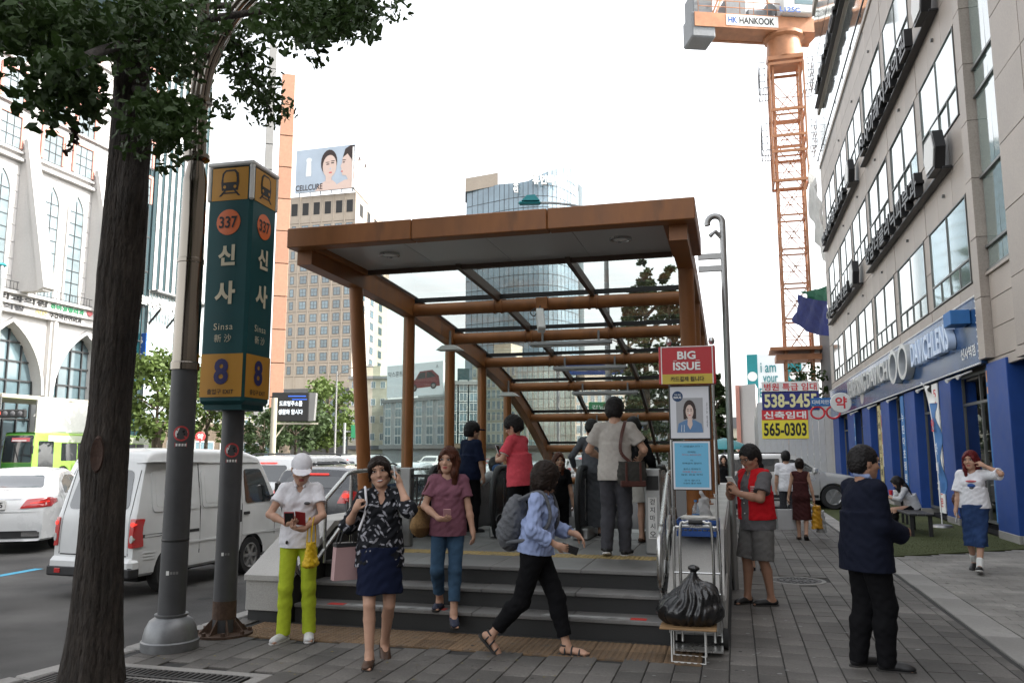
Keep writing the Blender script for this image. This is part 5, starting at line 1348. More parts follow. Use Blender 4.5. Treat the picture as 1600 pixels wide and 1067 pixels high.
for k in range(9):b.box(9.62, 22, 47.93, 47.99, 20+k*2.6, 20.1+k*2.6)
b.build('mullions', MATS['dark_joint'], pw)
b=MB();b.box(7.6, 22, 49.8, 62, -.1, 20);b.build('podium', MATS['grey_render'], pw)
# ================================================================== poles, tree and street furniture
mat('pole_paint', (0.062, 0.063, 0.066), 0.5, var=0.12, scale=10, var2=0.15, scale2=1.5, stain=((0.05, 0.045, 0.04), 3, 0.7))
mat('pole_base', (0.20, 0.205, 0.21), 0.42, var=0.15, scale=14, metal=0.5, var2=0.2, stain=((0.11, 0.105, 0.10), 4, 0.62))
mat('sleeve_metal', (0.23, 0.205, 0.175), 0.16, metal=1.0, var=0.12, scale=5, stretch=(1, 1, .15), var2=.2, scale2=2)
mat('rust', (0.075, 0.045, 0.03), 0.85, var=0.4, scale=20, bump=.4)
mat('sign_teal', (0.007, 0.058, 0.063), 0.5, var=0.06, spec=.25)
mat('sign_yellow', (0.42, 0.20, 0.014), 0.5, var=0.05)
mat('sign_orange', (0.62, 0.13, 0.03), 0.4, var=0.05)
mat('sign_letter', (0.55, 0.50, 0.36), 0.5, var=0.04)
mat('sign_navy', (0.015, 0.015, 0.10), 0.5, var=0.05)
mat('sticker_red', (0.50, 0.06, 0.06), 0.5, var=0.05)
mat('bark', (0.034, 0.027, 0.022), 0.95, var=0.6, scale=16, stretch=(2.0, 2.0, .6), bump=1.0, bscale=40, var2=.45, scale2=3.0, stain=((.055, .048, .042), 5, .62))
mat('bark_scar', (0.055, 0.032, 0.024), 0.9, var=0.3, scale=20, bump=.5)
mat('leaf_ginkgo', (0.028, 0.054, 0.012), 0.6, var=0.5, scale=1.4, trans=0.2, spec=0.3, rnd=.25)
LP=np.array(on_ground(265, 1012));LP[2]=0
lp=thing('lamp_post', 'grey street lamp post with polished sleeve and a bundle of bent steel tubes on top', 'lamp post', tuple(LP))
b=MB();b.lathe(LP, [(.232, 0), (.235, .07), (.222, .08), (.218, .11), (.205, .17), (.175, .23), (.128, .262), (.135, .275), (.135, .285)], 36);b.build('base', MATS['pole_base'], lp)
b=MB();b.lathe(LP, [(.112, .27), (.112, .30), (.111, .43), (.109, 2.38)], 32);sh_=b.build('shaft', MATS['pole_paint'], lp)
b=MB();b.lathe(LP, [(.122, 2.36), (.122, 2.42), (.113, 2.43)], 32, caps=False)
b.lathe(LP, [(.112, 2.40), (.109, 3.32), (.114, 3.325), (.114, 3.36), (.108, 3.365), (.104, 4.05), (.102, 4.10), (.072, 4.26), (.068, 4.30)], 32);b.build('sleeve', MATS['sleeve_metal'], lp)
b=MB();b.lathe(LP, [(.06, 4.26), (.12, 4.30), (.12, 4.34), (.06, 4.36)], 24);b.lathe(LP, [(.06, 4.82), (.115, 4.84), (.115, 4.88), (.06, 4.90)], 24);b.build('collar', MATS['sleeve_metal'], lp)
for k in range(9):
 a=2*math.pi*k/9;o=np.array((math.cos(a), math.sin(a), 0))*.062
 p0=LP+o
 if k in(0, 1, 8, 2, 7):
  s=k if k<5 else k-9
  dx=.10*abs(s)
  pts=[p0+Z_*4.28, p0+Z_*4.9, p0+np.array((.10, .02, 5.35)), p0+np.array((.42, .08, 5.85+dx*.2)), p0+np.array((1.05+dx, .2, 6.35+dx*.2)), p0+np.array((2.2+dx, .35, 6.85)), p0+np.array((3.3, .45, 7.05))]
 else:pts=[p0+Z_*4.28, p0+Z_*4.9, p0+Z_*6.2, p0+np.array((-.25, -.05, 7.2)), p0+np.array((-1.2, -.2, 7.9)), p0+np.array((-2.2, -.3, 8.2))]
 b=MB();b.tube(smooth_path(pts, 6), .022, 9);b.build('bent_tube', MATS['sleeve_metal'], lp)
for(hx, hz)in((3.55, 7.05), (-2.4, 8.2)):
 b=MB();s=1 if hx>0 else-1
 b.lathe(LP+np.array((hx+s*.1, .4*s, hz)), [(0.02, -.10), (.14, -.06), (.16, 0), (.10, .07), (.02, .09)], 16, sx=2.2, sy=1.0);b.build('lamp_head', MATS['pole_base'], lp)
b=MB();b.lathe(LP+Z_*.885, [(.1112, 0), (.1125, .002), (.1125, .02), (.1112, .022)], 32, caps=False);b.build('tape', MATS['black_plastic'], lp)
def face_dir(P):
 d=-np.array((P[0], P[1], 0));return d/np.linalg.norm(d)
def curved_print(P, r, z, items, parent, name='sticker'):
 """flat print wrapped round a post, on the side towards the pavement"""
 f=face_dir(P);a0=math.atan2(f[1], f[0])
 for(m, poly, dx, dz)in items:
  b=MB();vs=[]
  for x, y in poly:
   a=a0+(x+dx)/r;vs.append((P[0]+(r+.0015)*math.cos(a), P[1]+(r+.0015)*math.sin(a), z+dz+y))
  b.add(vs, [tuple(range(len(vs)))]);b.build(name, MATS[m], parent, smooth=None)
def no_smoking(P, r, z, parent):
 ring=[]
 N=24;b=MB();f=face_dir(P);a0=math.atan2(f[1], f[0])
 def at(x, y, l=.0015):a=a0+x/r;return np.array((P[0]+(r+l)*math.cos(a), P[1]+(r+l)*math.sin(a), z+y))
 def poly(pts, m, l):b.add([at(x, y, l)for x, y in pts], [tuple(range(len(pts)))], m)
 poly([(.066*math.cos(t), .066*math.sin(t))for t in np.linspace(0, 2*math.pi, N+1)[:-1]], 0, .001)
 for k in range(N):
  t0, t1=2*math.pi*k/N, 2*math.pi*(k+1)/N
  poly([(.052*math.cos(t0), .052*math.sin(t0)), (.066*math.cos(t0), .066*math.sin(t0)), (.066*math.cos(t1), .066*math.sin(t1)), (.052*math.cos(t1), .052*math.sin(t1))], 1, .002)
 poly([(-.036, -.012), (.03, -.012), (.03, .002), (-.036, .002)], 2, .0018);poly([(.012, .006), (.022, .006), (.03, .026), (.018, .03), (.006, .018)], 2, .0018)
 poly([(-.042, .030), (-.034, .038), (.042, -.030), (.034, -.038)], 1, .0024)
 poly([(-.05, -.115), (.05, -.115), (.05, -.078), (-.05, -.078)], 1, .001)
 for q in range(4):poly([(-.042+q*.024, -.108), (-.026+q*.024, -.108), (-.026+q*.024, -.086), (-.042+q*.024, -.086)], 0, .0016)
 b.build('no_smoking_sticker', [MATS['white_print'], MATS['sticker_red'], MATS['black_print']], parent, smooth=None)
no_smoking(LP, .1105, 1.80, lp)
rect=lambda w, h:[(-w/2, -h/2), (w/2, -h/2), (w/2, h/2), (-w/2, h/2)]
curved_print(LP, .112, .63, [('white_print', rect(.025, .035), -.05, 0), ('tower_concrete', rect(.018, .022), -.02, 0), ('tower_concrete', rect(.018, .022), .003, 0), ('tower_concrete', rect(.018, .022), .026, 0)], lp)
SP=np.array(on_ground(349, 990));SP[2]=0
sp_=thing('station_sign', 'tall square subway station sign, teal and orange, with exit number 8', 'sign', tuple(SP))
b=MB();b.lathe(SP, [(.26, 0), (.26, .02), (.10, .025)], 28)
for k in range(8):
 a=2*math.pi*k/8;u=np.array((math.cos(a), math.sin(a), 0))
 b.prism([(.09, .02), (.22, .02), (.09, .16)], SP-np.cross(u, Z_)*.006, u, Z_, .012);b.lathe(SP+u*.225+np.cross(u, Z_)*.05+Z_*.02, [(.02, 0), (.02, .03)], 6)
b.build('base_flange', MATS['rust'], sp_)
b=MB();b.lathe(SP, [(.105, .02), (.103, .30), (.101, 2.09)], 28);pole_o=b.build('pole', MATS['pole_paint'], sp_)
b=MB();b.lathe(SP, [(.1062, .14), (.1062, .20), (.1052, .30)], 28, caps=False);b.build('rusty_foot', MATS['rust'], pole_o)
no_smoking(SP, .1025, 1.66, sp_)
curved_print(SP, .103, .72, [('white_print', rect(.022, .03), -.04, 0), ('tower_concrete', rect(.016, .02), -.012, 0), ('tower_concrete', rect(.016, .02), .012, 0)], sp_)
SZ0, SZ1=2.08, 4.36
ang=R(-22)
fl=np.array((math.cos(R(-52+0)), math.sin(R(-52)), 0))
fl=np.array((.035, -.9994, 0));fr_=np.array((.9994, .035, 0))
hwb=.235
b=MB();b.obox(SP+Z_*(SZ0+SZ1)/2, fr_, -fl, Z_, hwb, hwb, (SZ1-SZ0)/2, .03);b.obox(SP+Z_*(SZ0-.02), fr_, -fl, Z_, hwb-.04, hwb-.04, .03);bx_=b.build('box', MATS['sign_teal'], sp_)
b=MB();b.obox(SP+Z_*(SZ1+.015), fr_, -fl, Z_, hwb+.012, hwb+.012, .022, .012)
for s1 in(-1, 1):
 for s2 in(-1, 1):b.obox(SP+fr_*s1*(hwb-.015)-fl*s2*(hwb-.015)+Z_*(SZ1-.17), fr_, -fl, Z_, .024, .024, .18, .015)
b.build('cap', MATS['white_plastic'], sp_)
for nn, ux in((fl, fr_), (fr_, -fl)):
 O=SP+nn*(hwb+.002)
 def face(pts, zc, lift, m, mb_):mb_.prism(pts, O+nn*lift+Z_*zc, ux, Z_, .002, m=m)
 pr=MB();W_=hwb-.045
 face(rect(2*W_, .32), SZ1-.185, .0, 0, pr)
 zc=SZ1-.17
 face([(-.085, -.08), (.085, -.08), (.095, .0), (.085, .09), (.05, .125), (-.05, .125), (-.085, .09), (-.095, .0)], zc, .003, 1, pr)
 face([(-.068, .0), (.068, .0), (.070, .04), (.06, .085), (.04, .105), (-.04, .105), (-.06, .085), (-.07, .04)], zc, .006, 0, pr)
 face(ell(-.055, -.045, .016, .016, 10), zc, .006, 0, pr);face(ell(.055, -.045, .016, .016, 10), zc, .006, 0, pr)
 face([(-.06, -.08), (-.04, -.08), (-.09, -.135), (-.115, -.135)], zc, .003, 1, pr);face([(.06, -.08), (.04, -.08), (.09, -.135), (.115, -.135)][::-1], zc, .003, 1, pr);face(rect(.17, .012), zc-.105, .003, 1, pr)
 face(ell(0, 0, .125, .125, 28), 3.80, .0, 2, pr)
 face(rect(2*W_+.05, .40), SZ0+.265, .0, 0, pr)
 put_text(pr, '337', O+nn*.003+Z_*3.80, ux, Z_, h=.115, w=.19, depth=.003, m=1, bold=.02)
 put_text(pr, '신', O+nn*.002+Z_*3.48, ux, Z_, h=.20, depth=.003, m=3, bold=.04)
 put_text(pr, '사', O+nn*.002+Z_*3.12, ux, Z_, h=.22, depth=.003, m=3, bold=.04)
 put_text(pr, 'Sinsa', O+nn*.002+Z_*2.80, ux, Z_, h=.062, depth=.003, m=3, spacing=1.15)
 put_text(pr, '新 沙', O+nn*.002+Z_*2.69, ux, Z_, h=.075, depth=.003, m=3)
 put_text(pr, '8', O+nn*.003+Z_*(SZ0+.30), ux, Z_, h=.24, w=.15, depth=.003, m=4, bold=.035)
 put_text(pr, '출입구 EXIT', O+nn*.003+Z_*(SZ0+.115), ux, Z_, h=.05, w=.27, depth=.003, m=1, bold=.01)
 pr.build('print', [MATS['sign_yellow'], MATS['black_print'], MATS['sign_orange'], MATS['sign_letter'], MATS['sign_navy']], bx_, smooth=None)
T0=np.array((-4.52, 5.18, 0))
tr=thing('street_tree', 'big dark ginkgo street tree at the left with rugged trunk and leafy boughs overhead', 'tree', tuple(T0))
def trunk_mesh(pts, rads, n=40, seed=1, rough=.10, flute=0.0, burls=()):
 """bark trunk: rings with ridged, vertically stretched relief"""
 rg=np.random.RandomState(seed);P=smooth_path(pts, 44);m=len(P)
 rr=np.interp(np.linspace(0, 1, m), np.linspace(0, 1, len(rads)), rads)
 ph=rg.uniform(0, 6.28, (14, ));vs=[];fs=[]
 for i, p in enumerate(P):
  for k in range(n):
   a=2*math.pi*k/n;z=p[2]
   rel=sum(math.sin(a*(5+3*q)+ph[q]+1.3*math.sin(z*(1.7+.6*q)+ph[q+6]))/(1.6+q)for q in range(6))
   rel=.5*rel+.5*math.sin(a*2+z*2.2+ph[12])
   wz=1.1*math.sin(z*3.1+ph[1])+.6*math.sin(z*8.3+a*2+ph[2])+.35*math.sin(z*19+a*5+ph[3])
   rid=abs(math.sin(a*11+wz));rid2=abs(math.sin(a*17-1.4*wz+2*math.sin(z*5+ph[4])));br=abs(math.sin(z*11+3*math.sin(a*4+ph[5])+1.5*math.sin(a*9+z*2)))
   rel+=1.5*(min(rid, .55)+.6*min(rid2, .5)-.6)+.45*(min(br, .35)-.3)
   rad=rr[i]*(1+rough*.36*rel)
   for(a0, z0, am, wa, wz_)in burls:da=(a-a0+math.pi)%(2*math.pi)-math.pi;rad+=am*math.exp(-(da/wa)**2-((z-z0)/wz_)**2)
   if flute and z<.5:rad*=1+flute*(1-z/.5)**2*(1+.35*math.sin(5*a+1))
   vs.append((p[0]+rad*math.cos(a), p[1]+rad*math.sin(a), z))
 for i in range(m-1):
  for k in range(n):q, c=i*n+k, i*n+(k+1)%n;fs.append((q, c, c+n, q+n))
 fs.append(tuple(range(n))[::-1]);return vs, fs
b=MB();b.add(*trunk_mesh([T0+Z_*-.05, T0+np.array((.0, 0, 1.2)), T0+np.array((-.02, .02, 2.4)), T0+np.array((.0, .02, 3.6)), T0+np.array((.0, 0, 5.0)), T0+np.array((.02, 0, 8.5))], [.190, .150, .146, .160, .140, .115, .07], 110, 4, .17, .16, ((-.55, 3.62, .075, .55, .22), (-1.5, 4.5, .06, .5, .12), (3.6, 1.62, .045, .45, .20), (-.2, 4.05, .06, .6, .2))))
trk=b.build('trunk', MATS['bark'], tr, smooth=70)
sc_=MB();fd=face_dir(T0);sd=np.cross(Z_, fd)
sc_.lathe(T0+fd*.118-sd*.06+Z_*1.62, [(.095, 0), (.08, .03), (.05, .02), (.0, .015)], 18, axis=tuple(fd-sd*.4), sx=.55, sy=1.5);sc_.build('bark_scar', MATS['bark_scar'], trk)
def W(x, y, r):return np.array(at_r(x, y, r))
rt=random.Random(11)
boughs=[[T0+Z_*4.9, W(120, 60, 6.2), W(50, 15, 5.8), W(-60, -10, 5.4)], [T0+Z_*4.9, W(110, 30, 7.2), W(20, -20, 7.6), W(-100, -60, 7.6)], [T0+Z_*4.5, W(240, 150, 6.2), W(258, 180, 5.8), W(250, 215, 5.6)], [T0+Z_*4.9, W(290, 60, 7.6), W(360, 60, 8.2), W(395, 125, 8.2), W(425, 175, 8.0)], [T0+Z_*5.2, W(320, 10, 8.0), W(430, 10, 8.2), W(480, 40, 6.8), W(530, 25, 6.0), W(552, 12, 5.8)], [T0+Z_*5.6, W(300, -80, 7.2), W(460, -60, 6.6), W(540, -90, 6.4)], [T0+Z_*4.9, W(135, 90, 5.2), W(110, 135, 5.0), W(85, 150, 5.0)], [T0+Z_*5.6, W(150, -100, 7.4), W(60, -160, 8.0)], [T0+Z_*4.2, T0+np.array((-.9, 1.2, 5.0)), T0+np.array((-1.8, 2.2, 5.5))], [T0+Z_*5.0, T0+np.array((.6, 1.6, 6.0)), T0+np.array((1.0, 2.8, 6.6))], [T0+Z_*4.6, T0+np.array((-.5, -1.3, 5.8)), T0+np.array((-.9, -2.4, 6.6))], [T0+Z_*6.0, T0+np.array((.7, -.9, 7.0)), T0+np.array((1.3, -1.8, 7.6))], [T0+Z_*6.6, T0+np.array((-.2, .4, 8.2)), T0+np.array((0, .6, 9.6))], ]
centres=[]
for bo_ in boughs:
 path=smooth_path(bo_, 8);n=len(path)
 b=MB();b.tube(path, list(np.linspace(.040, .008, n)), 8);b.build('limb', MATS['bark'], tr, smooth=60)
 for i, p in enumerate(path):
  if i<n*.45:continue
  centres.append((np.array(p), .17+.10*rt.random()))
for(x, y, r, s, k)in((30, 20, 6.4, .30, 6), (20, 70, 6.2, .20, 5), (60, 60, 6.2, .22, 5), (100, 60, 6.4, .25, 5), (110, 100, 6.2, .20, 5), (40, 45, 6.0, .3, 6), (10, 60, 5.8, .28, 5), (75, 30, 6.0, .3, 5), (130, 80, 6.2, .22, 4), (215, 40, 6.4, .3, 5), (290, 20, 6.6, .3, 5), (60, 105, 6.0, .14, 3), (10, 115, 6.0, .12, 3), (150, 40, 6.6, .3, 5), (150, 120, 6.0, .16, 3), (95, 150, 5.6, .12, 3), (130, 165, 5.5, .14, 3), (105, 190, 5.3, .10, 3), (75, 195, 5.2, .07, 2), (250, 40, 6.6, .34, 6), (280, 80, 6.6, .28, 5), (255, 120, 6.4, .24, 5), (300, 120, 6.4, .20, 4), (330, 40, 6.5, .32, 6), (345, 90, 6.2, .18, 4), (390, 30, 6.3, .26, 5), (440, 25, 6.1, .22, 5), (430, 60, 5.9, .12, 3), (250, 185, 6.0, .15, 4), (275, 200, 5.8, .12, 3), (262, 225, 5.7, .10, 2), (245, 255, 5.7, .07, 2), (385, 120, 5.7, .10, 3), (400, 150, 5.6, .09, 3), (418, 172, 5.5, .06, 2), (500, 45, 5.8, .15, 4), (505, 72, 5.6, .08, 2), (470, 50, 5.7, .10, 3), (555, 25, 5.5, .14, 4), (558, 45, 5.3, .06, 2), (480, 8, 5.9, .22, 4), (540, 5, 5.7, .16, 3), (345, 165, 5.8, .07, 3), (350, 180, 5.8, .05, 1), (180, 60, 5.8, .25, 3), (190, 10, 6.0, .3, 3), (215, 90, 6.3, .2, 3)):
 y=y-52 if x<200 and y>85 else(y-28 if x<200 and y>50 else(y-22 if 200<x<290 and y>100 else y))
 for q in range(k):
  r2=r+rt.uniform(-.6, .6)if not 292<x<425 else rt.uniform(7.9, 9.2);c=W(x+rt.gauss(0, 12), y+rt.gauss(0, 9), r2);centres.append((c, s*rt.uniform(.6, 1.0)))
LV=MB();singles=[]
def ginkgo_leaf(c, s, rgn):
 """fan-shaped leaf of four blades"""
 d=np.array((rgn.gauss(0, 1), rgn.gauss(0, 1), rgn.gauss(-.5, .7)));d/=np.linalg.norm(d)
 u=np.cross(d, np.array((rgn.gauss(0, 1), rgn.gauss(0, 1), rgn.gauss(0, 1))));u/=np.linalg.norm(u);w=np.cross(d, u)
 vs=[c]
 for k, a in enumerate((-62, -32, 0, 32, 62)):
  rr_=s*(1.0 if k!=2 else .82);vs.append(c+rr_*(math.cos(R(a))*d+math.sin(R(a))*u)+w*s*.12*(k%2))
 return vs, [(0, 1, 2), (0, 2, 3), (0, 3, 4), (0, 4, 5)]
for(c, s)in centres:
 n=int(56*(s/.3)**2)+14
 for i in range(n):
  while True:
   o=np.array((rt.uniform(-1, 1), rt.uniform(-1, 1), rt.uniform(-1, 1)))
   if o@o<1:break
  o[2]*=.75
  p=c+o*s*1.15
  L_=ginkgo_leaf(p, rt.uniform(.032, .054), rt)
  singles.append((np.linalg.norm(p-_C), L_, p))
def seen(p):
 v=p-_C;zz=v@_FW
 if zz<.5:return False
 px=800+1280*(v@_RT)/zz;py=533.5-1280*(v@_UP)/zz
 return-5<px<1605 and-5<py<1070
singles.sort(key=lambda q:(not seen(q[2]), q[0]))
for i, (d, L_, p)in enumerate(singles):
 if i<290:b=MB();b.add(*L_);b.build('leaf', MATS['leaf_ginkgo'], tr, smooth=None)
 else:LV.add(*L_)
LV.build('crown', MATS['leaf_ginkgo'], tr, smooth=None, kind='stuff')
b=MB()
for i in range(40):
 p=W(118+rt.gauss(0, 3)+(-10 if i>25 else 0), 200+i*.95, 5.2);b.add(*ginkgo_leaf(p, rt.uniform(.02, .035), rt))
b.build('withered_leaves', MATS['bark_scar'], tr, smooth=None)
def leafy_tree(name, label, base, h, cr, n, leaf, m, seed, trunk_h=.35, group=None, shape='round', multi=1):
 rg=random.Random(seed);base=np.array((base[0], base[1], 0.0));t=thing(name, label, 'tree', tuple(base), group=group)
 b=MB()
 for q in range(multi):
  o=np.array((rg.uniform(-.3, .3), rg.uniform(-.3, .3), 0))*(multi>1)
  b.tube([base+o*.3-Z_*.1, base+o+Z_*h*.3, base+o*3+Z_*h*.6, base+o*3.5+Z_*h*.9], [h*.022, h*.017, h*.010, h*.004], 8)
 for k in range(9):
  a=rg.uniform(0, 6.28);z=h*rg.uniform(trunk_h, .75);L_=cr*rg.uniform(.5, .9)
  b.tube([base+Z_*z, base+np.array((math.cos(a)*L_*.5, math.sin(a)*L_*.5, z+L_*.35)), base+np.array((math.cos(a)*L_, math.sin(a)*L_, z+L_*.55))], [h*.009, h*.006, h*.002], 6)
 b.build('trunk', MATS['bark_far'], t)
 cl=[]
 for k in range(46 if shape=='round' else 60):
  if shape=='round':
   a=rg.uniform(0, 6.28);v=rg.uniform(-1, 1);rr_=rg.uniform(.35, 1)**.6;cr2=cr*rr_*math.sqrt(1-v*v*.8)
   cl.append((base+np.array((math.cos(a)*cr2, math.sin(a)*cr2, h*(trunk_h+(1-trunk_h)*(.5+.46*v)))), cr*rg.uniform(.18, .34)))
  else:
   z=rg.uniform(trunk_h, .99);a=rg.uniform(0, 6.28);cr2=cr*(1.08-z)*rg.uniform(.4, 1.1)
   cl.append((base+np.array((math.cos(a)*cr2, math.sin(a)*cr2, h*z)), cr*rg.uniform(.14, .26)*(1.25-z)))
 b=MB()
 for i in range(n):
  c, s=cl[i%len(cl)]
  o=np.array((rg.gauss(0, .5), rg.gauss(0, .5), rg.gauss(0, .38)));p=c+o*s
  d=np.array((rg.gauss(0, 1), rg.gauss(0, 1), rg.gauss(-.3, .6)));d/=np.linalg.norm(d);u=np.cross(d, np.array((rg.gauss(0, 1), rg.gauss(0, 1), rg.gauss(0, 1))));u/=np.linalg.norm(u)
  s_=leaf*rg.uniform(.6, 1.2);b.add([p, p+d*s_*.5+u*s_*.35, p+d*s_, p+d*s_*.5-u*s_*.35], [(0, 1, 2, 3)])
 b.build('crown', MATS[m], t, smooth=None);return t
G1='street trees across the avenue'
leafy_tree('street_tree', 'bright green sunlit tree behind the white van, left of the station sign', at_r(243, 690, 62), 8.6, 3.0, 2600, .45, 'leaf_far', 21, group=G1)
leafy_tree('street_tree', 'bright green tree just right of the lamp post, partly behind the station sign', at_r(322, 690, 66), 8.0, 2.8, 2200, .45, 'leaf_far', 22, group=G1)
leafy_tree('street_tree', 'mid green tree directly under the LED board', at_r(462, 690, 88), 7.4, 3.6, 2400, .5, 'leaf_mid', 23, group=G1, trunk_h=.3)
leafy_tree('street_tree', 'tallest green tree right of the LED board before the tan tower', at_r(512, 690, 92), 9.8, 3.4, 3000, .5, 'leaf_far', 24, group=G1, trunk_h=.25)
leafy_tree('street_tree', 'small dark tree at the left foot of the LED board', at_r(412, 690, 60), 4.6, 1.5, 900, .32, 'leaf_mid', 25, group=G1)
G2='tall conifers behind the entrance'
for k, (x, yt, r, lab)in enumerate(((1012, 404, 46, 'tallest conifer seen through the top right roof panes'), (1050, 412, 52, 'conifer just left of the right canopy column, slightly lower than its neighbour'), (985, 470, 60, 'lower dark conifer left of the tallest one behind the roof glass'), (1122, 585, 58, 'conifer between the posters and the tall steel pole'))):
 B_=at_r(x, 690, r);h=at_r(x, yt, r)[2];leafy_tree('conifer_tree', lab, B_, h, h*.21, 5200, .30, 'leaf_mid', 30+k, .12, G2, 'cone')
leafy_tree('roof_tree', 'small round tree by the hoarding top beside the stone building', (4.9, 58), 7.6, 1.5, 900, .3, 'leaf_mid', 41, .5)
def street_lamp(label, base, h, arm, group=None, m='pole_grey'):
 base=np.array((base[0], base[1], 0.0));t=thing('street_lamp', label, 'street lamp', tuple(base), group=group)
 b=MB();b.tube([base, base+Z_*h*.6, base+Z_*h], [.13, .10, .07], 10);b.build('post', MATS[m], t)
 for a in arm:
  a=np.array((*a, 0.));p=base+Z_*h;b=MB();b.tube(smooth_path([p-Z_*.5, p+a*.3+Z_*.2, p+a*.7+Z_*.42, p+a+Z_*.45], 5), .05, 8);b.build('arm', MATS[m], t)
  u=a/np.linalg.norm(a);b=MB();b.obox(p+a+u*.3+Z_*.45, u, np.cross(Z_, u), Z_, .42, .14, .06, .05);b.prism([(-.38, 0), (.3, 0), (.1, .2), (-.2, .22)], p+a+u*.3+Z_*.5-np.cross(u, Z_)*.07, u, Z_, -.14);b.build('lamp_head', MATS['teal_paint']if m=='pole_grey' else MATS['pole_grey'], t)
 return t
q=at_r(952, 700, 30);zl_=at_r(830, 318, 30)[2];hd_=at_r(832, 318, 30)
street_lamp('grey street lamp behind the canopy whose teal head shows above the roof edge', q, zl_-.45, [(hd_[0]-q[0]+.2, hd_[1]-q[1])])
q=at_r(523, 700, 86);street_lamp('pale street lamp with a curved arm in front of the tan tower', q, at_r(523, 580, 86)[2], [(3.2, .4)], m='tower_concrete')
q=at_r(-20, 700, 30);hd_=at_r(10, 414, 30);street_lamp('street lamp whose arm reaches in at the left edge', q, at_r(0, 420, 30)[2]-.3, [(hd_[0]-q[0]-.2, hd_[1]-q[1])])
q=at_r(426, 700, 58);q[2]=0
lb=thing('led_board', 'black LED message board with white Korean text on a pole across the avenue', 'LED board', tuple(q))
z0, z1=at_r(455, 658, 58)[2], at_r(455, 613, 58)[2];A, Bp=at_r(424, 640, 58.3), at_r(482, 640, 57.6);d=Bp-A;d[2]=0;w=np.linalg.norm(d);d/=w;nn=np.array((d[1], -d[0], 0))
b=MB();b.obox((A+Bp)/2*[1, 1, 0]+Z_*(z0+z1)/2-nn*.3, d, nn, Z_, w/2, .3, (z1-z0)/2, .03);b.build('case', MATS['sign_black'], lb)
b=MB();b.prism([(0, 0), (.35, .05), (.45, z1-z0-.03), (0, z1-z0)], Bp*[1, 1, 0]+Z_*z0-nn*.05+d*.01, d, Z_, -.5);b.build('side_wing', MATS['tower_concrete'], lb)
L=MB();c=(A+Bp)/2*[1, 1, 0]+Z_*(z0+z1)/2+nn*.005
put_text(L, '도로명주소를', c+Z_*.22+d*.05, d, Z_, h=.36, w=w*.62, depth=.01, m=0, bold=.02);put_text(L, '생활화 합시다', c-Z_*.35+d*.05, d, Z_, h=.36, w=w*.66, depth=.01, m=0, bold=.02)
L.obox(c+Z_*.72+d*w*.18, d, nn, Z_, w*.24, .004, .035, m=1);L.obox(c+Z_*.5+d*w*.25, d, nn, Z_, w*.2, .004, .03, m=1);L.build('lit_text', [MATS['led_white'], MATS['led_blue']], lb, smooth=None)
b=MB();b.tube([q, q+Z_*(z1-.4)], .2, 12);b.bar(q+Z_*(z0-.15)-nn*.3, Bp*[1, 1, 0]+d*.6+Z_*(z0-.15)-nn*.3, .12, .12);b.bar(q+Z_*(z0-1.2)-nn*.3, A*[1, 1, 0]+d*.9+Z_*(z0-.2)-nn*.3, .09, .09);b.build('pole', MATS['beige_render'], lb)
def road_sign(label, x0, x1, y0, y1, r, m, words=None, name='road_sign'):
 A, Bp=at_r(x0, y1, r), at_r(x1, y1, r);zt=at_r((x0+x1)/2, y0, r)[2];d=Bp-A;d[2]=0;w=np.linalg.norm(d);d/=w;nn=np.array((d[1], -d[0], 0))
 g=A*[1, 1, 0]-d*.6;t=thing(name, label, 'road sign', tuple(g))
 b=MB();b.obox((A+Bp)/2*[1, 1, 0]+Z_*(A[2]+zt)/2, d, nn, Z_, w/2, .05, (zt-A[2])/2, .02);b.build('panel', MATS[m], t)
 b=MB();b.tube([g, g+Z_*(zt+.2)], .13, 10);b.bar(g+Z_*((A[2]+zt)/2)-nn*.12, Bp*[1, 1, 0]+Z_*((A[2]+zt)/2)-nn*.12, .12, .12);b.build('mast', MATS['pole_grey'], t)
 if words:
  L=MB();put_text(L, words, (A+Bp)/2*[1, 1, 0]+Z_*(A[2]+zt)/2+nn*.052, d, Z_, h=(zt-A[2])*.4, w=w*.7, depth=.006);L.build('lettering', MATS['white_print'], t)
road_sign('blue overhead road sign seen through the middle roof panes', 884, 975, 566, 586, 62, 'sign_blue', '신사역')
road_sign('green road sign seen low through the glass near the escalators', 920, 951, 628, 644, 70, 'sign_green', '강남')
road_sign('small blue road sign low behind the man in the grey polo', 998, 1022, 652, 668, 80, 'sign_blue')
road_sign('green road sign right of the street tree before the tan tower', 548, 560, 664, 684, 80, 'sign_green')
q=at_r(313, 682, 50);t=thing('round_shop_sign', 'small round red sign with a white syllable between the two near posts', 'sign', tuple(q))
b=MB();b.lathe(q, [(.26, -.04), (.28, 0), (.26, .04)], 24, axis=tuple(face_dir(q)));b.build('disc', MATS['sticker_red'], t)
b=MB();put_text(b, '약', q+face_dir(q)*.045, np.cross(Z_, face_dir(q)), Z_, h=.34, depth=.004, bold=.03);b.build('lettering', MATS['white_print'], t)
b=MB();b.tube([q*[1, 1, 0], q-face_dir(q)*.1-Z_*.2], .05, 8);b.build('pole', MATS['pole_grey'], t)
kg=thing('glass_kiosk', 'greenish glass subway kiosk with a pale side wall before the gothic building', 'kiosk', (-46.6, 46, 0))
b=MB();b.box(-49.0, -44.4, 41.5, 49.0, 5.2, 5.45, .03);b.box(-49, -44.4, 41.5, 49.0, 0, .3);b.build('roof', MATS['beige_render'], kg)
b=MB();b.box(-44.45, -44.4, 44.2, 49.0, .3, 5.2);b.build('pale_side_wall', MATS['white_plastic'], kg)
b=MB();b.box(-48.9, -44.5, 41.52, 41.56, .3, 5.2);b.build('glass_front', MATS['far_glass'], kg)
b=MB()
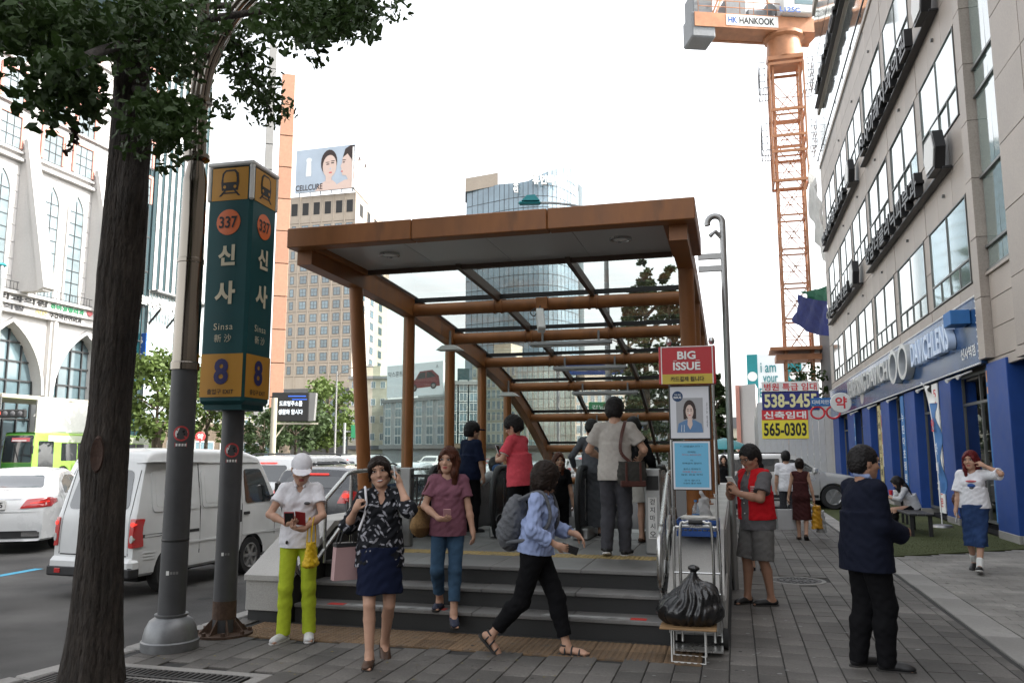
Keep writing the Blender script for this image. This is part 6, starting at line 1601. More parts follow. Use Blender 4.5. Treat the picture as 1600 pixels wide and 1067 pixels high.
for x in(-49, -47.5, -46, -44.45):b.box(x-.05, x+.05, 41.45, 41.51, 0, 5.2)
b.box(-44.4, -44.35, 44.15, 44.25, 0, 5.2);b.build('posts', MATS['steel_dull'], kg)
tl=thing('traffic_light', 'horizontal traffic light showing red at the left edge before the glass kiosk', 'traffic light', tuple(at_r(15, 646, 52)))
q=at_r(16, 646, 52);u=_RT;b=MB();b.obox(q, u, -_FW*[1, 1, 0], Z_, .85, .12, .22, .04);b.build('housing', MATS['sign_black'], tl)
for k, c_ in enumerate(('red_lamp', 'off_lamp', 'off_lamp', 'off_lamp')):
 mm=mat('red_lamp', (1.0, .08, .04), .4, var=0, emit=1.5)if c_=='red_lamp' else MATS['grey_stone']
 b=MB();b.lathe(q-_FW*[1, 1, 0]*.13+u*(-.6+k*.4), [(.14, 0), (.10, .03), (0, .035)], 14, axis=tuple(-_FW*[1, 1, 0]));b.build('lens', mm, tl)
b=MB();b.tube([q+u*-.8, q+u*-6+Z_*.3, q+u*-6-Z_*6], .09, 8);b.build('mast_arm', MATS['pole_grey'], tl)
q=at_r(1141, 660, 150);t=thing('tiled_roof_house', 'dark tiled roof house far down the street left of the hoarding', 'building', (q[0], q[1], 0))
b=MB();w=2.6;zt=at_r(1141, 652, 150)[2];ze=at_r(1141, 668, 150)[2];b.prism([(-w, ze-.1), (-w*.9, ze+.3), (-w*.5, zt), (w*.5, zt), (w*.9, ze+.3), (w, ze-.1)], (q[0], q[1], 0), X_, Z_, -8);b.build('roof', MATS['grey_stone'], t)
b=MB();b.box(q[0]-w*.85, q[0]+w*.85, q[1]+.3, q[1]+7, 0, ze);b.build('wall', MATS['beige_render'], t)
q=at_r(1140, 700, 34);t=thing('teal_awning', 'teal shop parasol beside the steel pole down the pavement', 'parasol', (q[0]-.2, q[1], 0))
b=MB();zt=at_r(1140, 684, 34)[2];b.lathe((q[0]-.2, q[1], zt-.45), [(1.15, 0), (1.1, .05), (.5, .32), (.03, .45)], 10);b.build('canopy', MATS['teal_paint'], t)
b=MB();b.tube([(q[0]-.2, q[1], 0), (q[0]-.2, q[1], zt-.1)], .03, 8);b.build('pole', MATS['steel_dull'], t)
t=thing('steel_railing', 'low steel railing on the pavement behind the canopy right of the steel pole', 'railing', (.05, 16.2, 0))
b=MB()
for z in(.55, 1.05):b.tube([(-.1, 15.2, z), (.55, 15.8, z), (.6, 19, z)], .03, 8)
for y in(15.8, 17.4, 19):b.tube([(.58, y, 0), (.58, y, 1.05)], .025, 8)
b.build('bars', MATS['steel'], t)
# ================================================================== vehicles (local frame: forward +Y, right +X, ground z = 0)
mat('car_white', (0.66, 0.67, 0.67), 0.28, var=0.03, scale=2, coat=0.8, spec=.5, var2=.05, scale2=1.2)
mat('van_white', (0.58, 0.59, 0.585), 0.33, var=0.04, scale=3, coat=0.5, spec=.5, var2=.08, scale2=1.5, stain=((.42, .42, .41), 1.6, .66))
mat('car_silver', (0.52, 0.515, 0.50), 0.3, metal=0.5, var=0.04, scale=2, coat=0.7)
mat('car_dark', (0.055, 0.058, 0.063), 0.28, metal=0.3, var=0.05, scale=2, coat=0.9)
mat('car_glass', (0.018, 0.022, 0.024), 0.03, var=0.1, scale=2, spec=1.0, coat=1.0)
mat('tail_red', (0.42, 0.012, 0.012), 0.15, var=0.1, scale=10, spec=.7, coat=1.0)
mat('tail_lit', (0.7, 0.03, 0.02), 0.2, var=0, emit=0.4)
mat('lamp_clear', (0.55, 0.56, 0.56), 0.12, metal=.5, var=0.2, scale=30, coat=1.0)
mat('lamp_amber', (0.6, 0.16, 0.02), 0.2, var=0.1, coat=.8)
mat('tyre', (0.018, 0.018, 0.018), 0.8, var=0.2, scale=20)
mat('rim', (0.42, 0.42, 0.42), 0.32, metal=.85, var=0.08, scale=8)
mat('chrome', (0.6, 0.6, 0.6), 0.12, metal=1.0, var=0.03)
mat('trim_black', (0.02, 0.02, 0.021), 0.45, var=0.1)
mat('underbody', (0.012, 0.012, 0.012), 0.9, var=0.2)
mat('plate', (0.62, 0.62, 0.6), 0.4, var=0.04)
mat('bus_green', (0.05, 0.20, 0.03), 0.35, var=0.05, coat=.6)
mat('bus_lime', (0.20, 0.34, 0.06), 0.35, var=0.05, coat=.6)
mat('bus_cream', (0.42, 0.46, 0.36), 0.4, var=0.05, coat=.4)
def rpoly(pts, r=.05, n=4):
 out=[];m=len(pts);P=[np.array(p, float)for p in pts]
 for i in range(m):
  a, b, c=P[i-1], P[i], P[(i+1)%m]
  u, v=a-b, c-b;lu, lv=np.linalg.norm(u), np.linalg.norm(v);rr=min(r, lu*.45, lv*.45)
  p0, p1=b+u/lu*rr, b+v/lv*rr
  for k in range(n+1):
   t=k/n;out.append(tuple((1-t)**2*p0+2*t*(1-t)*b+t*t*p1))
 return out
class Car:
 def __init__(s, prof, hw, belt, z0=.2, tum=.28, rnd=.07, taper=.07, crown=.03, bulge=.0):
  P=smooth_path([(0, *p)for p in prof], 5);s.hw, s.belt, s.z0=hw, belt, z0
  ys=[p[1]for p in P];s.y0, s.y1=min(ys), max(ys)
  rings=[]
  for p in P:
   y, zt=p[1], max(p[2], z0+.05);dist=min(y-s.y0, s.y1-y)
   w=hw*(1-taper*max(0, 1-dist/.5)**2)
   r=min(rnd, (zt-z0)*.4);half=[(0, z0), (w*.6, z0), (w-.05, z0+.005), (w-.012, z0+.04)]
   for q in(.08, .3, .55, .78, 1.0):
    z=z0+(zt-r-z0)*q
    x=w*(1-.022*(1-min(1, (z-z0)/.35))**2)+bulge*math.sin(math.pi*min(1, (z-z0)/max(.1, belt-z0)))
    if z>belt:x=w-tum*(z-belt)
    half.append((x, max(z, z0+.05)))
   xe=half[-1][0]
   for a in(22, 45, 68, 90):half.append((xe-r+r*math.cos(R(a)), zt-r+r*math.sin(R(a))))
   xt=xe-r;half+=[(xt*.66, zt+crown*.56), (xt*.33, zt+crown*.9), (0, zt+crown)]
   half=[(x, z)for x, z in half]
   ring=[(x, y, z)for x, z in half]+[(-x, y, z)for x, z in half[-2:0:-1]]
   rings.append(ring)
  n=len(rings[0]);s.vs=[q for r_ in rings for q in r_];s.fs=[]
  for i in range(len(rings)-1):
   for k in range(n):a, b=i*n+k, i*n+(k+1)%n;s.fs.append((a, b, b+n, a+n))
  s.fs.append(tuple(range(n))[::-1]);e=(len(rings)-1)*n;s.fs.append(tuple(e+k for k in range(n)))
 def build(s, root, m, wheels, wr, name='body'):
  b=MB();b.add(s.vs, s.fs);s.root=root
  o=b.build(name, m, None, smooth=40, local=True)
  s.bvh=BVHTree.FromPolygons([Vector(v)for v in s.vs], [list(f)for f in s.fs])
  cut=MB()
  for y in wheels:
   for sg in(-1, 1):cut.lathe((sg*s.hw*.62, y, wr), [(wr*1.14, 0), (wr*1.14, s.hw*.6)], 28, axis=(sg, 0, 0))
  c=cut.build('cut', m, None, smooth=None, local=True)
  md=o.modifiers.new('b', 'BOOLEAN');md.object=c;md.operation='DIFFERENCE';md.solver='EXACT'
  me=bpy.data.meshes.new_from_object(o.evaluated_get(bpy.context.evaluated_depsgraph_get()))
  o.modifiers.clear();old=o.data;o.data=me;me.name=name;bpy.data.meshes.remove(old);bpy.data.objects.remove(c)
  me.polygons.foreach_set('use_smooth', [True]*len(me.polygons));me.set_sharp_from_angle(angle=R(38))
  o.parent=root;s.body=o
  w=MB()
  for y in wheels:w.box(-s.hw*.6, s.hw*.6, y-wr*1.1, y+wr*1.1, wr*.55, wr*1.9)
  w.box(-s.hw*.8, s.hw*.8, s.y0+.15, s.y1-.15, s.z0-.03, s.z0+.1)
  uo=w.build('underbody', MATS['underbody'], root, local=True)
  for y in wheels:
   for sg in(-1, 1):s.wheel(root, sg*(s.hw-.10), y, wr, sg)
  return o
 def wheel(s, root, x, y, r, sg, spokes=6):
  w=MB();hwid=.09;w.lathe((x, y, r), [(r*.62, -hwid), (r*.93, -hwid), (r, -hwid*.6), (r, hwid*.6), (r*.93, hwid), (r*.62, hwid*.9)], 28, axis=(sg, 0, 0), caps=False)
  wo=w.build('wheel', MATS['tyre'], root, local=True)
  w=MB();w.lathe((x, y, r), [(r*.64, hwid*.9), (r*.58, hwid*.75), (r*.56, hwid*.25), (0, hwid*.2)], 28, axis=(sg, 0, 0), caps=False)
  w.lathe((x, y, r), [(r*.64, hwid*.95), (r*.6, hwid*.96)], 28, axis=(sg, 0, 0), caps=False);w.cm=1
  rim=MB();rim.v, rim.f, rim.m=w.v, w.f, w.m
  for k in range(spokes):
   a=2*math.pi*k/spokes;d=np.array((0, math.cos(a), math.sin(a)));c0=np.array((x+sg*hwid*.72, y, r))
   rim.bar(c0+d*r*.08, c0+d*r*.6, r*.17, .03, up=(1, 0, 0), m=0)
  rim.lathe((x, y, r), [(r*.16, hwid*.6), (r*.13, hwid*.92), (0, hwid*.95)], 14, axis=(sg, 0, 0), caps=False, m=0)
  rim.build('rim', [MATS['rim'], MATS['trim_black']], wo, local=True)
 def patch(s, name, poly, ax, m, lift=.006, parent=None, thick=.012, rings=(1, .82, .5, 0), dense=.07, base=None):
  """panel that follows the bodywork: outline in the side (y,z) or end (x,z) view, laid on the body"""
  P=[];n=len(poly)
  for i in range(n):
   a, b=np.array(poly[i], float), np.array(poly[(i+1)%n], float);k=max(1, int(np.linalg.norm(b-a)/dense))
   for q in range(k):P.append(a+(b-a)*q/k)
  c=np.mean(P, 0);mb=MB();n=len(P);rows=[]
  sg=1 if ax[1]=='+' else-1
  def hit(q, l):
   if ax[0]=='x':o, d=Vector((sg*4, q[0], q[1])), Vector((-sg, 0, 0))
   elif ax[0]=='y':o, d=Vector((q[0], sg*9, q[1])), Vector((0, -sg, 0))
   else:o, d=Vector((q[0], q[1], 6)), Vector((0, 0, -1))
   h, nr, i_, ds=s.bvh.ray_cast(o, d)
   if h is None:h=o+d*(4-s.hw if ax[0]=='x' else 9-abs(s.y1 if sg>0 else s.y0));nr=-d
   if nr.dot(d)>0:nr=-nr
   h=h+(nr*.5-d*.5).normalized()*l
   return np.array(h)
  for f in rings:
   if f==0:mb.v.append(tuple(hit(c, lift)));rows.append([len(mb.v)-1]*n)
   else:
    o_=len(mb.v)
    for q in P:mb.v.append(tuple(hit(c+(q-c)*f, lift)))
    rows.append(list(range(o_, o_+n)))
  o_=len(mb.v)
  for q in P:mb.v.append(tuple(hit(q, lift-thick)))
  rows.insert(0, list(range(o_, o_+n)))
  for i in range(len(rows)-1):
   for k in range(n):
    j=(k+1)%n;q=[rows[i][k], rows[i][j], rows[i+1][j], rows[i+1][k]]
    q=list(dict.fromkeys(q))
    if len(q)>2:mb.f.append(tuple(q));mb.m.append(0)
  return mb.build(name, MATS[m]if isinstance(m, str)else m, parent or s.root, smooth=40, local=True)
 def both(s, name, poly, m, **k):
  return[s.patch(name, poly, 'x+', m, **k), s.patch(name, poly, 'x-', m, **k)]
 def plate(s, txt, z, end='y-', w=.34, h=.16, y=None):
  sg=-1 if end=='y-' else 1
  h_, nr, i_, d_=s.bvh.ray_cast(Vector((0, sg*9, z)), Vector((0, -sg, 0)));yy=h_.y+sg*.03
  b=MB();b.obox((0, yy, z), X_, Y_, Z_, w/2, .02, h/2, .008);po=b.build('number_plate', MATS['plate'], s.root, local=True)
  if txt:
   L=MB();put_text(L, txt, (0, yy+sg*.021, z), X_*-sg, Z_, h=h*.58, w=w*.78, depth=.003, bold=.02);L.build('lettering', MATS['black_print'], po, local=True)
def mirrored(poly):return[(-x, z)for x, z in poly]
def place(root, x, y, z, rz):root.location=(x, y, z);root.rotation_euler=(0, 0, rz);ROOTS[root.as_pointer()]=(x, y, z)
van=thing('delivery_van', 'white boxy delivery van with blind side panels parked behind the two near posts', 'van')
v=Car([(-1.70, .30), (-1.725, .55), (-1.71, .95), (-1.66, 1.15), (-1.52, 1.62), (-1.46, 1.76), (-1.36, 1.83), (-1.0, 1.87), (.5, 1.86), (.95, 1.80), (1.14, 1.70), (1.55, 1.08), (1.66, .98), (1.72, .85), (1.75, .55), (1.73, .30)], .70, .98, z0=.26, tum=.15, rnd=.085, taper=.05, crown=.02)
v.build(van, MATS['van_white'], (-1.02, .83), .285)
v.patch('rear_window', rpoly([(-.52, 1.10), (.52, 1.10), (.45, 1.60), (-.45, 1.60)], .09), 'y-', 'car_glass')
v.patch('tailgate_seam', rpoly([(-.56, .52), (.56, .52), (.56, .535), (-.56, .535)], .004), 'y-', 'trim_black', rings=(1, 0), lift=.003)
for s_ in(-1, 1):
 v.patch('tailgate_seam', [(s_*.575, .53), (s_*.585, .53), (s_*.56, 1.6), (s_*.55, 1.6)], 'y-', 'trim_black', rings=(1, 0), lift=.003)
 poly=rpoly([(s_*.60, .63), (s_*.685, .63), (s_*.68, .99), (s_*.60, .99)], .02)
 t=v.patch('tail_light', poly, 'y-', 'tail_red', lift=.02, thick=.03)
 t=v.patch('tail_light', rpoly([(-1.70, .63), (-1.665, .63), (-1.665, .99), (-1.68, .99)], .006), 'x+' if s_>0 else 'x-', 'tail_red', lift=.012, thick=.03)
 v.patch('reversing_lamp', ell(s_*.643, .74, .026, .05, 12), 'y-', 'lamp_clear', lift=.027, parent=t)
 v.patch('lit_lamp', ell(s_*.643, .92, .028, .028, 12), 'y-', 'tail_lit', lift=.027, parent=t)
b=MB();b.box(-.70, .70, -1.80, -1.60, .27, .50, .05);bp=b.build('rear_bumper', MATS['van_white'], van, local=True)
b=MB();b.box(-.705, .705, -1.812, -1.62, .26, .39, .02);b.build('black_strip', MATS['trim_black'], bp, local=True)
b=MB()
for s_ in(-1, 1):b.box(s_*.5-.05, s_*.5+.05, -1.822, -1.81, .30, .36, .004)
b.build('reflector', MATS['tail_red'], bp, local=True)
v.plate('', .62, w=.42, h=.2)
for ax in('x+', 'x-'):
 for(a, b_)in((-1.42, -.48), (-.40, .52)):
  v.patch('pressed_panel', rpoly([(a, 1.06), (b_, 1.06), (b_, 1.58), (a, 1.58)], .07), ax, 'van_white', lift=.012, thick=.02)
  v.patch('panel_inset', rpoly([(a+.07, 1.12), (b_-.07, 1.12), (b_-.07, 1.52), (a+.07, 1.52)], .05), ax, 'van_white', lift=.016, thick=.006)
 v.patch('cab_window', rpoly([(.64, 1.07), (1.36, 1.07), (1.20, 1.40), (1.08, 1.58), (.64, 1.58)], .06), ax, 'car_glass', lift=.008)
 for(p0, p1)in(((-.448, .45), (-.432, 1.68)), ((.552, .36), (.568, 1.70)), ((1.445, .55), (1.457, 1.05))):
  v.patch('door_seam', [(p0[0], p0[1]), (p1[0], p0[1]), (p1[0], p1[1]), (p0[0], p1[1])], ax, 'trim_black', rings=(1, 0), lift=.002)
 v.patch('gutter_rail', [(-1.5, 1.685), (1.05, 1.675), (1.05, 1.695), (-1.5, 1.705)], ax, 'van_white', lift=.018, thick=.03, rings=(1, 0))
 v.patch('slider_rail', [(-1.60, .745), (-.46, .745), (-.46, .785), (-1.60, .785)], ax, 'trim_black', lift=.004, rings=(1, 0))
 for z in(.47, .51, .55):v.patch('crease', [(-1.55, z), (-1.35, z), (-1.35, z+.012), (-1.55, z+.012)], ax, 'van_white', lift=.009, rings=(1, 0))
 v.patch('crease', [(-.7, .60), (.5, .60), (.5, .625), (-.7, .625)], ax, 'van_white', lift=.012, rings=(1, 0));v.patch('crease', [(.58, .60), (1.66, .60), (1.66, .625), (.58, .625)], ax, 'van_white', lift=.012, rings=(1, 0))
 v.patch('door_handle', rpoly([(.46, .80), (.53, .80), (.53, .98), (.46, .98)], .02), ax, 'trim_black', lift=.02, thick=.03);v.patch('door_handle', rpoly([(.60, .90), (.74, .90), (.74, .945), (.60, .945)], .015), ax, 'trim_black', lift=.02, thick=.03)
v.patch('windscreen', rpoly([(-.54, 1.12), (.54, 1.12), (.47, 1.62), (-.47, 1.62)], .07), 'y+', 'car_glass')
for s_ in(-1, 1):
 v.patch('headlight', rpoly([(s_*.38, .66), (s_*.62, .66), (s_*.62, .84), (s_*.38, .84)], .04), 'y+', 'lamp_clear', lift=.015)
 b=MB();b.bar((s_*.70, 1.28, 1.14), (s_*.80, 1.34, 1.20), .03, .03);b.obox((s_*.83, 1.33, 1.24), X_, Y_, Z_, .045, .055, .14, .03);mo=b.build('wing_mirror', MATS['trim_black'], van, local=True)
 b=MB();b.obox((s_*.83, 1.272, 1.24), X_, Y_, Z_, .036, .004, .12, .003);b.build('mirror_glass', MATS['chrome'], mo, local=True)
place(van, -7.66, 10.32, -.126, R(-3));van.scale=(.92, .92, .97)
def saloon(name, label, m, tail='tail_red', plate='', group=None):
 r=thing(name, label, 'car', group=group)
 c=Car([(-2.42, .34), (-2.46, .60), (-2.44, .86), (-2.36, 1.01), (-2.22, 1.065), (-1.78, 1.10), (-1.05, 1.36), (-.3, 1.45), (.4, 1.42), (1.22, 1.03), (1.42, .98), (2.1, .86), (2.36, .70), (2.42, .5), (2.40, .34)], .925, .92, z0=.22, tum=.55, rnd=.12, taper=.16, crown=.03)
 c.build(r, MATS[m], (-1.42, 1.42), .33)
 c.patch('rear_window', rpoly([(-.60, 1.14), (.60, 1.14), (.50, 1.345), (-.50, 1.345)], .05), 'y-', 'car_glass', dense=.05)
 for s_ in(-1, 1):
  t=c.patch('tail_light', rpoly([(s_*.40, .79), (s_*.88, .82), (s_*.87, .985), (s_*.50, .95)], .03), 'y-', tail, lift=.015, thick=.03)
  c.patch('tail_light', rpoly([(-2.40, .82), (-2.02, .89), (-2.05, .95), (-2.36, .98)], .02), 'x+' if s_>0 else 'x-', tail, lift=.01)
  c.patch('lit_strip', [(s_*.56, .872), (s_*.84, .905), (s_*.84, .92), (s_*.56, .885)], 'y-', 'tail_lit', lift=.021, parent=t, rings=(1, 0))
  c.patch('exhaust', rpoly([(s_*.45, .30), (s_*.72, .30), (s_*.74, .38), (s_*.45, .38)], .02), 'y-', 'chrome', lift=.02)
  ax='x+' if s_>0 else 'x-'
  c.patch('side_window', rpoly([(-1.20, 1.01), (-.12, .99), (-.12, 1.345), (-.45, 1.34), (-.95, 1.23)], .04), ax, 'car_glass', dense=.05);c.patch('side_window', rpoly([(-.06, .99), (.98, .985), (.72, 1.16), (.30, 1.33), (-.06, 1.345)], .04), ax, 'car_glass', dense=.05)
  c.patch('door_seam', [(-.10, .32), (-.088, .32), (-.088, .98), (-.10, .98)], ax, 'trim_black', rings=(1, 0), lift=.003);c.patch('door_handle', [(-.75, .86), (-.55, .86), (-.55, .89), (-.75, .89)], ax, 'chrome', lift=.02, thick=.02, rings=(1, 0));c.patch('door_handle', [(.15, .85), (.35, .85), (.35, .88), (.15, .88)], ax, 'chrome', lift=.02, thick=.02, rings=(1, 0))
  c.patch('headlight', rpoly([(s_*.52, .62), (s_*.84, .66), (s_*.8, .76), (s_*.52, .72)], .03), 'y+', 'lamp_clear', lift=.012)
  b=MB();b.obox((s_*.98, .82, 1.03), X_, Y_, Z_, .10, .06, .065, .03);b.build('wing_mirror', MATS[m], r, local=True)
 c.patch('windscreen', rpoly([(-.66, 1.07), (.66, 1.07), (.54, 1.36), (-.54, 1.36)], .05), 'y+', 'car_glass', dense=.05)
 c.patch('diffuser', rpoly([(-.74, .27), (.74, .27), (.70, .40), (-.70, .40)], .03), 'y-', 'trim_black', lift=.012)
 c.patch('boot_chrome', [(-.40, .955), (.40, .955), (.40, .985), (-.40, .985)], 'y-', 'chrome', lift=.012, rings=(1, 0));c.patch('boot_seam', [(-.86, .72), (.86, .72), (.86, .73), (-.86, .73)], 'y-', 'trim_black', lift=.003, rings=(1, 0))
 c.plate(plate, .86 if plate else .56, w=.36, h=.17);return r
GC='cars queueing on the avenue'
sal=saloon('saloon_car', 'white saloon with lit red tail lights at the left edge beside the delivery van', 'car_white', plate='2675')
_c=on_ground(80, 784, .77);_a=R(33);_l=np.array((.88*math.cos(_a)+2.38*math.sin(_a), .88*math.sin(_a)-2.38*math.cos(_a)))
place(sal, _c[0]-_l[0], _c[1]-_l[1], -.126, _a)
def suv(name, label, m, plate='', group=None, lit=False, H=1.72, W=.94):
 r=thing(name, label, 'car', group=group);k=H/1.72
 c=Car([(-2.28, .36), (-2.33, .60), (-2.31, .95), (-2.26, 1.08), (-2.08, 1.56*k), (-2.0, 1.64*k), (-1.7, 1.69*k), (-.4, 1.72*k), (.35, 1.66*k), (1.10, 1.12), (1.28, 1.06), (2.02, .95), (2.26, .78), (2.32, .55), (2.28, .36)], W, 1.02, z0=.26, tum=.30, rnd=.10, taper=.11, crown=.03)
 c.build(r, MATS[m], (-1.38, 1.38), .36)
 c.patch('rear_window', rpoly([(-.66, 1.12), (.66, 1.12), (.56, 1.50*k), (-.56, 1.50*k)], .07), 'y-', 'car_glass', dense=.06)
 c.patch('brake_light', [(-.30, 1.535*k), (.30, 1.535*k), (.30, 1.56*k), (-.30, 1.56*k)], 'y-', 'tail_lit', lift=.03, rings=(1, 0))
 for s_ in(-1, 1):
  ax='x+' if s_>0 else 'x-'
  t=c.patch('tail_light', rpoly([(s_*.60, .84), (s_*.88, .84), (s_*.86, 1.06), (s_*.72, 1.08)], .03), 'y-', 'tail_red', lift=.015, thick=.03);c.patch('tail_light', rpoly([(-2.3, .86), (-2.06, .90), (-2.06, 1.05), (-2.26, 1.07)], .02), ax, 'tail_red', lift=.012)
  if lit:c.patch('lit_lamp', ell(s_*.77, .98, .07, .04, 12), 'y-', 'tail_lit', lift=.022, parent=t)
  c.patch('side_window', rpoly([(-2.02, 1.12), (-1.22, 1.11), (-1.22, 1.56*k), (-1.9, 1.52*k)], .05), ax, 'car_glass', dense=.06);c.patch('side_window', rpoly([(-1.15, 1.11), (-.12, 1.10), (-.12, 1.58*k), (-1.15, 1.57*k)], .04), ax, 'car_glass', dense=.06);c.patch('side_window', rpoly([(-.05, 1.10), (.98, 1.09), (.62, 1.36), (.28, 1.55*k), (-.05, 1.58*k)], .04), ax, 'car_glass', dense=.06)
  for q in(-1.19, -.09, 1.0):c.patch('door_seam', [(q-.006, .42), (q+.006, .42), (q+.006, 1.08), (q-.006, 1.08)], ax, 'trim_black', rings=(1, 0), lift=.003)
  c.patch('door_handle', [(-.95, .95), (-.75, .95), (-.75, .985), (-.95, .985)], ax, 'chrome', lift=.02, thick=.02, rings=(1, 0));c.patch('door_handle', [(.12, .94), (.32, .94), (.32, .975), (.12, .975)], ax, 'chrome', lift=.02, thick=.02, rings=(1, 0))
  c.patch('sill_trim', [(-.95, .33), (.95, .33), (.95, .42), (-.95, .42)], ax, 'trim_black', lift=.01, rings=(1, 0))
  c.patch('headlight', rpoly([(s_*.55, .74), (s_*.88, .80), (s_*.84, .93), (s_*.55, .86)], .03), 'y+', 'lamp_clear', lift=.014);c.patch('headlight', rpoly([(1.98, .80), (2.22, .76), (2.2, .86), (1.95, .93)], .03), ax, 'lamp_clear', lift=.012)
  c.patch('indicator', rpoly([(2.12, .80), (2.24, .78), (2.22, .84), (2.10, .88)], .02), ax, 'lamp_amber', lift=.018)
  b=MB();b.obox((s_*(W+.10), .86, 1.14), X_, Y_, Z_, .11, .06, .08, .035);b.build('wing_mirror', MATS[m], r, local=True)
  b=MB();b.tube([(s_*(W-.26), -1.7, 1.70*k+.03), (s_*(W-.26), -1.5, 1.76*k), (s_*(W-.26), .0, 1.76*k), (s_*(W-.26), .2, 1.70*k+.02)], .02, 8);b.build('roof_rail', MATS['trim_black'], r, local=True)
 c.patch('windscreen', rpoly([(-.68, 1.16), (.68, 1.16), (.58, 1.58*k), (-.58, 1.58*k)], .06), 'y+', 'car_glass', dense=.06)
 c.patch('rear_bumper', rpoly([(-.84, .30), (.84, .30), (.82, .52), (-.82, .52)], .04), 'y-', 'trim_black', lift=.02);c.patch('tailgate_seam', [(-.82, .60), (.82, .60), (.82, .61), (-.82, .61)], 'y-', 'trim_black', rings=(1, 0), lift=.003)
 c.plate(plate, .86, w=.40, h=.18);return r
s1=suv('estate_car', 'white SUV from behind with plate 4427, between the van and the woman in the cap', 'car_white', '4427');place(s1, -10.55, 19.4, -.126, R(-2))
s2=suv('estate_car', 'dark grey estate car with lit tail lights seen through the left handrail', 'car_dark', '', lit=True, H=1.52, W=.90);place(s2, -7.75, 16.6, -.126, R(-2))
s3=suv('hatchback_car', 'silver people carrier parked across the frontage behind the woman in the brown dress', 'car_silver', '', H=1.62, W=.92);place(s3, 1.35, 27.1, .01, R(-84))
def more(src, label, x, y, rz, group=GC, z=-.126):
 c=copy_tree(src);c['label']=label;c['group']=group;place(c, x, y, z, rz);return c
sal['group']=GC;s1['group']=GC;s2['group']=GC
more(s1, 'white SUV beyond the left-edge saloon, its dark rear window showing left of the tree', -17.2, 21.5, R(-2))
more(sal, 'white saloon ahead of the dark estate car', -7.6, 24.0, R(-1))
more(sal, 'white saloon ahead of the white SUV with the plate', -10.7, 26.5, R(1))
more(s1, 'white SUV in the far queue just right of the street tree trunks', -14.0, 30.0, R(-1))
more(sal, 'white saloon in the kerb lane beyond the escalators', -7.5, 33.0, R(0))
more(s2, 'dark car in the second lane beyond the escalators', -10.8, 37.0, R(0))
more(s1, 'white SUV in the kerb lane farthest down the avenue', -7.4, 44.0, R(0))
more(sal, 'white saloon in the third lane far down the avenue', -14.2, 46.0, R(0))
more(sal, 'white saloon in the second lane far down the avenue', -10.9, 52.0, R(0))
more(s2, 'dark car coming the other way across the median', -26.0, 52.0, R(180))
more(sal, 'white saloon coming the other way across the median', -29.0, 40.0, R(180))
more(s3, 'silver people carrier coming the other way nearest the median', -26.2, 70.0, R(180), z=-.126)
more(sal, 'white saloon crossing far behind the escalator hall', -2.0, 70.0, R(90), z=-.01)
more(s1, 'white SUV crossing far behind the escalator hall', 6.0, 71.0, R(92), z=-.01)
bus=thing('city_bus', 'green city bus with lime side and cream roof facing the camera at the left edge', 'bus')
c=Car([(-5.4, .35), (-5.45, .9), (-5.42, 2.4), (-5.36, 2.9), (-5.2, 3.08), (-4.6, 3.14), (4.4, 3.14), (5.1, 3.10), (5.32, 2.95), (5.42, 2.3), (5.47, 1.1), (5.45, .6), (5.42, .35)], 1.25, 1.3, z0=.28, tum=.04, rnd=.14, taper=.05, crown=.03)
c.build(bus, MATS['bus_lime'], (-2.9, 3.0), .48)
c.patch('front_panel', rpoly([(-1.16, .4), (1.16, .4), (1.16, 1.22), (-1.16, 1.22)], .08), 'y+', 'bus_green', lift=.012)
c.patch('front_panel', rpoly([(-1.10, 2.98), (1.10, 2.98), (1.05, 3.1), (-1.05, 3.1)], .04), 'y+', 'bus_green', lift=.012)
c.patch('windscreen', rpoly([(-1.13, 1.26), (1.13, 1.26), (1.10, 2.94), (-1.10, 2.94)], .14), 'y+', 'car_glass', lift=.014)
c.patch('route_board', rpoly([(-.85, 2.55), (.55, 2.55), (.55, 2.80), (-.85, 2.80)], .02), 'y+', 'lip_print', lift=.02)
c.patch('route_board', rpoly([(-.6, 2.58), (.5, 2.58), (.5, 2.66), (-.6, 2.66)], .02), 'y+', 'banner_white', lift=.026)
for s_ in(-1, 1):
 ax='x+' if s_>0 else 'x-'
 c.patch('headlight', ell(s_*.95, .75, .14, .10, 14), 'y+', 'lamp_clear', lift=.02)
 c.patch('cream_band', [(-5.2, 2.55), (4.3, 2.55), (4.3, 2.98), (-5.2, 2.98)], ax, 'bus_cream', lift=.006)
 for k in range(6):c.patch('side_window', rpoly([(-5.1+k*1.4, 1.35), (-3.78+k*1.4, 1.35), (-3.78+k*1.4, 2.5), (-5.1+k*1.4, 2.5)], .06), ax, 'car_glass', lift=.008)
 c.patch('door', rpoly([(3.85, .45), (5.05, .45), (5.05, 2.6), (3.85, 2.6)], .1), ax, 'car_glass', lift=.012)
 b=MB();b.tube([(s_*1.15, 5.45, 2.7), (s_*1.4, 5.75, 2.55), (s_*1.42, 5.75, 2.3)], .025, 8);b.obox((s_*1.42, 5.76, 2.05), X_, Y_, Z_, .12, .06, .26, .05);b.build('wing_mirror', MATS['trim_black'], bus, local=True)
b=MB();b.box(-.9, .9, -3.5, 2.5, 3.12, 3.3, .06);b.build('roof_unit', MATS['bus_cream'], bus, local=True)
c.patch('wiper', [(-.2, 1.3), (-.14, 1.3), (.35, 2.4), (.30, 2.4)], 'y+', 'trim_black', lift=.03, rings=(1, 0))
place(bus, -43.55, 47.6, -.126, R(180))
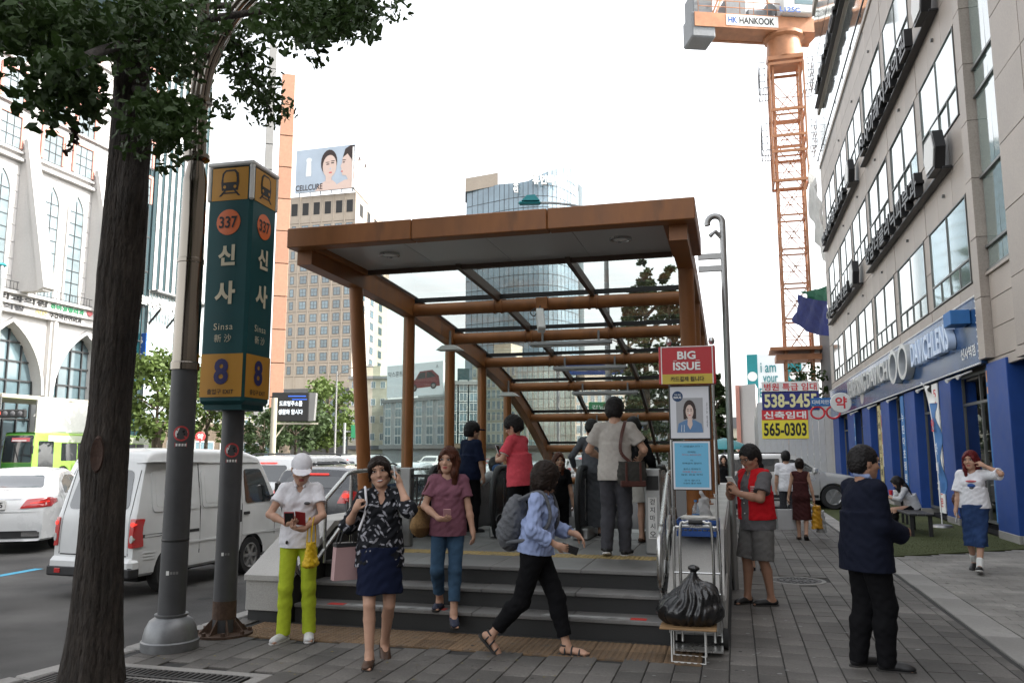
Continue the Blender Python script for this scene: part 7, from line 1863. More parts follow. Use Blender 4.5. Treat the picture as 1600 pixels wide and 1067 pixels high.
# ================================================================== people: bodies and clothes grown from distance fields
mat('skin', (0.47, 0.275, 0.19), 0.5, var=0.06, scale=14, spec=.35)
mat('skin_deep', (0.35, 0.19, 0.125), 0.5, var=0.06, scale=14, spec=.35)
mat('lips', (0.36, 0.085, 0.075), 0.45, var=0.05)
mat('hair_black', (0.012, 0.010, 0.010), .5, var=0.5, scale=26, stretch=(3, 3, .35), bump=.22, bscale=60, spec=.22)
mat('hair_brown', (0.016, 0.009, 0.006), .5, var=0.5, scale=26, stretch=(3, 3, .35), bump=.22, bscale=60, spec=.22)
mat('hair_auburn', (0.065, 0.019, 0.009), .5, var=0.5, scale=26, stretch=(3, 3, .35), bump=.22, bscale=60, spec=.22)
mat('hair_red', (0.11, 0.010, 0.012), .5, var=0.5, scale=26, stretch=(3, 3, .35), bump=.22, bscale=60, spec=.22)
mat('eye_white', (0.55, 0.52, 0.5), 0.3, var=0.02);mat('teeth', (0.6, 0.58, 0.54), 0.35, var=.02)
def fabric(name, col, **k):return mat(name, col, k.pop('rough', .85), var=k.pop('var', .10), scale=k.pop('scale', 26), bump=k.pop('bump', .12), bscale=k.pop('bscale', 42), spec=.12, **k)
fabric('cloth_white', (0.74, 0.73, 0.76));fabric('cloth_lime', (0.40, 0.48, 0.035));fabric('cloth_navy', (0.008, 0.012, 0.032));fabric('cloth_mauve', (0.20, 0.085, 0.115))
fabric('cloth_denim', (0.045, 0.09, 0.15), var=.25, scale=9, var2=.25, scale2=3.0);fabric('cloth_sky', (0.27, 0.33, 0.52));fabric('cloth_black', (0.006, 0.006, 0.007));fabric('cloth_greypolo', (0.42, 0.39, 0.355))
fabric('cloth_charcoal', (0.055, 0.055, 0.062));fabric('cloth_slate', (0.085, 0.09, 0.10));fabric('cloth_coral', (0.58, 0.075, 0.10));fabric('cloth_red', (0.48, 0.012, 0.018));fabric('cloth_grey', (0.115, 0.11, 0.115))
fabric('cloth_shorts', (0.14, 0.135, 0.13));fabric('cloth_brown', (0.055, 0.018, 0.018));fabric('cloth_suit', (0.0075, 0.0095, 0.0195));fabric('cloth_denimblue', (0.025, 0.05, 0.13), var=.25, scale=9);fabric('cloth_cream', (0.5, 0.48, 0.44));fabric('cloth_bluevest', (0.035, 0.075, 0.17));fabric('cloth_stripe', (0.45, 0.45, 0.46))
mat('shoe_white', (0.58, 0.58, 0.57), .5, var=.08);mat('shoe_black', (0.016, 0.016, 0.017), .4, var=.15);mat('shoe_navy', (0.02, 0.025, 0.05), .6, var=.1);mat('shoe_brown', (0.07, 0.035, 0.02), .45, var=.15);mat('sole_white', (0.55, 0.54, 0.52), .6, var=.05);mat('sole_dark', (0.03, 0.028, 0.026), .7, var=.1)
def feather_cloth():
 m=bpy.data.materials.new('cloth_feathers');m.use_nodes=True;nt=m.node_tree;b=nt.nodes['Principled BSDF'];L=nt.links.new
 tc=_n(nt, 'ShaderNodeTexCoord');acc=None
 for k, (rot, off)in enumerate(((R(35), 0), (R(-40), 5.3), (R(80), 9.1))):
  mp=_n(nt, 'ShaderNodeMapping', vector_type='TEXTURE');mp.inputs['Rotation'].default_value=(0, rot, .2*k);mp.inputs['Scale'].default_value=(.034, .06, .115);mp.inputs['Location'].default_value=(off, off, off)
  L(tc.outputs['Object'], mp.inputs['Vector'])
  vo=_n(nt, 'ShaderNodeTexVoronoi');vo.inputs['Scale'].default_value=1.0;L(mp.outputs[0], vo.inputs['Vector'])
  nz=_n(nt, 'ShaderNodeTexNoise');nz.inputs['Scale'].default_value=90;L(tc.outputs['Object'], nz.inputs['Vector'])
  ad=_n(nt, 'ShaderNodeMath', operation='MULTIPLY_ADD');ad.inputs[1].default_value=.35;L(nz.outputs['Fac'], ad.inputs[0]);L(vo.outputs['Distance'], ad.inputs[2])
  lt=_n(nt, 'ShaderNodeMapRange');lt.inputs['From Min'].default_value=.50;lt.inputs['From Max'].default_value=.42;L(ad.outputs[0], lt.inputs['Value'])
  sp=_n(nt, 'ShaderNodeSeparateColor');L(vo.outputs['Color'], sp.inputs[0])
  gt=_n(nt, 'ShaderNodeMath', operation='GREATER_THAN');gt.inputs[1].default_value=.42;L(sp.outputs[0], gt.inputs[0])
  mu=_n(nt, 'ShaderNodeMath', operation='MULTIPLY');L(gt.outputs[0], mu.inputs[0]);L(lt.outputs[0], mu.inputs[1])
  if acc is None:acc=mu.outputs[0]
  else:
   mx=_n(nt, 'ShaderNodeMath', operation='MAXIMUM');L(acc, mx.inputs[0]);L(mu.outputs[0], mx.inputs[1]);acc=mx.outputs[0]
 mix=_n(nt, 'ShaderNodeMix', data_type='RGBA');mix.inputs[6].default_value=(.010, .011, .014, 1);mix.inputs[7].default_value=(.30, .30, .33, 1);L(acc, mix.inputs[0]);L(mix.outputs[2], b.inputs['Base Color']);b.inputs['Roughness'].default_value=.8;b.inputs['Specular IOR Level'].default_value=.2
 MATS['cloth_feathers']=m
feather_cloth()
def unit(v):v=np.array(v, float);return v/(np.linalg.norm(v)+1e-12)
def rotm(ax, a):
 ax=unit(ax);K=np.array([[0, -ax[2], ax[1]], [ax[2], 0, -ax[0]], [-ax[1], ax[0], 0]]);return np.eye(3)+math.sin(a)*K+(1-math.cos(a))*K@K
class SDF:
 """smooth union of tapered capsules and ellipsoids, with cuts and a little wrinkle"""
 def __init__(s, k=.03):s.P=[];s.k=k;s.cuts=[];s.wr=None
 def cone(s, a, b, ra, rb, k=None, sub=False, end=None):
  a, b=np.array(a, float), np.array(b, float);r=max(ra, rb)
  s.P.append(('c', a, b, ra, rb, s.k if k is None else k, sub, np.minimum(a, b)-r, np.maximum(a, b)+r, end));return s
 def ell(s, c, r, F=None, k=None, sub=False):
  c=np.array(c, float);r=np.array(r, float);F=np.eye(3)if F is None else np.array(F, float)
  e=np.sqrt(((F*r[:, None])**2).sum(0))
  s.P.append(('e', c, r, F, None, s.k if k is None else k, sub, c-e, c+e, None));return s
 def econe(s, a, b, ra, rb, F, k=None):
  """elliptic cone between a and b; radii are (across, fore-aft) pairs in the frame F"""
  a, b=np.array(a, float), np.array(b, float);m=max(*ra, *rb)
  s.P.append(('x', a, b, (np.array(ra, float), np.array(rb, float)), np.array(F, float), s.k if k is None else k, False, np.minimum(a, b)-m, np.maximum(a, b)+m, None));return s
 def cut(s, p, n, k=0.0):s.cuts.append((np.array(p, float), unit(n), k));return s
 def bounds(s):
  lo=np.min([q[7]for q in s.P if not q[6]], 0);hi=np.max([q[8]for q in s.P if not q[6]], 0);return lo-.03, hi+.03
 def __call__(s, X, mar):
  d=np.full(len(X), 1.0)
  for(t, a, b, ra, rb, k, sub, lo, hi, end)in s.P:
   g=k+mar;idx=np.nonzero(np.all((X>lo-g)&(X<hi+g), 1))[0]
   if not len(idx):continue
   p=X[idx]
   if t=='c':
    ba=b-a;l2=ba@ba+1e-12;h=np.clip(((p-a)@ba)/l2, 0, 1);q=np.linalg.norm(p-a-h[:, None]*ba, axis=1)-(ra+(rb-ra)*h)
    if end is not None:q=np.maximum(q, (p-b)@(ba/math.sqrt(l2))-end)
   elif t=='e':
    l=(p-a)@ra.T;k0=np.linalg.norm(l/b, axis=1);k1=np.linalg.norm(l/(b*b), axis=1)+1e-9;q=k0*(k0-1)/k1;q=np.where(k0<1e-6, -b.min(), q)
   else:
    ba=b-a;L_=np.linalg.norm(ba);u=ba/L_;w=p-a;h=w@u;hn=np.clip(h/L_, 0, 1);R1, R2=ra
    rx=R1[0]+(R2[0]-R1[0])*hn;ry=R1[1]+(R2[1]-R1[1])*hn
    x=(w@rb[0])/rx;y=(w@rb[1])/ry;rr=np.hypot(x, y)+1e-9;sc=np.hypot(x/rx, y/ry)/rr;q=(rr-1)/(sc+1e-9);q=np.maximum(q, np.maximum(-h, h-L_))
   if sub:
    o=d[idx];q=-q;h=np.maximum(k-np.abs(o-q), 0)/max(k, 1e-6);d[idx]=np.maximum(o, q)+h*h*k*.25
   else:
    o=d[idx];h=np.maximum(k-np.abs(o-q), 0)/max(k, 1e-6);d[idx]=np.minimum(o, q)-h*h*k*.25
  if callable(s.wr):
   nb=np.abs(d)<.06;d[nb]+=s.wr(X[nb])
  elif s.wr:
   amp, fr, sd=s.wr;nb=np.abs(d)<.06;p=X[nb]*fr
   w=np.sin(p[:, 0]*1.1+1.7*np.sin(p[:, 2]*.6+sd)+sd)*np.sin(p[:, 2]*1.5+1.9*np.sin(p[:, 1]*.9+p[:, 0]*.7)+2*sd)+.55*np.sin(p[:, 2]*2.9+p[:, 0]*1.9+1.3*np.sin(p[:, 1]*1.6+sd))+.3*np.sin(p[:, 0]*4.1-p[:, 1]*3.7+p[:, 2]*2.2)
   d[nb]+=amp*w
  for(p0, n, k)in s.cuts:
   d=np.maximum(d, (X-p0)@n)
  return d
def surface(f, h):
 """surface net of the field f at spacing h"""
 lo, hi=f.bounds();B=4;n=np.ceil((hi-lo)/(h*B)).astype(int)+1
 cg=[lo[i]+(np.arange(n[i])+.5)*h*B for i in range(3)]
 C=np.stack(np.meshgrid(*cg, indexing='ij'), -1).reshape(-1, 3);lim=h*B*.87+2*h+.012
 cd=f(C, lim+.01);act=(np.abs(cd)<lim).reshape(n);sg=cd.reshape(n)
 D=np.repeat(np.repeat(np.repeat(sg, B, 0), B, 1), B, 2);N=np.array(D.shape);A=np.repeat(np.repeat(np.repeat(act, B, 0), B, 1), B, 2)
 A[:-1]|=A[1:];A[:, :-1]|=A[:, 1:];A[:, :, :-1]|=A[:, :, 1:];A[1:]|=A[:-1];A[:, 1:]|=A[:, :-1];A[:, :, 1:]|=A[:, :, :-1]
 I=np.argwhere(A);Xp=lo+(I+.5)*h;D[tuple(I.T)]=f(Xp, .012)
 S=D<0
 c=[(0, 0, 0), (1, 0, 0), (0, 1, 0), (1, 1, 0), (0, 0, 1), (1, 0, 1), (0, 1, 1), (1, 1, 1)]
 sl=lambda o, M:M[o[0]:M.shape[0]-1+o[0], o[1]:M.shape[1]-1+o[1], o[2]:M.shape[2]-1+o[2]]
 cnt=sum(sl(o, S).astype(np.int8)for o in c);mix=(cnt>0)&(cnt<8);V=np.argwhere(mix)
 if not len(V):return np.zeros((0, 3)), []
 vid=-np.ones(mix.shape, int);vid[tuple(V.T)]=np.arange(len(V))
 acc=np.zeros((len(V), 3));num=np.zeros(len(V))
 val=[D[V[:, 0]+o[0], V[:, 1]+o[1], V[:, 2]+o[2]]for o in c]
 for i in range(8):
  for j in range(i+1, 8):
   if sum(abs(c[i][q]-c[j][q])for q in range(3))!=1:continue
   m=(val[i]<0)!=(val[j]<0);t=val[i][m]/(val[i][m]-val[j][m]+1e-12);t=np.clip(t, 0, 1)
   acc[m]+=np.array(c[i])*(1-t)[:, None]+np.array(c[j])*t[:, None];num[m]+=1
 P=lo+(V+acc/num[:, None]+.5)*h;F=[]
 for ax in range(3):
  o1, o2=[q for q in range(3)if q!=ax];Sa=S.take(range(S.shape[ax]-1), ax);Sb=S.take(range(1, S.shape[ax]), ax);E=np.argwhere(Sa!=Sb);ok=(E[:, o1]>0)&(E[:, o2]>0)&(E[:, o1]<S.shape[o1]-1)&(E[:, o2]<S.shape[o2]-1);E=E[ok]
  q=[]
  for(u, v)in((0, 0), (-1, 0), (-1, -1), (0, -1)):
   k=E.copy();k[:, o1]+=u;k[:, o2]+=v;q.append(vid[tuple(k.T)])
  q=np.stack(q, 1);ins=S[tuple(E.T)];fl=ins if ax!=1 else~ins;q[~fl]=q[~fl][:, ::-1];F.append(q[(q>=0).all(1)])
 F=np.concatenate(F)
 for it in range(2):
  e=h*.25;d0=f(P, .03);g=np.stack([f(P+np.eye(3)[i]*e, .03)-d0 for i in range(3)], 1)/e;gn=(g*g).sum(1)+1e-6;st=np.clip(d0/gn, -h*1.5, h*1.5);P=P-g*(st*.9)[:, None]
 return P, F
def sdf_obj(name, f, h, mats, parent, mi=None, smooth=60):
 P, F=surface(f, h);me=bpy.data.meshes.new(name);me.vertices.add(len(P));me.vertices.foreach_set('co', P.astype(np.float32).ravel())
 me.loops.add(len(F)*4);me.loops.foreach_set('vertex_index', F.astype(np.int32).ravel());me.polygons.add(len(F));me.polygons.foreach_set('loop_start', np.arange(0, len(F)*4, 4, dtype=np.int32))
 try:me.polygons.foreach_set('loop_total', np.full(len(F), 4, dtype=np.int32))
 except Exception:pass
 mats=mats if isinstance(mats, (list, tuple))else[mats]
 for m in mats:me.materials.append(MATS[m]if isinstance(m, str)else m)
 if mi is not None:me.polygons.foreach_set('material_index', mi(P[F].mean(1)).astype(np.int32))
 me.update(calc_edges=True);me.validate();me.polygons.foreach_set('use_smooth', [True]*len(me.polygons))
 if smooth:me.set_sharp_from_angle(angle=R(smooth))
 o=bpy.data.objects.new(name, me);COL.objects.link(o);o.parent=parent;return o
def ik(a, t, l1, l2, hint):
 d=t-a;D=np.linalg.norm(d);D2=min(D, (l1+l2)*.999);u=d/D;x=(l1*l1-l2*l2+D2*D2)/(2*D2);y=math.sqrt(max(0, l1*l1-x*x));hv=np.array(hint, float);hv=hv-u*(hv@u);hv=unit(hv);return a+u*x+hv*y, a+u*D2
KH=1.16
def strands(ho, style, hc, hu, hf, m, root, seed, K):
 """loose locks lying along the hair, so that its outline breaks up"""
 me=ho.data;n=len(me.vertices);co=np.zeros(n*3);me.vertices.foreach_get('co', co);co=co.reshape(-1, 3);no=np.zeros(n*3);me.vertex_normals.foreach_get('vector', no);no=no.reshape(-1, 3);rg=np.random.RandomState(seed)
 b=MB();short=style in('crop', 'short', 'cap');cnt=420 if style in('long', 'bob', 'tied')else 320;r0=hc+hu*.10*K-hf*.03*K
 for i in rg.choice(n, min(n, cnt), replace=False):
  p, nr=co[i], no[i];away=p-r0;away=away-hu*(away@hu)*.3
  if style=='curly':away=rg.normal(size=3)
  g_=away/(np.linalg.norm(away)+1e-9)*.7-hu*(.9 if not short else .5)+rg.normal(size=3)*.22;t=g_-nr*(g_@nr);t=t/(np.linalg.norm(t)+1e-9);sd=np.cross(nr, t)
  L_=rg.uniform(.015, .035)if short or style=='curly' else rg.uniform(.035, .085);w_=rg.uniform(.0012, .0028);lift=rg.uniform(-.004, .010)if not short else rg.uniform(-.002, .006);vs=[]
  for k in range(5):
   q=k/4;c=p+t*L_*(q-.2)+nr*(.0015+lift*q*q)-hu*.012*q*q*(not short);vs+=[c-sd*w_*(1-q*.8), c+sd*w_*(1-q*.8)]
  b.add(vs, [(2*k, 2*k+1, 2*k+3, 2*k+2)for k in range(4)])
 o=b.build('loose_strands', MATS[m], root, smooth=None, local=True, kind='stuff');o.parent=ho
def person(label, loc, rz, height=1.65, sex='f', pose={}, wear={}, hair='short', hairm='hair_black', skin='skin', h=.0075, w=1.0, face=True, group=None):
 """body, hair and clothes of one person; returns the root and the joints in world space"""
 root=thing('person', label, 'person', loc, rz, group);s=height/1.725
 g=lambda k, d:pose.get(k, d)
 F0=sex=='f';sw=.150 if F0 else .178;hz=g('hipz', .905)
 pel=np.array((g('hipx', 0), g('hipy', 0), hz+.03));py=R(g('pyaw', 0));pr=rotm(Z_, py)
 right0, fwd0=pr@X_, pr@Y_
 sp=rotm(right0, -R(g('lean', 3)))@(rotm(fwd0, R(g('side', 0)))@Z_)
 cr=rotm(sp, R(g('twist', 0)));cright=unit(cr@(right0-sp*(right0@sp)));cfwd=unit(np.cross(sp, cright))
 nb=pel+sp*.495;shc=pel+sp*.455-cfwd*.005
 J={'pel':pel, 'nb':nb}
 F_p=np.stack([right0, fwd0, sp]);F_c=np.stack([cright, cfwd, sp])
 raise_={'L':g('shrugL', 0), 'R':g('shrugR', 0)}
 for sd, sg in(('R', 1), ('L', -1)):
  J['sh'+sd]=shc+cright*sg*sw+sp*(-.01+raise_[sd])
  J['hip'+sd]=pel+right0*sg*.085-sp*.03
  wt=np.array(g('hand'+sd, (sg*.24, .06, .86)), float);J['el'+sd], J['wr'+sd]=ik(J['sh'+sd], wt, .275, .245, g('elbow'+sd, (sg*.5, -1, -.2)))
  at_=np.array(g('foot'+sd, (sg*.10, 0, .075)), float);J['kn'+sd], J['an'+sd]=ik(J['hip'+sd], at_, .43, .405, g('knee'+sd, (sg*.08, 1, 0)))
 hy, hp, ht=R(g('hyaw', 0)), R(g('hpitch', 0)), R(g('htilt', 0))
 hu=unit(sp*.4+Z_*.6);hf=unit(cfwd-hu*(cfwd@hu));hr=np.cross(hf, hu)
 M=rotm(hu, hy);hf, hr=M@hf, M@hr;M=rotm(hr, hp);hf, hu=M@hf, M@hu;M=rotm(hf, ht);hr, hu=M@hr, M@hu
 hc=nb+sp*.035+unit(sp+hu)*.085+hu*.042+hf*.014
 FH=np.stack([hr, hf, hu]);H=lambda x, y, z:hc+(hr*x+hf*y+hu*z)*KH
 J['hc']=hc;J.update(hr=hr, hf=hf, hu=hu)
 hs=.96 if F0 else 1.0
 K3=lambda*r:tuple(q*KH for q in r)
 def torso(S, t=0.0, k=.05, bust=True):
  S.ell(pel+sp*.00, ((.158 if F0 else .150)*w+t, .108*w+t, .115+t), F_p, k)
  S.ell(pel+sp*.16+fwd0*.006*w, ((.122 if F0 else .140)*w+t, (.088 if F0 else .10)*w+t, .14+t), (F_p+F_c)/2, k)
  S.ell(pel+sp*.325, ((.138 if F0 else .162)*w+t, (.100 if F0 else .115)*w+t, .16+t), F_c, k)
  S.cone(J['shR']-cright*.02, J['shL']+cright*.02, .05+t, .05+t, k)
  for sg in(-1, 1):
   S.ell(pel+right0*sg*.072-fwd0*.055-sp*.045, (.075*w+t, .07*w+t, .082+t), F_p, .04)
   S.cone(nb-sp*.02+cright*sg*.03, (J['shR']if sg>0 else J['shL'])+sp*.005, .038+t*.6, .042+t*.7, .04)
   if F0 and bust:S.ell(pel+sp*.335+cright*sg*.068+cfwd*.078, (.058+t*.7, .05+t*.7, .058+t*.7), F_c, .04)
 B=SDF(.03);torso(B)
 B.cone(nb-sp*.03, hc-hu*.075-hf*.02, .054 if F0 else .063, .050 if F0 else .060, .03)
 for sd, sg in(('R', 1), ('L', -1)):
  a, e, r_=J['sh'+sd], J['el'+sd], J['wr'+sd];m=.92 if F0 else 1.08;m*=(1+(w-1)*.6)
  B.cone(a, e, .050*m, .036*m, .03).cone(e, e+(r_-e)*.35, .037*m, .039*m, .02).cone(e+(r_-e)*.35, r_, .039*m, .025*m, .02)
  hp_, k_, an=J['hip'+sd], J['kn'+sd], J['an'+sd];m=(1+(w-1)*.7)*(1.0 if F0 else 1.02)
  B.cone(hp_, k_, .084*m, .050*m, .02);cal=k_+(an-k_)*.30;kd=unit((hp_+an)/2-k_);back=kd if np.linalg.norm((hp_+an)/2-k_)>.012 else-fwd0
  B.cone(k_, cal+back*.016, .048*m, .050*m, .012).cone(cal+back*.016, an, .050*m, .033, .012)
  fy, fp=R(g('fyaw'+sd, sg*-8)), R(g('fpitch'+sd, 0));ff=rotm(Z_, fy)@Y_;rr_=np.cross(ff, Z_);Mx=rotm(rr_, fp);ff=Mx@ff;fu=Mx@Z_
  FF=np.stack([rr_, ff, fu]);J['ff'+sd], J['fu'+sd], J['fr'+sd]=ff, fu, rr_;J['FF'+sd]=FF
  B.cone(an, an-ff*.03-fu*.04, .034, .030, .03).ell(an+ff*.055-fu*.043, (.037, .115, .030), FF, .03).ell(an+ff*.14-fu*.056, (.040, .055, .019), FF, .02)
  if h<.009:
   for q, (ox, ly)in enumerate(((-.026, .205), (-.010, .203), (.004, .198), (.017, .190), (.029, .180))):
    B.cone(an+ff*.16+rr_*(ox*-sg*-1 if sg<0 else ox)-fu*.060, an+ff*(ly-.012)+rr_*(ox if sg>0 else-ox*-1)-fu*.062, .0095 if q else .0125, .008 if q else .011, .006)
  fd=unit(r_-e);d=unit(g('fdir'+sd, fd)if('fdir'+sd)in pose else fd)
  pn=np.array(g('palm'+sd, (-sg, 0, 0)), float);pn=unit(pn-d*(pn@d));ts=np.cross(pn, d)*(1 if sg>0 else-1)
  ts=unit(ts);cu=R(g('curl'+sd, 28));FHn=np.stack([d, ts, pn]);sc=.93 if F0 else 1.02
  B.ell(r_+d*.045*sc, (.052*sc, .038*sc, .0165), FHn, .012).cone(r_-d*.01, r_+d*.02, .024, .026, .02)
  for q, (o, ln)in enumerate(((.029, .068), (.010, .076), (-.010, .071), (-.028, .056))):
   b0=r_+(d*(.082-.006*(q==3))+ts*o)*sc;ax=np.cross(d, pn);c1=cu*(1+.12*q);d1=d*math.cos(c1)+pn*math.sin(c1);d2=d*math.cos(2.1*c1)+pn*math.sin(2.1*c1)
   d1=unit(d1+ts*o*1.4);b1=b0+d1*ln*.52*sc;b2=b1+d2*ln*.5*sc
   B.cone(b0, b1, .0088*sc, .0080*sc, .006).cone(b1, b2, .0080*sc, .0066*sc, .004)
  t0=r_+(d*.022+ts*.030+pn*.006)*sc;t1=t0+unit(ts*.75+d*.75+pn*.45)*.038*sc;t2=t1+unit(d*.9+pn*.55+ts*.15)*.030*sc
  B.cone(t0, t1, .0125*sc, .0100*sc, .012).cone(t1, t2, .0100*sc, .0078*sc, .006)
  J['palm'+sd]=r_+d*.085+pn*.022;J['pd'+sd], J['pn'+sd], J['pt'+sd]=d, pn, ts
 B.ell(H(0, -.010, .022), K3(.0735*hs, .092*hs, .092*hs), FH, .02).ell(H(0, .022, -.030), K3(.0600*hs, .066*hs, .082*hs), FH, .03)
 for sg in(-1, 1):B.cone(H(sg*.044, -.002, -.058), H(sg*.010, .056, -.090), .027, .022, .03);B.ell(H(sg*.040, .050, -.026), K3(.026, .026, .024), FH, .02);B.ell(H(sg*.073, -.008, -.006), K3(.011, .020, .031), FH, .008)
 B.cone(H(0, .078, .012), H(0, .095, -.028), .008, .0125, .014);B.ell(H(0, .086, -.030), K3(.017, .012, .009), FH, .008)
 B.ell(H(0, .074, .032), K3(.050, .014, .012), FH, .025)
 for sg in(-1, 1):B.ell(H(sg*.030, .097, .008), K3(.017, .014, .010), FH, .012, sub=True)
 B.ell(H(0, .079, -.059), K3(.022, .011, .0050), FH, .005);B.ell(H(0, .077, -.068), K3(.019, .011, .0062), FH, .005)
 def skin_mi(c):
  q=(c-hc)@FH.T;return((np.abs(q[:, 0])<.024)&(q[:, 1]>.080)&(np.abs(q[:, 2]+.0735)<.0135)).astype(int)
 root_s=s
 objs=[sdf_obj('body', B, h, [skin, 'lips']if face else[skin], root, skin_mi if face else None)]
 if face:
  sm=wear.get('smile', 0)
  for sg in(-1, 1):
   E_=SDF(.002);E_.ell(H(sg*.030, .0815, .0075), K3(.0150, .010, .0062 if not sm else .0042), FH);o=sdf_obj('eye', E_, .004, ['eye_white', 'hair_black'], root, lambda c:(np.abs(((c-hc)@FH.T)[:, 0]-sg*.030*KH)<.0078).astype(int));objs.append(o)
   E_=SDF(.003);E_.cone(H(sg*.014, .0885, .0250), H(sg*.032, .0845, .0295), .0030, .0032, .003).cone(H(sg*.032, .0845, .0295), H(sg*.047, .0710, .0250), .0032, .0020, .003);objs.append(sdf_obj('eyebrow', E_, .004, hairm, root))
   E_=SDF(.002);E_.cone(H(sg*.016, .0885, .0115), H(sg*.031, .0895, .0150), .0020, .0024, .002).cone(H(sg*.031, .0895, .0150), H(sg*.046, .0790, .0105), .0024, .0018, .002);objs.append(sdf_obj('eyelid_line', E_, .0035, 'hair_black', root))
  if sm:
   E_=SDF(.002);E_.ell(H(0, .0835, -.0625), K3(.021, .0095, .0068), FH);E_.cut(H(0, 0, -.058), hu*1);objs.append(sdf_obj('teeth', E_, .0035, 'teeth', root))
  if wear.get('glasses'):
   b=MB()
   for sg in(-1, 1):
    b.tube([H(sg*.031+.024*math.cos(t), .104-.006*abs(math.cos(t)), .006+.018*math.sin(t))for t in np.linspace(0, 2*math.pi, 17)], .0018, 6, caps=False);b.tube([H(sg*.055, .098, .010), H(sg*.078, .0, .012)], .0018, 6)
   b.tube([H(-.008, .106, .008), H(.008, .106, .008)], .0018, 6);objs.append(b.build('glasses', MATS['trim_black'], root, local=True))
 if hair:
  A=SDF(.02);big=hair in('bob', 'long', 'curly')
  t={'crop':.009, 'short':.017, 'tied':.016, 'curly':.026, 'bob':.020, 'long':.017, 'bun':.012, 'pony':.012, 'cap':.006}[hair]
  A.ell(H(0, -.016, .026), K3(.0735*hs+t, .092*hs+t, .090*hs+t), FH, .02);A.ell(H(0, -.050, -.020), K3(.066*hs+t, .055+t, .070+t), FH, .03)
  if hair=='bob':
   for sg in(-1, 1):A.cone(H(sg*.070, -.005, .02), H(sg*.072, -.002, -.085), .030, .024, .03)
   A.cone(H(0, -.075, .02), H(0, -.070, -.085), .05, .045, .04);A.cone(H(-.05, -.06, -.07), H(.05, -.06, -.07), .04, .04, .04)
  if hair in('long', 'pony'):
   ln=wear.get('hairlen', .20)
   if hair=='long':
    for sg in(-1, 1):
     p0, p1=H(sg*.074, -.02, .0), J['sh'+('R' if sg>0 else 'L')]*.35+nb*.65+cfwd*(.075 if wear.get('front')==sg or wear.get('front')==2 else-.03)+sp*.05
     p2=p1-sp*ln*.8+cright*sg*.015;A.cone(p0, p1, .040, .044, .03).cone(p1, p2, .044, .018, .03)
    q0=H(0, -.085, -.03);q1=nb-cfwd*.085-sp*.0;A.cone(q0, q1, .058, .062, .04)
    for sg in(-1, 1):A.cone(q1+cright*sg*.055, q1+cright*sg*.075-sp*ln, .058, .028, .04)
   else:A.cone(H(0, -.10, .02), H(0, -.14, -.03), .025, .035, .02).cone(H(0, -.14, -.03), H(0, -.12, -.03-ln), .035, .015, .02)
  if hair=='bun':A.ell(H(0, -.105, .035), K3(.035, .033, .033), FH, .015)
  fem=hair in('long', 'bob', 'tied')
  A.ell(H(0, .090, -.036), K3(.057 if not fem else .051, .070, .094 if hair!='crop' else .098), FH, .010, sub=True)
  if hair in('long', 'bob'):
   for sg in(-1, 1):A.cone(H(sg*.006, .074, .086), H(sg*.054, .066, .030), .016, .018, .02).cone(H(sg*.054, .066, .030), H(sg*.074, .034, -.075), .018, .015, .02)
  if hair=='tied':
   for sg in(-1, 1):A.cone(H(sg*.022, .082, .070), H(sg*.060, .062, .040), .016, .020, .02).cone(H(sg*.060, .062, .040), H(sg*.076, .030, -.050), .020, .010, .015)
   A.ell(H(0, -.100, -.030), K3(.040, .040, .050), FH, .02)
   for sg in(-1, 1):A.ell(H(sg*.088, -.004, -.045), K3(.026, .030, .045), FH, .012, sub=True)
   A.ell(H(0, -.06, -.140), K3(.10, .09, .060), FH, .02, sub=True)
  if hair in('crop', 'short', 'bun', 'pony', 'cap', 'curly'):
   for sg in(-1, 1):A.ell(H(sg*.092, .020, -.048), K3(.034, .046, .050), FH, .012, sub=True)
   A.ell(H(0, -.07, -.140), K3(.10, .10, .060), FH, .02, sub=True)
  if hair in('long', 'bob'):A.cone(nb+cfwd*.05-sp*.03, hc-hu*.10+hf*.055, .058, .050, .01, sub=True)
  A.wr=({'curly':.006}.get(hair, .0030), {'curly':120}.get(hair, 95), 1.0+len(label)%7);objs.append(sdf_obj('hair', A, max(h, .007), hairm, root, smooth=None))
  if h<.0096:strands(objs[-1], hair, hc, hu, hf, hairm, root, len(label), KH)
 def trousers(m, name='trousers', loose=.012, leg=1.0, waist=.085, flare=0.0):
  S=SDF(.03);S.ell(pel, ((.158 if F0 else .150)*w+.010, .108*w+.010, .12), F_p, .04)
  for sg in(-1, 1):S.ell(pel+right0*sg*.072-fwd0*.055-sp*.045, (.075*w+.008, .07*w+.008, .085), F_p, .04)
  S.ell(pel+sp*.09, (.135*w+.012, .098*w+.012, .10), F_p, .04)
  for sd in 'RL':
   hp_, k_, an=J['hip'+sd], J['kn'+sd], J['an'+sd];mm=(1+(w-1)*.7)
   if leg<=.5:e_=hp_+(k_-hp_)*leg*2;S.cone(hp_, e_, .088*mm+loose, .066*mm+loose*1.5, .03, end=0.0)
   else:
    S.cone(hp_, k_, .086*mm+loose, .060*mm+loose, .03);e_=k_+(an-k_)*(leg-.5)*2;kd=(hp_+an)/2-k_;bk=unit(kd)if np.linalg.norm(kd)>.012 else-fwd0;cm_=k_+(e_-k_)*.34+bk*.012;S.cone(k_, cm_, .060*mm+loose, .058*mm+loose, .03).cone(cm_, e_, .058*mm+loose, .044+loose*1.1+flare, .03, end=0.0)
  S.cut(pel+sp*waist, sp);S.wr=(.0024 if loose>.008 else .0014, 30, len(label)%5+.5);objs.append(sdf_obj(name, S, h, m, root, smooth=50))
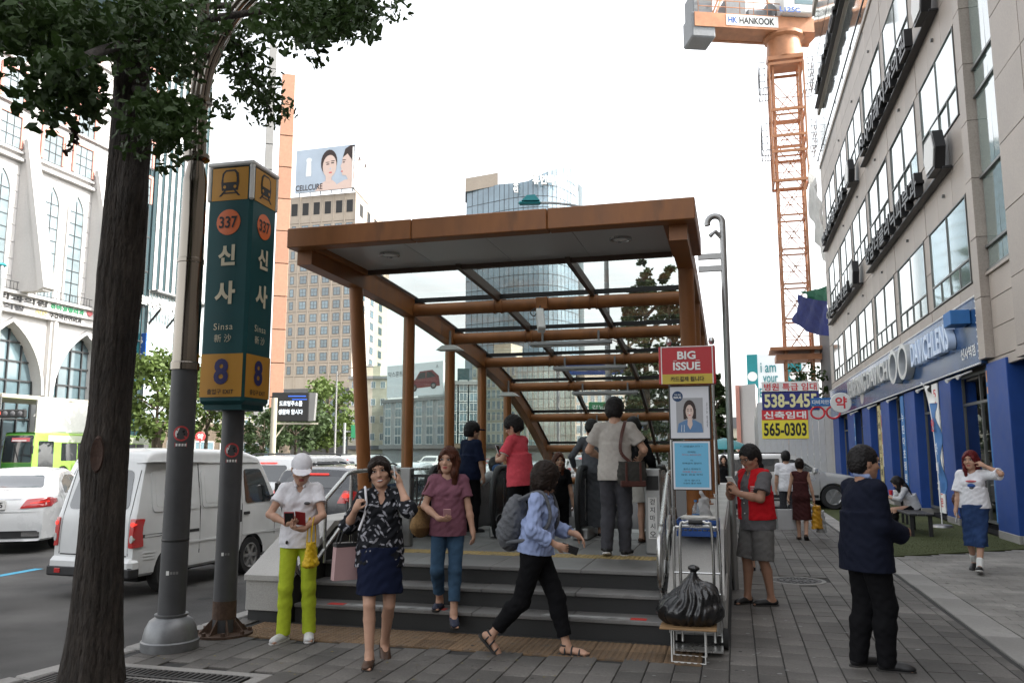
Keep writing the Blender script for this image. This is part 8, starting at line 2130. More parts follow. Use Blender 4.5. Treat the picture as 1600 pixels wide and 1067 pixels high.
 def top(m, name='shirt', t=.014, sleeve=.55, hem=-.10, neck=.060, vneck=0.0, loose=0.0, open_=False, wr=.0024, ltaper=1.0, mi=None):
  S=SDF(.035);torso(S, t, .05);S.econe(pel+sp*(hem-.03), pel+sp*.26, (.162*w+t+loose*ltaper, .120*w+t+loose*ltaper), (.145*w+t+loose*.5, .110*w+t+loose*.5), F_c*.5+F_p*.5, .05)
  for sd in 'RL':
   a, e, r_=J['sh'+sd], J['el'+sd], J['wr'+sd];mm=.92 if F0 else 1.08;mm*=(1+(w-1)*.6);tl=t+loose*.5
   if sleeve<=0:continue
   if sleeve<=1:S.cone(a, a+(e-a)*sleeve, .050*mm+t*.8, .046*mm+tl*1.25, .03, end=0.0)
   else:S.cone(a, e, .050*mm+t*.8, .040*mm+tl, .03);S.cone(e, e+(r_-e)*(sleeve-1), .042*mm+tl, .032*mm+tl, .02, end=0.0)
  S.cone(nb-sp*.00+cfwd*.01, nb+sp*.16, neck, neck, .012, sub=True)
  if vneck:S.cone(nb+cfwd*.05+sp*.03, nb+cfwd*.12-sp*vneck, .045, .012, .01, sub=True)
  if sleeve<=0:
   for sd, sg in(('R', 1), ('L', -1)):S.cone(J['sh'+sd]+cright*sg*.035-sp*.02, J['sh'+sd]+cright*sg*.07-sp*.02, .062, .07, .01, sub=True)
  S.cut(pel+sp*hem, -sp);S.wr=(wr, 30, len(label)%6+.2);objs.append(sdf_obj(name, S, h, m, root, mi, smooth=50));return objs[-1]
 def skirt(m, name='skirt', top_=.10, length=.45, flare=.03, tight=False):
  S=SDF(.04);b0=pel-sp*.02;kn=(J['knR']+J['knL'])/2;ce=pel+sp*.0-Z_*length+(kn-pel)*np.array((1, 1, 0))*min(1, length/.45)*.6
  S.ell(pel, (.158*w+.013, .108*w+.015, .12), F_p, .05)
  for sg in(-1, 1):S.ell(pel+right0*sg*.072-fwd0*.055-sp*.045, (.075*w+.011, .07*w+.012, .085), F_p, .04)
  S.econe(ce, pel+sp*.01, (.165*w+flare, .120*w+flare), (.150*w+.012, .108*w+.012), F_p, .05);S.econe(pel, pel+sp*.12, (.150*w+.012, .105*w+.012), (.128*w+.012, .094*w+.012), F_p, .04)
  for sd in 'RL':S.cone(J['hip'+sd], J['kn'+sd]+(J['an'+sd]-J['kn'+sd])*max(0, (length-.43)/.4), .088*w+.006, .060+.01, .05)
  S.cut(pel+sp*top_, sp).cut(ce+Z_*.005, -Z_);S.wr=(.0035, 22, len(label)%5+.3);objs.append(sdf_obj(name, S, h, m, root, smooth=50))
 def shoes(m, sole='sole_white', high=.0, low=False, name='shoe', toe=True):
  for sd in 'RL':
   an, ff, fu, FF=J['an'+sd], J['ff'+sd], J['fu'+sd], J['FF'+sd];S=SDF(.02)
   S.cone(an-fu*(.02-high), an-ff*.03-fu*.04, .040, .038, .03).ell(an+ff*.055-fu*.043, (.045, .125, .038), FF, .03).ell(an+ff*.14-fu*.052, (.046, .062, .027), FF, .02)
   if low:S.ell(an+ff*.045-fu*.0, (.034, .075, .038), FF, .01, sub=True)
   S.cone(an-fu*(.0-high), an+fu*.1, .06, .06, .004, sub=True)if not high else None
   S.cut(an-fu*.070, -fu);so=sdf_obj(name, S, max(h, .007), m, root, smooth=45);objs.append(so)
   S=SDF(.02);S.ell(an+ff*.055-fu*.070, (.047, .130, .05), FF, .03).ell(an+ff*.14-fu*.07, (.048, .064, .05), FF, .02).ell(an-ff*.035-fu*.07, (.040, .042, .05), FF, .03);S.cut(an-fu*.068, fu).cut(an-fu*.090, -fu);q=sdf_obj('sole', S, max(h, .007), sole, root, smooth=45);q.parent=so;objs.append(q)
 def sandals(m):
  for sd in 'RL':
   an, ff, fu, rr_, FF=J['an'+sd], J['ff'+sd], J['fu'+sd], J['fr'+sd], J['FF'+sd]
   S=SDF(.02);S.ell(an+ff*.055-fu*.072, (.046, .128, .05), FF, .03).ell(an+ff*.14-fu*.072, (.047, .064, .05), FF, .02).ell(an-ff*.035-fu*.072, (.040, .042, .05), FF, .03);S.cut(an-fu*.072, fu).cut(an-fu*.092, -fu);so=sdf_obj('sandal', S, .007, 'sole_dark', root, smooth=45);objs.append(so)
   b=MB()
   for(y, z, wd)in((.12, -.018, .047), (.05, .0, .045), (-.01, .03, .040)):
    b.tube([an+ff*y+rr_*wd*math.cos(t)+fu*(-.068+(z+.060)*math.sin(t))for t in np.linspace(0, math.pi, 13)], .008, 6)
   b.tube([an+rr_*.042*math.cos(t)-ff*.055*math.sin(t)+ff*.0+fu*.002 for t in np.linspace(0, math.pi, 13)], .008, 6);q=b.build('strap', MATS[m], root, local=True);q.parent=so
 def cap_(m, brim=.085):
  S=SDF(.01);S.ell(H(0, -.012, .030), K3(.086, .104, .098), FH, .01);S.cut(H(0, 0, .022), -hu+hf*.12);objs.append(sdf_obj('cap', S, max(h, .007), m, root, smooth=50))
  S=SDF(.01);S.ell(H(0, .085, .026), K3(.078, .100, .012), FH@rotm(hr, 0), .01);S.cut(H(0, .055, 0), -hf);q=sdf_obj('brim', S, max(h, .006), m, root, smooth=50);q.parent=objs[-1];objs.append(q)
 env=dict(trousers=trousers, top=top, skirt=skirt, shoes=shoes, sandals=sandals, cap=cap_, S=SDF, J=J, H=H, F_c=F_c, F_p=F_p, pel=pel, sp=sp, cright=cright, cfwd=cfwd, right0=right0, fwd0=fwd0, nb=nb, root=root, objs=objs, h=h, w=w, torso=torso, add=lambda name, f, m, mi=None:objs.append(sdf_obj(name, f, h, m, root, mi, smooth=50)))
 for it in wear.get('items', []):
  it(env)if callable(it)else env[it[0]](*it[1:-1]if isinstance(it[-1], dict)else it[1:], **(it[-1]if isinstance(it[-1], dict)else{}))
 root.scale=(s, s, s)
 cz, sz=math.cos(rz), math.sin(rz);Rw=np.array([[cz, -sz, 0], [sz, cz, 0], [0, 0, 1]])
 w_=lambda p:np.array(loc, float)+Rw@(np.array(p)*s);v_=lambda p:Rw@np.array(p)
 out={'root':root, 'w':w_, 'v':v_, 'J':J, 's':s}
 return out
def collar(m, up=0):
 def f(e):
  nb, sp, cf, cr=e['nb'], e['sp'], e['cfwd'], e['cright']
  for sg in(-1, 1):
   S=e['S'](.008);S.cone(nb+sp*(.045+up)-cf*(.045+up), nb+sp*(.030+up)+cr*sg*.064, .013+up*.3, .013+up*.3, .01).cone(nb+sp*(.030+up)+cr*sg*.064, nb-sp*.012+cr*sg*.035+cf*.078, .013+up*.3, .012, .01);e['add']('collar', S, m)
 return f
def cuffs(m, frac=.55, r=.062):
 def f(e):
  for sd in 'RL':
   a, b=e['J']['sh'+sd], e['J']['el'+sd];p=a+(b-a)*frac;u=(b-a)/np.linalg.norm(b-a);S=e['S'](.004);S.cone(p-u*.012, p+u*.002, r, r, .004, end=.004);S.cut(p-u*.014, -u);e['add']('sleeve_band', S, m)
 return f
def small_patch(m, name, x, z, w_, h_, front=1):
 """print on the chest: a thin piece of cloth lying on the shirt"""
 def f(e):
  S=e['S'](.004);p=e['pel']+e['sp']*z+e['cright']*x+e['cfwd']*front*.128;S.ell(p, (w_, .03, h_), e['F_c'], .004);e['add'](name, S, m)
 return f
def placket(m, z0=.20, z1=.47, y=.135, w_=.011):
 def f(e):
  S=e['S'](.004);S.cone(e['pel']+e['sp']*z0+e['cfwd']*(y+.004), e['pel']+e['sp']*z1+e['cfwd']*(y-.055), w_, w_, .004);e['add']('placket', S, m)
 return f
NEAR, MID, FAR=.0078, .0105, .015
ST='people around the subway entrance'
P={}
P['cap']=person('woman in white cap and polo with lime trousers, looking down at a red phone case', (-3.81, 6.80, 0), R(203), 1.63, 'f', dict(footR=(.115, .03, .078), footL=(-.115, -.02, .078), fyawR=-24, fyawL=6, handR=(.085, .275, 1.085), elbowR=(1, -.25, -.3), handL=(-.06, .285, 1.035), elbowL=(-1, -.25, -.3), fdirR=(-.75, .6, .1), palmR=(-.2, -.2, .9), fdirL=(.8, .55, .05), palmL=(.1, -.1, 1), curlR=38, curlL=30, hpitch=-24, hyaw=8, lean=2), dict(items=[('trousers', 'cloth_lime', dict(loose=.004, leg=1.03, flare=.016)), ('top', 'cloth_white', dict(sleeve=.55, hem=-.085, t=.013, vneck=.10, loose=.012)), collar('cloth_white'), ('shoes', 'shoe_white', 'sole_white'), ('cap', 'cloth_white'), small_patch('grey_stone', 'chest_print', -.075, .33, .030, .016), small_patch('black_print', 'hem_print', .10, -.03, .012, .018)]), hair='cap', h=NEAR)
P['phone']=person('smiling woman on the phone in a black feather print blouse and short navy skirt', (-2.80, 6.30, 0), R(206), 1.62, 'f', dict(footR=(.075, .17, .078), footL=(-.065, -.16, .115), fpitchL=-28, fyawR=-8, fyawL=4, hipz=.885, handL=(-.150, .13, 1.475), elbowL=(-.40, .55, -1.2), fdirL=(.15, -.2, 1), palmL=(1, -.35, 0), curlL=30, handR=(.215, .155, 1.27), elbowR=(.5, -.3, -1), fdirR=(-.3, .2, .8), palmR=(-.7, -.4, .3), curlR=60, hyaw=-8, htilt=10, hpitch=2, lean=0, side=0), dict(smile=1, items=[('skirt', 'cloth_navy', dict(length=.36, flare=.035)), ('top', 'cloth_feathers', dict(sleeve=1.12, hem=-.14, t=.016, vneck=.13, loose=.038, wr=.005)), collar('cloth_feathers'), ('shoes', 'shoe_brown', 'sole_dark', dict(low=True, name='flat_shoe'))]), hair='tied', hairm='hair_brown', h=NEAR)
P['mauve']=person('woman with long auburn hair in mauve T-shirt and cropped jeans walking down the steps', (-2.66, 7.55, .085), R(196), 1.60, 'f', dict(footR=(.085, -.14, .17), footL=(-.075, .14, .085), fpitchL=-12, fyawR=-10, fyawL=8, hipz=.91, handR=(.075, .235, 1.02), elbowR=(1, -.4, -.4), fdirR=(-.85, .5, -.05), palmR=(-.2, -.6, .6), curlR=35, handL=(-.275, .10, .80), elbowL=(-.4, -1, 0), palmL=(1, -.2, 0), hyaw=-22, htilt=-4, lean=2, twist=4), dict(hairlen=.27, front=-1, items=[('trousers', 'cloth_denim', dict(loose=.005, leg=.86, flare=.008)), ('top', 'cloth_mauve', dict(sleeve=.62, hem=-.10, t=.014, loose=.018, neck=.068)), ('shoes', 'shoe_navy', 'sole_dark', dict(low=True))]), hair='long', hairm='hair_auburn', h=NEAR)
P['blue']=person('woman in pale blue shirt and black trousers with a grey backpack striding right', (-1.62, 6.82, 0), R(-88), 1.60, 'f', dict(footL=(-.05, .26, .078), footR=(.055, -.40, .155), fpitchR=-48, fyawR=8, fyawL=-6, hipz=.865, handR=(.20, .22, .965), elbowR=(.6, -1, -.1), fdirR=(-.1, .9, -.3), palmR=(-.9, 0, .2), curlR=34, handL=(-.15, .34, 1.03), elbowL=(-.5, -.9, -.4), fdirL=(.1, .8, -.6), palmL=(.4, -.3, -.8), curlL=24, hyaw=48, hpitch=-6, lean=7, twist=-8), dict(items=[('trousers', 'cloth_black', dict(loose=.018, leg=.90)), ('top', 'cloth_sky', dict(sleeve=1.72, hem=-.02, t=.015, loose=.028, wr=.006)), collar('cloth_sky'), ('sandals', 'shoe_black')]), hair='bob', hairm='hair_brown', h=NEAR)
P['suit']=person('man in dark navy suit seen from behind, turned away at the right', (.97, 7.05, 0), R(-66), 1.69, 'm', dict(footR=(.085, .07, .078), footL=(-.09, -.06, .078), fyawR=-30, fyawL=2, handR=(.12, .25, 1.02), elbowR=(.3, -1, -.6), fdirR=(-.3, .8, .3), palmR=(-1, 0, .2), curlR=62, handL=(-.19, .20, .90), elbowL=(-.25, -1, -.4), curlL=50, hyaw=-6, hpitch=-4, lean=1), dict(items=[('trousers', 'cloth_black', dict(loose=.020, leg=1.06)), ('top', 'cloth_suit', dict(name='jacket', sleeve=1.93, hem=-.185, t=.022, loose=.034, wr=.0022, neck=.066)), collar('cloth_sky', .022), ('shoes', 'shoe_black', 'sole_dark')]), hair='crop', h=NEAR, w=1.17, skin='skin_deep')
def vest(e):
 S=e['S'](.035);e['torso'](S, .030, .05);S.econe(e['pel']-e['sp']*.06, e['pel']+e['sp']*.26, (.178*e['w']+.03, .135*e['w']+.03), (.165*e['w']+.03, .125*e['w']+.03), e['F_c'], .05)
 nb, sp, cf, cr, J=e['nb'], e['sp'], e['cfwd'], e['cright'], e['J']
 S.cone(nb, nb+sp*.2, .075, .085, .01, sub=True)
 for sd, sg in(('R', 1), ('L', -1)):S.cone(J['sh'+sd]+cr*sg*.015-sp*.045, J['sh'+sd]+cr*sg*.16-sp*.06, .085, .10, .01, sub=True)
 S.cone(nb+cf*.10+sp*.1, e['pel']-sp*.05+cf*.22, .060, .085, .01, sub=True);S.cut(e['pel']-sp*.02, -sp);S.wr=(.003, 26, .4);e['add']('vest', S, 'cloth_red')
 for k in range(3):
  T=e['S'](.003);p=e['pel']+sp*(.34-k*.022)+cr*-.118+cf*.118;T.ell(p, (.045, .03, .005), e['F_c'], .003);e['add']('vest_print', T, 'banner_white')
 for z in(.05, .16, .27):T=e['S'](.003);T.ell(e['pel']+sp*z+cf*.158, (.008, .012, .008), e['F_c'], .003);e['add']('button', T, 'white_plastic')
 b=MB();p=e['pel']+sp*.25+cr*.03+cf*.165;b.obox(p, cr, cf, sp, .028, .004, .045, .003);o=b.build('name_badge', MATS['banner_white'], e['root'], local=True)
 b=MB();b.obox(p+cf*.0055-sp*.008, cr, cf, sp, .016, .001, .022);b.build('photo', MATS['black_print'], o, local=True)
P['vendor']=person('man in red vest, grey shirt and shorts with glasses, looking down at his hands', (.22, 9.66, 0), R(128), 1.73, 'm', dict(footR=(.11, .08, .078), footL=(-.11, -.06, .078), fyawR=10, fyawL=-22, handR=(.085, .30, 1.235), elbowR=(.8, -.2, -.9), fdirR=(-.35, .35, .75), palmR=(-.9, -.2, .2), curlR=40, handL=(-.075, .31, 1.20), elbowL=(-.8, -.2, -.9), fdirL=(.4, .35, .75), palmL=(.8, -.4, .2), curlL=40, hpitch=-20, lean=3, hyaw=6), dict(glasses=1, items=[('trousers', 'cloth_shorts', dict(name='shorts', loose=.028, leg=.5)), ('top', 'cloth_grey', dict(sleeve=.72, hem=-.13, t=.018, loose=.02, vneck=.06)), collar('cloth_grey'), vest, ('shoes', 'shoe_black', 'sole_dark')]), hair='short', h=NEAR, w=1.12, skin='skin_deep')
P['polo']=person('man in grey polo with a messenger bag, seen from behind walking to the escalators', (-1.30, 9.32, .51), R(-4), 1.75, 'm', dict(footL=(-.085, -.10, .105), footR=(.085, .06, .078), fpitchL=-14, handR=(.24, .25, 1.06), elbowR=(.9, -1, -.4), handL=(-.22, .26, 1.06), elbowL=(-.9, -1, -.4), curlR=45, curlL=45, hpitch=-8, lean=2), dict(items=[('trousers', 'cloth_charcoal', dict(loose=.018, leg=1.05)), ('top', 'cloth_greypolo', dict(sleeve=.66, hem=-.125, t=.016, loose=.022)), collar('cloth_greypolo'), cuffs('banner_white', .66, .068), ('shoes', 'shoe_black', 'sole_white')]), hair='short', h=.009)
q=on_ground(928, 838, .51)
P['dress']=person('woman in long slate grey dress leaning forward, left of the man in the grey polo', (q[0], q[1], .51), R(15), 1.62, 'f', dict(handL=(-.26, .25, 1.0), elbowL=(-.8, -1, 0), handR=(.1, .3, 1.0), lean=10, hpitch=-30), dict(items=[('skirt', 'cloth_slate', dict(length=.80, flare=.03)), ('top', 'cloth_slate', dict(sleeve=1.9, hem=-.05, t=.011)), ('shoes', 'shoe_black', 'sole_white')]), hair='short', h=MID, face=False)
q=on_ground(992, 846, .51)
P['cardigan']=person('woman in cream dress and black cardigan half hidden behind the grey polo man', (q[0], q[1], .51), R(-8), 1.60, 'f', dict(handR=(.24, .2, .95), footL=(-.09, -.1, .10), fpitchL=-20, hpitch=-12), dict(items=[('skirt', 'cloth_cream', dict(length=.40, flare=.03)), ('top', 'cloth_black', dict(name='cardigan', sleeve=1.9, hem=-.10, t=.014, loose=.02)), ('shoes', 'shoe_brown', 'sole_dark', dict(low=True))]), hair='long', h=MID, face=False)
P['coral']=person('woman with short curly black hair in a coral polo shirt looking at her phone', (-2.60, 10.05, .51), R(70), 1.60, 'f', dict(handR=(.02, .30, 1.14), elbowR=(.8, -.3, -.8), handL=(-.10, .30, 1.12), elbowL=(-.8, -.3, -.8), fdirR=(-.3, .4, .8), palmR=(-.8, -.5, 0), fdirL=(.3, .4, .8), palmL=(.7, -.5, 0), curlR=45, curlL=40, hpitch=-20, hyaw=18, lean=6), dict(items=[('trousers', 'cloth_black', dict(loose=.016, leg=1.05)), ('top', 'cloth_coral', dict(sleeve=.72, hem=-.16, t=.018, loose=.025)), collar('cloth_coral'), cuffs('banner_white', .72, .064), ('shoes', 'shoe_black', 'sole_dark')]), hair='curly', h=.0095, w=1.10)
P['navy']=person('person in navy shirt and dark cap from behind, beyond the woman in mauve', (-3.72, 11.5, .51), R(-28), 1.58, 'f', dict(hyaw=-22, hpitch=-4), dict(items=[('trousers', 'cloth_black', dict(loose=.016, leg=1.05)), ('top', 'cloth_navy', dict(sleeve=1.0, hem=-.12, t=.016, loose=.02)), ('cap', 'cloth_navy'), ('shoes', 'shoe_black', 'sole_dark')]), hair='curly', h=MID, face=False)
P['child']=person('person with a blue hood leaning on the escalator handrail, left of the coral shirt', (-3.52, 12.35, .12), R(38), 1.52, 'f', dict(lean=24, handL=(-.42, .34, 1.12), elbowL=(-.6, -.4, -.6), handR=(.12, .34, 1.0), hpitch=-34, hipy=-.08), dict(items=[('trousers', 'cloth_black', dict(loose=.016, leg=1.05)), ('top', 'cloth_stripe', dict(sleeve=.8, hem=-.10, t=.016, loose=.02)), lambda e:e['add']('hood', e['S'](.02).ell(e['nb']-e['cfwd']*.07+e['sp']*.03, (.11, .08, .10), e['F_c']).ell(e['nb']-e['sp']*.15-e['cfwd']*.06, (.13, .09, .14), e['F_c']), 'cloth_bluevest'), ('shoes', 'shoe_black', 'sole_dark')]), hair='bob', h=MID, face=False)
P['redhead']=person('woman with long reddish hair riding up the escalator behind the coral shirt', (-2.72, 13.0, .05), R(192), 1.60, 'f', dict(hyaw=14), dict(front=2, items=[('trousers', 'cloth_black', dict(leg=1.05)), ('top', 'cloth_black', dict(sleeve=.7)), ('shoes', 'shoe_black', 'sole_dark')]), hair='long', hairm='hair_auburn', h=MID)
P['brown']=person('woman in sleeveless dark brown dress walking away with a yellow carrier bag', (1.22, 17.0, 0), R(-4), 1.55, 'f', dict(footR=(.07, -.14, .12), fpitchR=-30, footL=(-.07, .06, .078), handR=(.27, .02, .80), handL=(-.27, .04, .82), hpitch=-4), dict(items=[('skirt', 'cloth_brown', dict(length=.52, flare=.035)), ('top', 'cloth_brown', dict(sleeve=0, hem=-.04, t=.011)), ('shoes', 'shoe_brown', 'sole_dark', dict(low=True))]), hair='bun', hairm='hair_brown', h=MID, face=False)
P['white']=person('man in white shirt walking ahead of the woman in the brown dress', (1.12, 19.6, 0), R(-2), 1.70, 'm', dict(footR=(.09, -.12, .11), fpitchR=-20), dict(items=[('trousers', 'cloth_charcoal', dict(leg=1.05)), ('top', 'cloth_white', dict(sleeve=.7, hem=-.12)), ('shoes', 'shoe_black', 'sole_dark')]), hair='short', h=.012, face=False)
q=on_ground(1214, 890)
P['behind']=person('woman with long black hair walking away just behind the man in the red vest', (q[0]-.24, 12.4, 0), R(-6), 1.58, 'f', dict(footR=(.07, -.10, .10), fpitchR=-18), dict(items=[('skirt', 'cloth_black', dict(length=.5)), ('top', 'cloth_black', dict(sleeve=1.5)), ('shoes', 'shoe_black', 'sole_dark')]), hair='long', h=.012, face=False)
P['tee']=person('woman with red hair, white printed T-shirt and long denim skirt, hand at her ear', (3.26, 13.1, 0), R(158), 1.69, 'f', dict(footL=(-.05, .30, .085), footR=(.085, -.20, .13), fpitchR=-26, fpitchL=12, hipz=.885, fyawL=4, handR=(.235, .10, .82), palmR=(-1, 0, 0), curlR=45, handL=(-.17, .12, 1.50), elbowL=(-1, .25, -.35), fdirL=(.8, -.2, .6), palmL=(.6, -.6, -.2), curlL=40, hyaw=-12, lean=1), dict(hairlen=.15, front=1, items=[('skirt', 'cloth_denimblue', dict(length=.56, flare=-.012)), ('top', 'cloth_white', dict(sleeve=.90, hem=-.02, t=.02, loose=.035, neck=.066)), small_patch('lip_print', 'shirt_print', 0, .36, .075, .018), small_patch('sign_blue', 'shirt_print', 0, .30, .055, .030), small_patch('grey_stone', 'shirt_print', 0, .265, .035, .022), ('shoes', 'shoe_black', 'sole_white'), lambda e:[e['add']('sock', e['S'](.01).cone(e['J']['an'+s_]+unit(e['J']['kn'+s_]-e['J']['an'+s_])*.09, e['J']['an'+s_]-e['J']['fu'+s_]*.02, .045, .044, .01), 'banner_white')for s_ in 'RL']]), hair='long', hairm='hair_red', h=.0095)
BX, BY=3.55, 19.3
P['seated']=person('young woman with long black hair sitting bent over on the black bench', (BX+.02, BY+.30, 0), R(95), 1.60, 'f', dict(hipz=.50, hipy=-.12, footR=(.09, .38, .078), footL=(-.09, .32, .078), lean=26, handR=(.08, .40, .78), handL=(-.10, .42, .76), elbowR=(.8, -.5, -.6), elbowL=(-.8, -.5, -.6), hpitch=-26), dict(hairlen=.28, front=2, items=[('trousers', 'cloth_black', dict(leg=1.05)), ('top', 'cloth_stripe', dict(sleeve=1.6, hem=-.06, t=.014, loose=.015)), ('shoes', 'shoe_black', 'sole_dark')]), hair='long', h=.012, face=False)
for(k, x, lab, rz, top_, hm)in((0, 1133, 'woman in a black coat approaching beyond the canopy, left of the steel pole', 184, 'cloth_black', 'hair_brown'), (1, 1148, 'woman in dark dress approaching right of the steel pole, far beyond the canopy', 176, 'cloth_navy', 'hair_black')):
 q=on_ground(x, 797-5*k);person(lab, (q[0], q[1], 0), R(rz), 1.60, 'f', dict(footR=(.07, .12, .08), footL=(-.07, -.12, .11), fpitchL=-24), dict(front=2, items=[('skirt', top_, dict(length=.5)), ('top', top_, dict(sleeve=1.7, hem=-.2)), ('shoes', 'shoe_black', 'sole_dark')]), hair='long', hairm=hm, h=.014, face=False)
# ================================================================== things people carry, the magazine stand and the bench
mat('bag_yellow', (0.62, 0.40, 0.01), .5, var=.12, scale=20, bump=.3);mat('bag_pink', (0.42, 0.27, 0.265), .55, var=.05);mat('straw', (0.26, 0.155, 0.062), .85, var=.3, scale=60, bump=.9, bscale=120);mat('bag_grey', (0.10, 0.105, 0.115), .8, var=.2, scale=30, bump=.4);mat('leather_brown', (0.075, 0.025, 0.018), .5, var=.15, scale=12);mat('canvas_olive', (0.035, 0.033, 0.028), .8, var=.15)
mat('phone_black', (0.012, 0.012, 0.013), .15, var=.05, spec=.7);mat('phone_white', (0.55, 0.55, 0.55), .25, var=.03);mat('wallet_red', (0.25, 0.018, 0.018), .4, var=.1);mat('case_pink', (0.55, 0.30, 0.32), .4, var=.05)
mat('bin_bag', (0.010, 0.010, 0.011), .22, var=.1, scale=5, bump=.9, bscale=9, spec=.7);mat('crate_blue', (0.012, 0.06, 0.24), .4, var=.08);mat('paper', (0.55, 0.54, 0.51), .7, var=.12, scale=12, rnd=.2);mat('carrier_yellow', (0.60, 0.30, 0.02), .4, var=.1, scale=9, bump=.6, bscale=18, trans=.2);mat('carrier_grey', (0.50, 0.50, 0.51), .5, var=.06);mat('carrier_clear', (0.55, 0.55, 0.55), .35, var=.1, trans=.3, bump=.5, bscale=20)
mat('poster_blue', (0.14, 0.42, 0.62), .45, var=.03);mat('poster_white', (0.60, 0.61, 0.64), .4, var=.03);mat('panel_red', (0.40, 0.012, 0.018), .35, var=.05);mat('panel_yellow', (0.48, 0.36, 0.04), .4, var=.05);mat('bench_black', (0.02, 0.02, 0.021), .5, var=.15);mat('wood', (0.28, 0.17, 0.08), .6, var=.2, stretch=(1, 8, 8))
mat('photo_grey', (0.33, 0.33, 0.34), .5, var=.05);mat('print_navy', (0.012, 0.045, 0.12), .5, var=.03);mat('print_denim', (0.10, 0.20, 0.36), .5, var=.1)
def sdf_thing(name, label, cat, f, m, h=.008, smooth=55, part='body'):
 lo, hi=f.bounds();c=(lo+hi)/2;base=np.array((c[0], c[1], lo[2]+.03));t=thing(name, label, cat, tuple(base))
 o=sdf_obj(part, f, h, m, t, smooth=smooth);o.data.transform(Matrix.Translation(Vector(-base)));return t
def slab(name, label, cat, c, ux, uy, w, h, d, m, screen=None):
 ux, uy=unit(ux), unit(uy);nz=np.cross(ux, uy);t=thing(name, label, cat, tuple(c));b=MB();b.obox(c, ux, uy, nz, w/2, h/2, d/2, min(.003, d*.4));o=b.build('case', MATS[m], t)
 if screen:b=MB();b.obox(np.array(c)+nz*(d/2+.0006), ux, uy, nz, w/2-.004, h/2-.006, .0005);b.build('screen', MATS[screen], t)
 return t
q=P['cap'];J, w_, v_=q['J'], q['w'], q['v'];c=w_((J['palmR']+J['palmL'])/2+np.array((0, .0, .045)));r_=v_((1, 0, 0));u_=v_(unit((0, .55, .83)))
wl=thing('phone_case', 'open red leather phone case in the hands of the woman in the white cap', 'phone case', tuple(c));n_=np.cross(r_, u_)
b=MB();b.obox(c+r_*.045, r_, u_, n_, .043, .070, .007, .003);b.build('cover', MATS['wallet_red'], wl);b=MB();b.obox(c-r_*.05, unit(r_+n_*.25), u_, unit(n_-r_*.25), .045, .070, .004, .002);b.build('flap', MATS['wallet_red'], wl);b=MB();b.obox(c+r_*.045+n_*-.009, r_, u_, n_, .036, .064, .003);b.build('phone', MATS['phone_black'], wl)
p=w_(J['elL']*.45+J['wrL']*.55);S=SDF(.02);bz=p-Z_*.26;ax=unit(v_((.3, 1, 0)));ay=np.cross(Z_, ax);FB=np.stack([ax, ay, Z_])
S.econe(bz-Z_*.10, bz+Z_*.09, (.105, .055), (.070, .030), FB, .02);S.ell(bz-Z_*.09, (.105, .058, .04), FB, .03);S.wr=(.003, 60, .3);yb=sdf_thing('handbag', 'small bright yellow handbag hanging from the forearm of the woman in the cap', 'handbag', S, 'bag_yellow', .007)
b=MB()
for k in(-1, 1):b.tube(smooth_path([bz+Z_*.08+ax*.05+ay*k*.02, p+ax*.03+ay*k*.02-Z_*.02, p+ay*k*.02+Z_*.045, p-ax*.03+ay*k*.02-Z_*.02, bz+Z_*.08-ax*.05+ay*k*.02], 5), .006, 6)
b.build('handle', MATS['bag_yellow'], yb)
q=P['phone'];J, w_, v_=q['J'], q['w'], q['v'];c=w_(J['palmL']+J['pd'+'L']*.0);slab('mobile_phone', 'silver mobile phone held to the ear of the smiling woman', 'phone', c, v_(J['ptL']), v_(J['pdL']), .07, .145, .010, 'phone_white', 'phone_black')
p=w_(J['elR']);tb_=thing('tote_bag', 'pale pink square tote bag with black trim on the arm of the smiling woman', 'tote bag', tuple(p-Z_*.42));c=p-Z_*.27+v_((.02, -.02, 0));ux=v_(unit((1, .35, 0)));uy=np.cross(Z_, ux)
b=MB();b.prism([(-.098, -.155), (.098, -.155), (.082, .135), (-.082, .135)], c-uy*-.04, ux, Z_, .08);b.build('body', MATS['bag_pink'], tb_)
b=MB();b.obox(c+Z_*.12, ux, uy, Z_, .088, .046, .016, .004);b.build('trim', MATS['trim_black'], tb_)
b=MB()
for k in(-1, 1):b.tube(smooth_path([c+Z_*.13+ux*.06+uy*k*.043, p+ux*.03+uy*k*.035+Z_*.02, p+uy*k*.03+Z_*.06, p-ux*.03+uy*k*.035+Z_*.02, c+Z_*.13-ux*.06+uy*k*.043], 5), .006, 6)
b.build('handle', MATS['trim_black'], tb_)
sh_=J['shR'];b=MB();pts=[w_(sh_+np.array((-.02, .105, -.10))), w_(sh_+np.array((-.015, .075, .04))), w_(sh_+np.array((-.01, .0, .085))), w_(sh_+np.array((-.01, -.08, .03)))];pts=[w_(sh_+np.array((.035, .13, -.27)))]+pts
o=MB();o.tube(smooth_path(pts, 5), .010, 8);wst=o.build('bag_strap', MATS['cloth_white'], None);tag(wst, 'white shoulder strap over the right shoulder of the smiling woman', 'strap')
q=P['mauve'];J, w_, v_=q['J'], q['w'], q['v'];c=w_((.275, -.02, .985));ax, ay=v_(unit((.25, 1, 0))), v_(unit((1, -.25, 0)));FB=np.stack([ax, ay, Z_]);S=SDF(.03);S.ell(c-Z_*.05, (.20, .085, .11), FB).econe(c-Z_*.06, c+Z_*.14, (.195, .085), (.13, .035), FB);S.wr=(.002, 130, .2);S.cut(c+Z_*.135, Z_);sb=sdf_thing('straw_bag', 'rounded straw shoulder bag of the woman in mauve', 'shoulder bag', S, 'straw', .008)
b=MB();sh_=w_(J['shR']+np.array((0, 0, .065)))
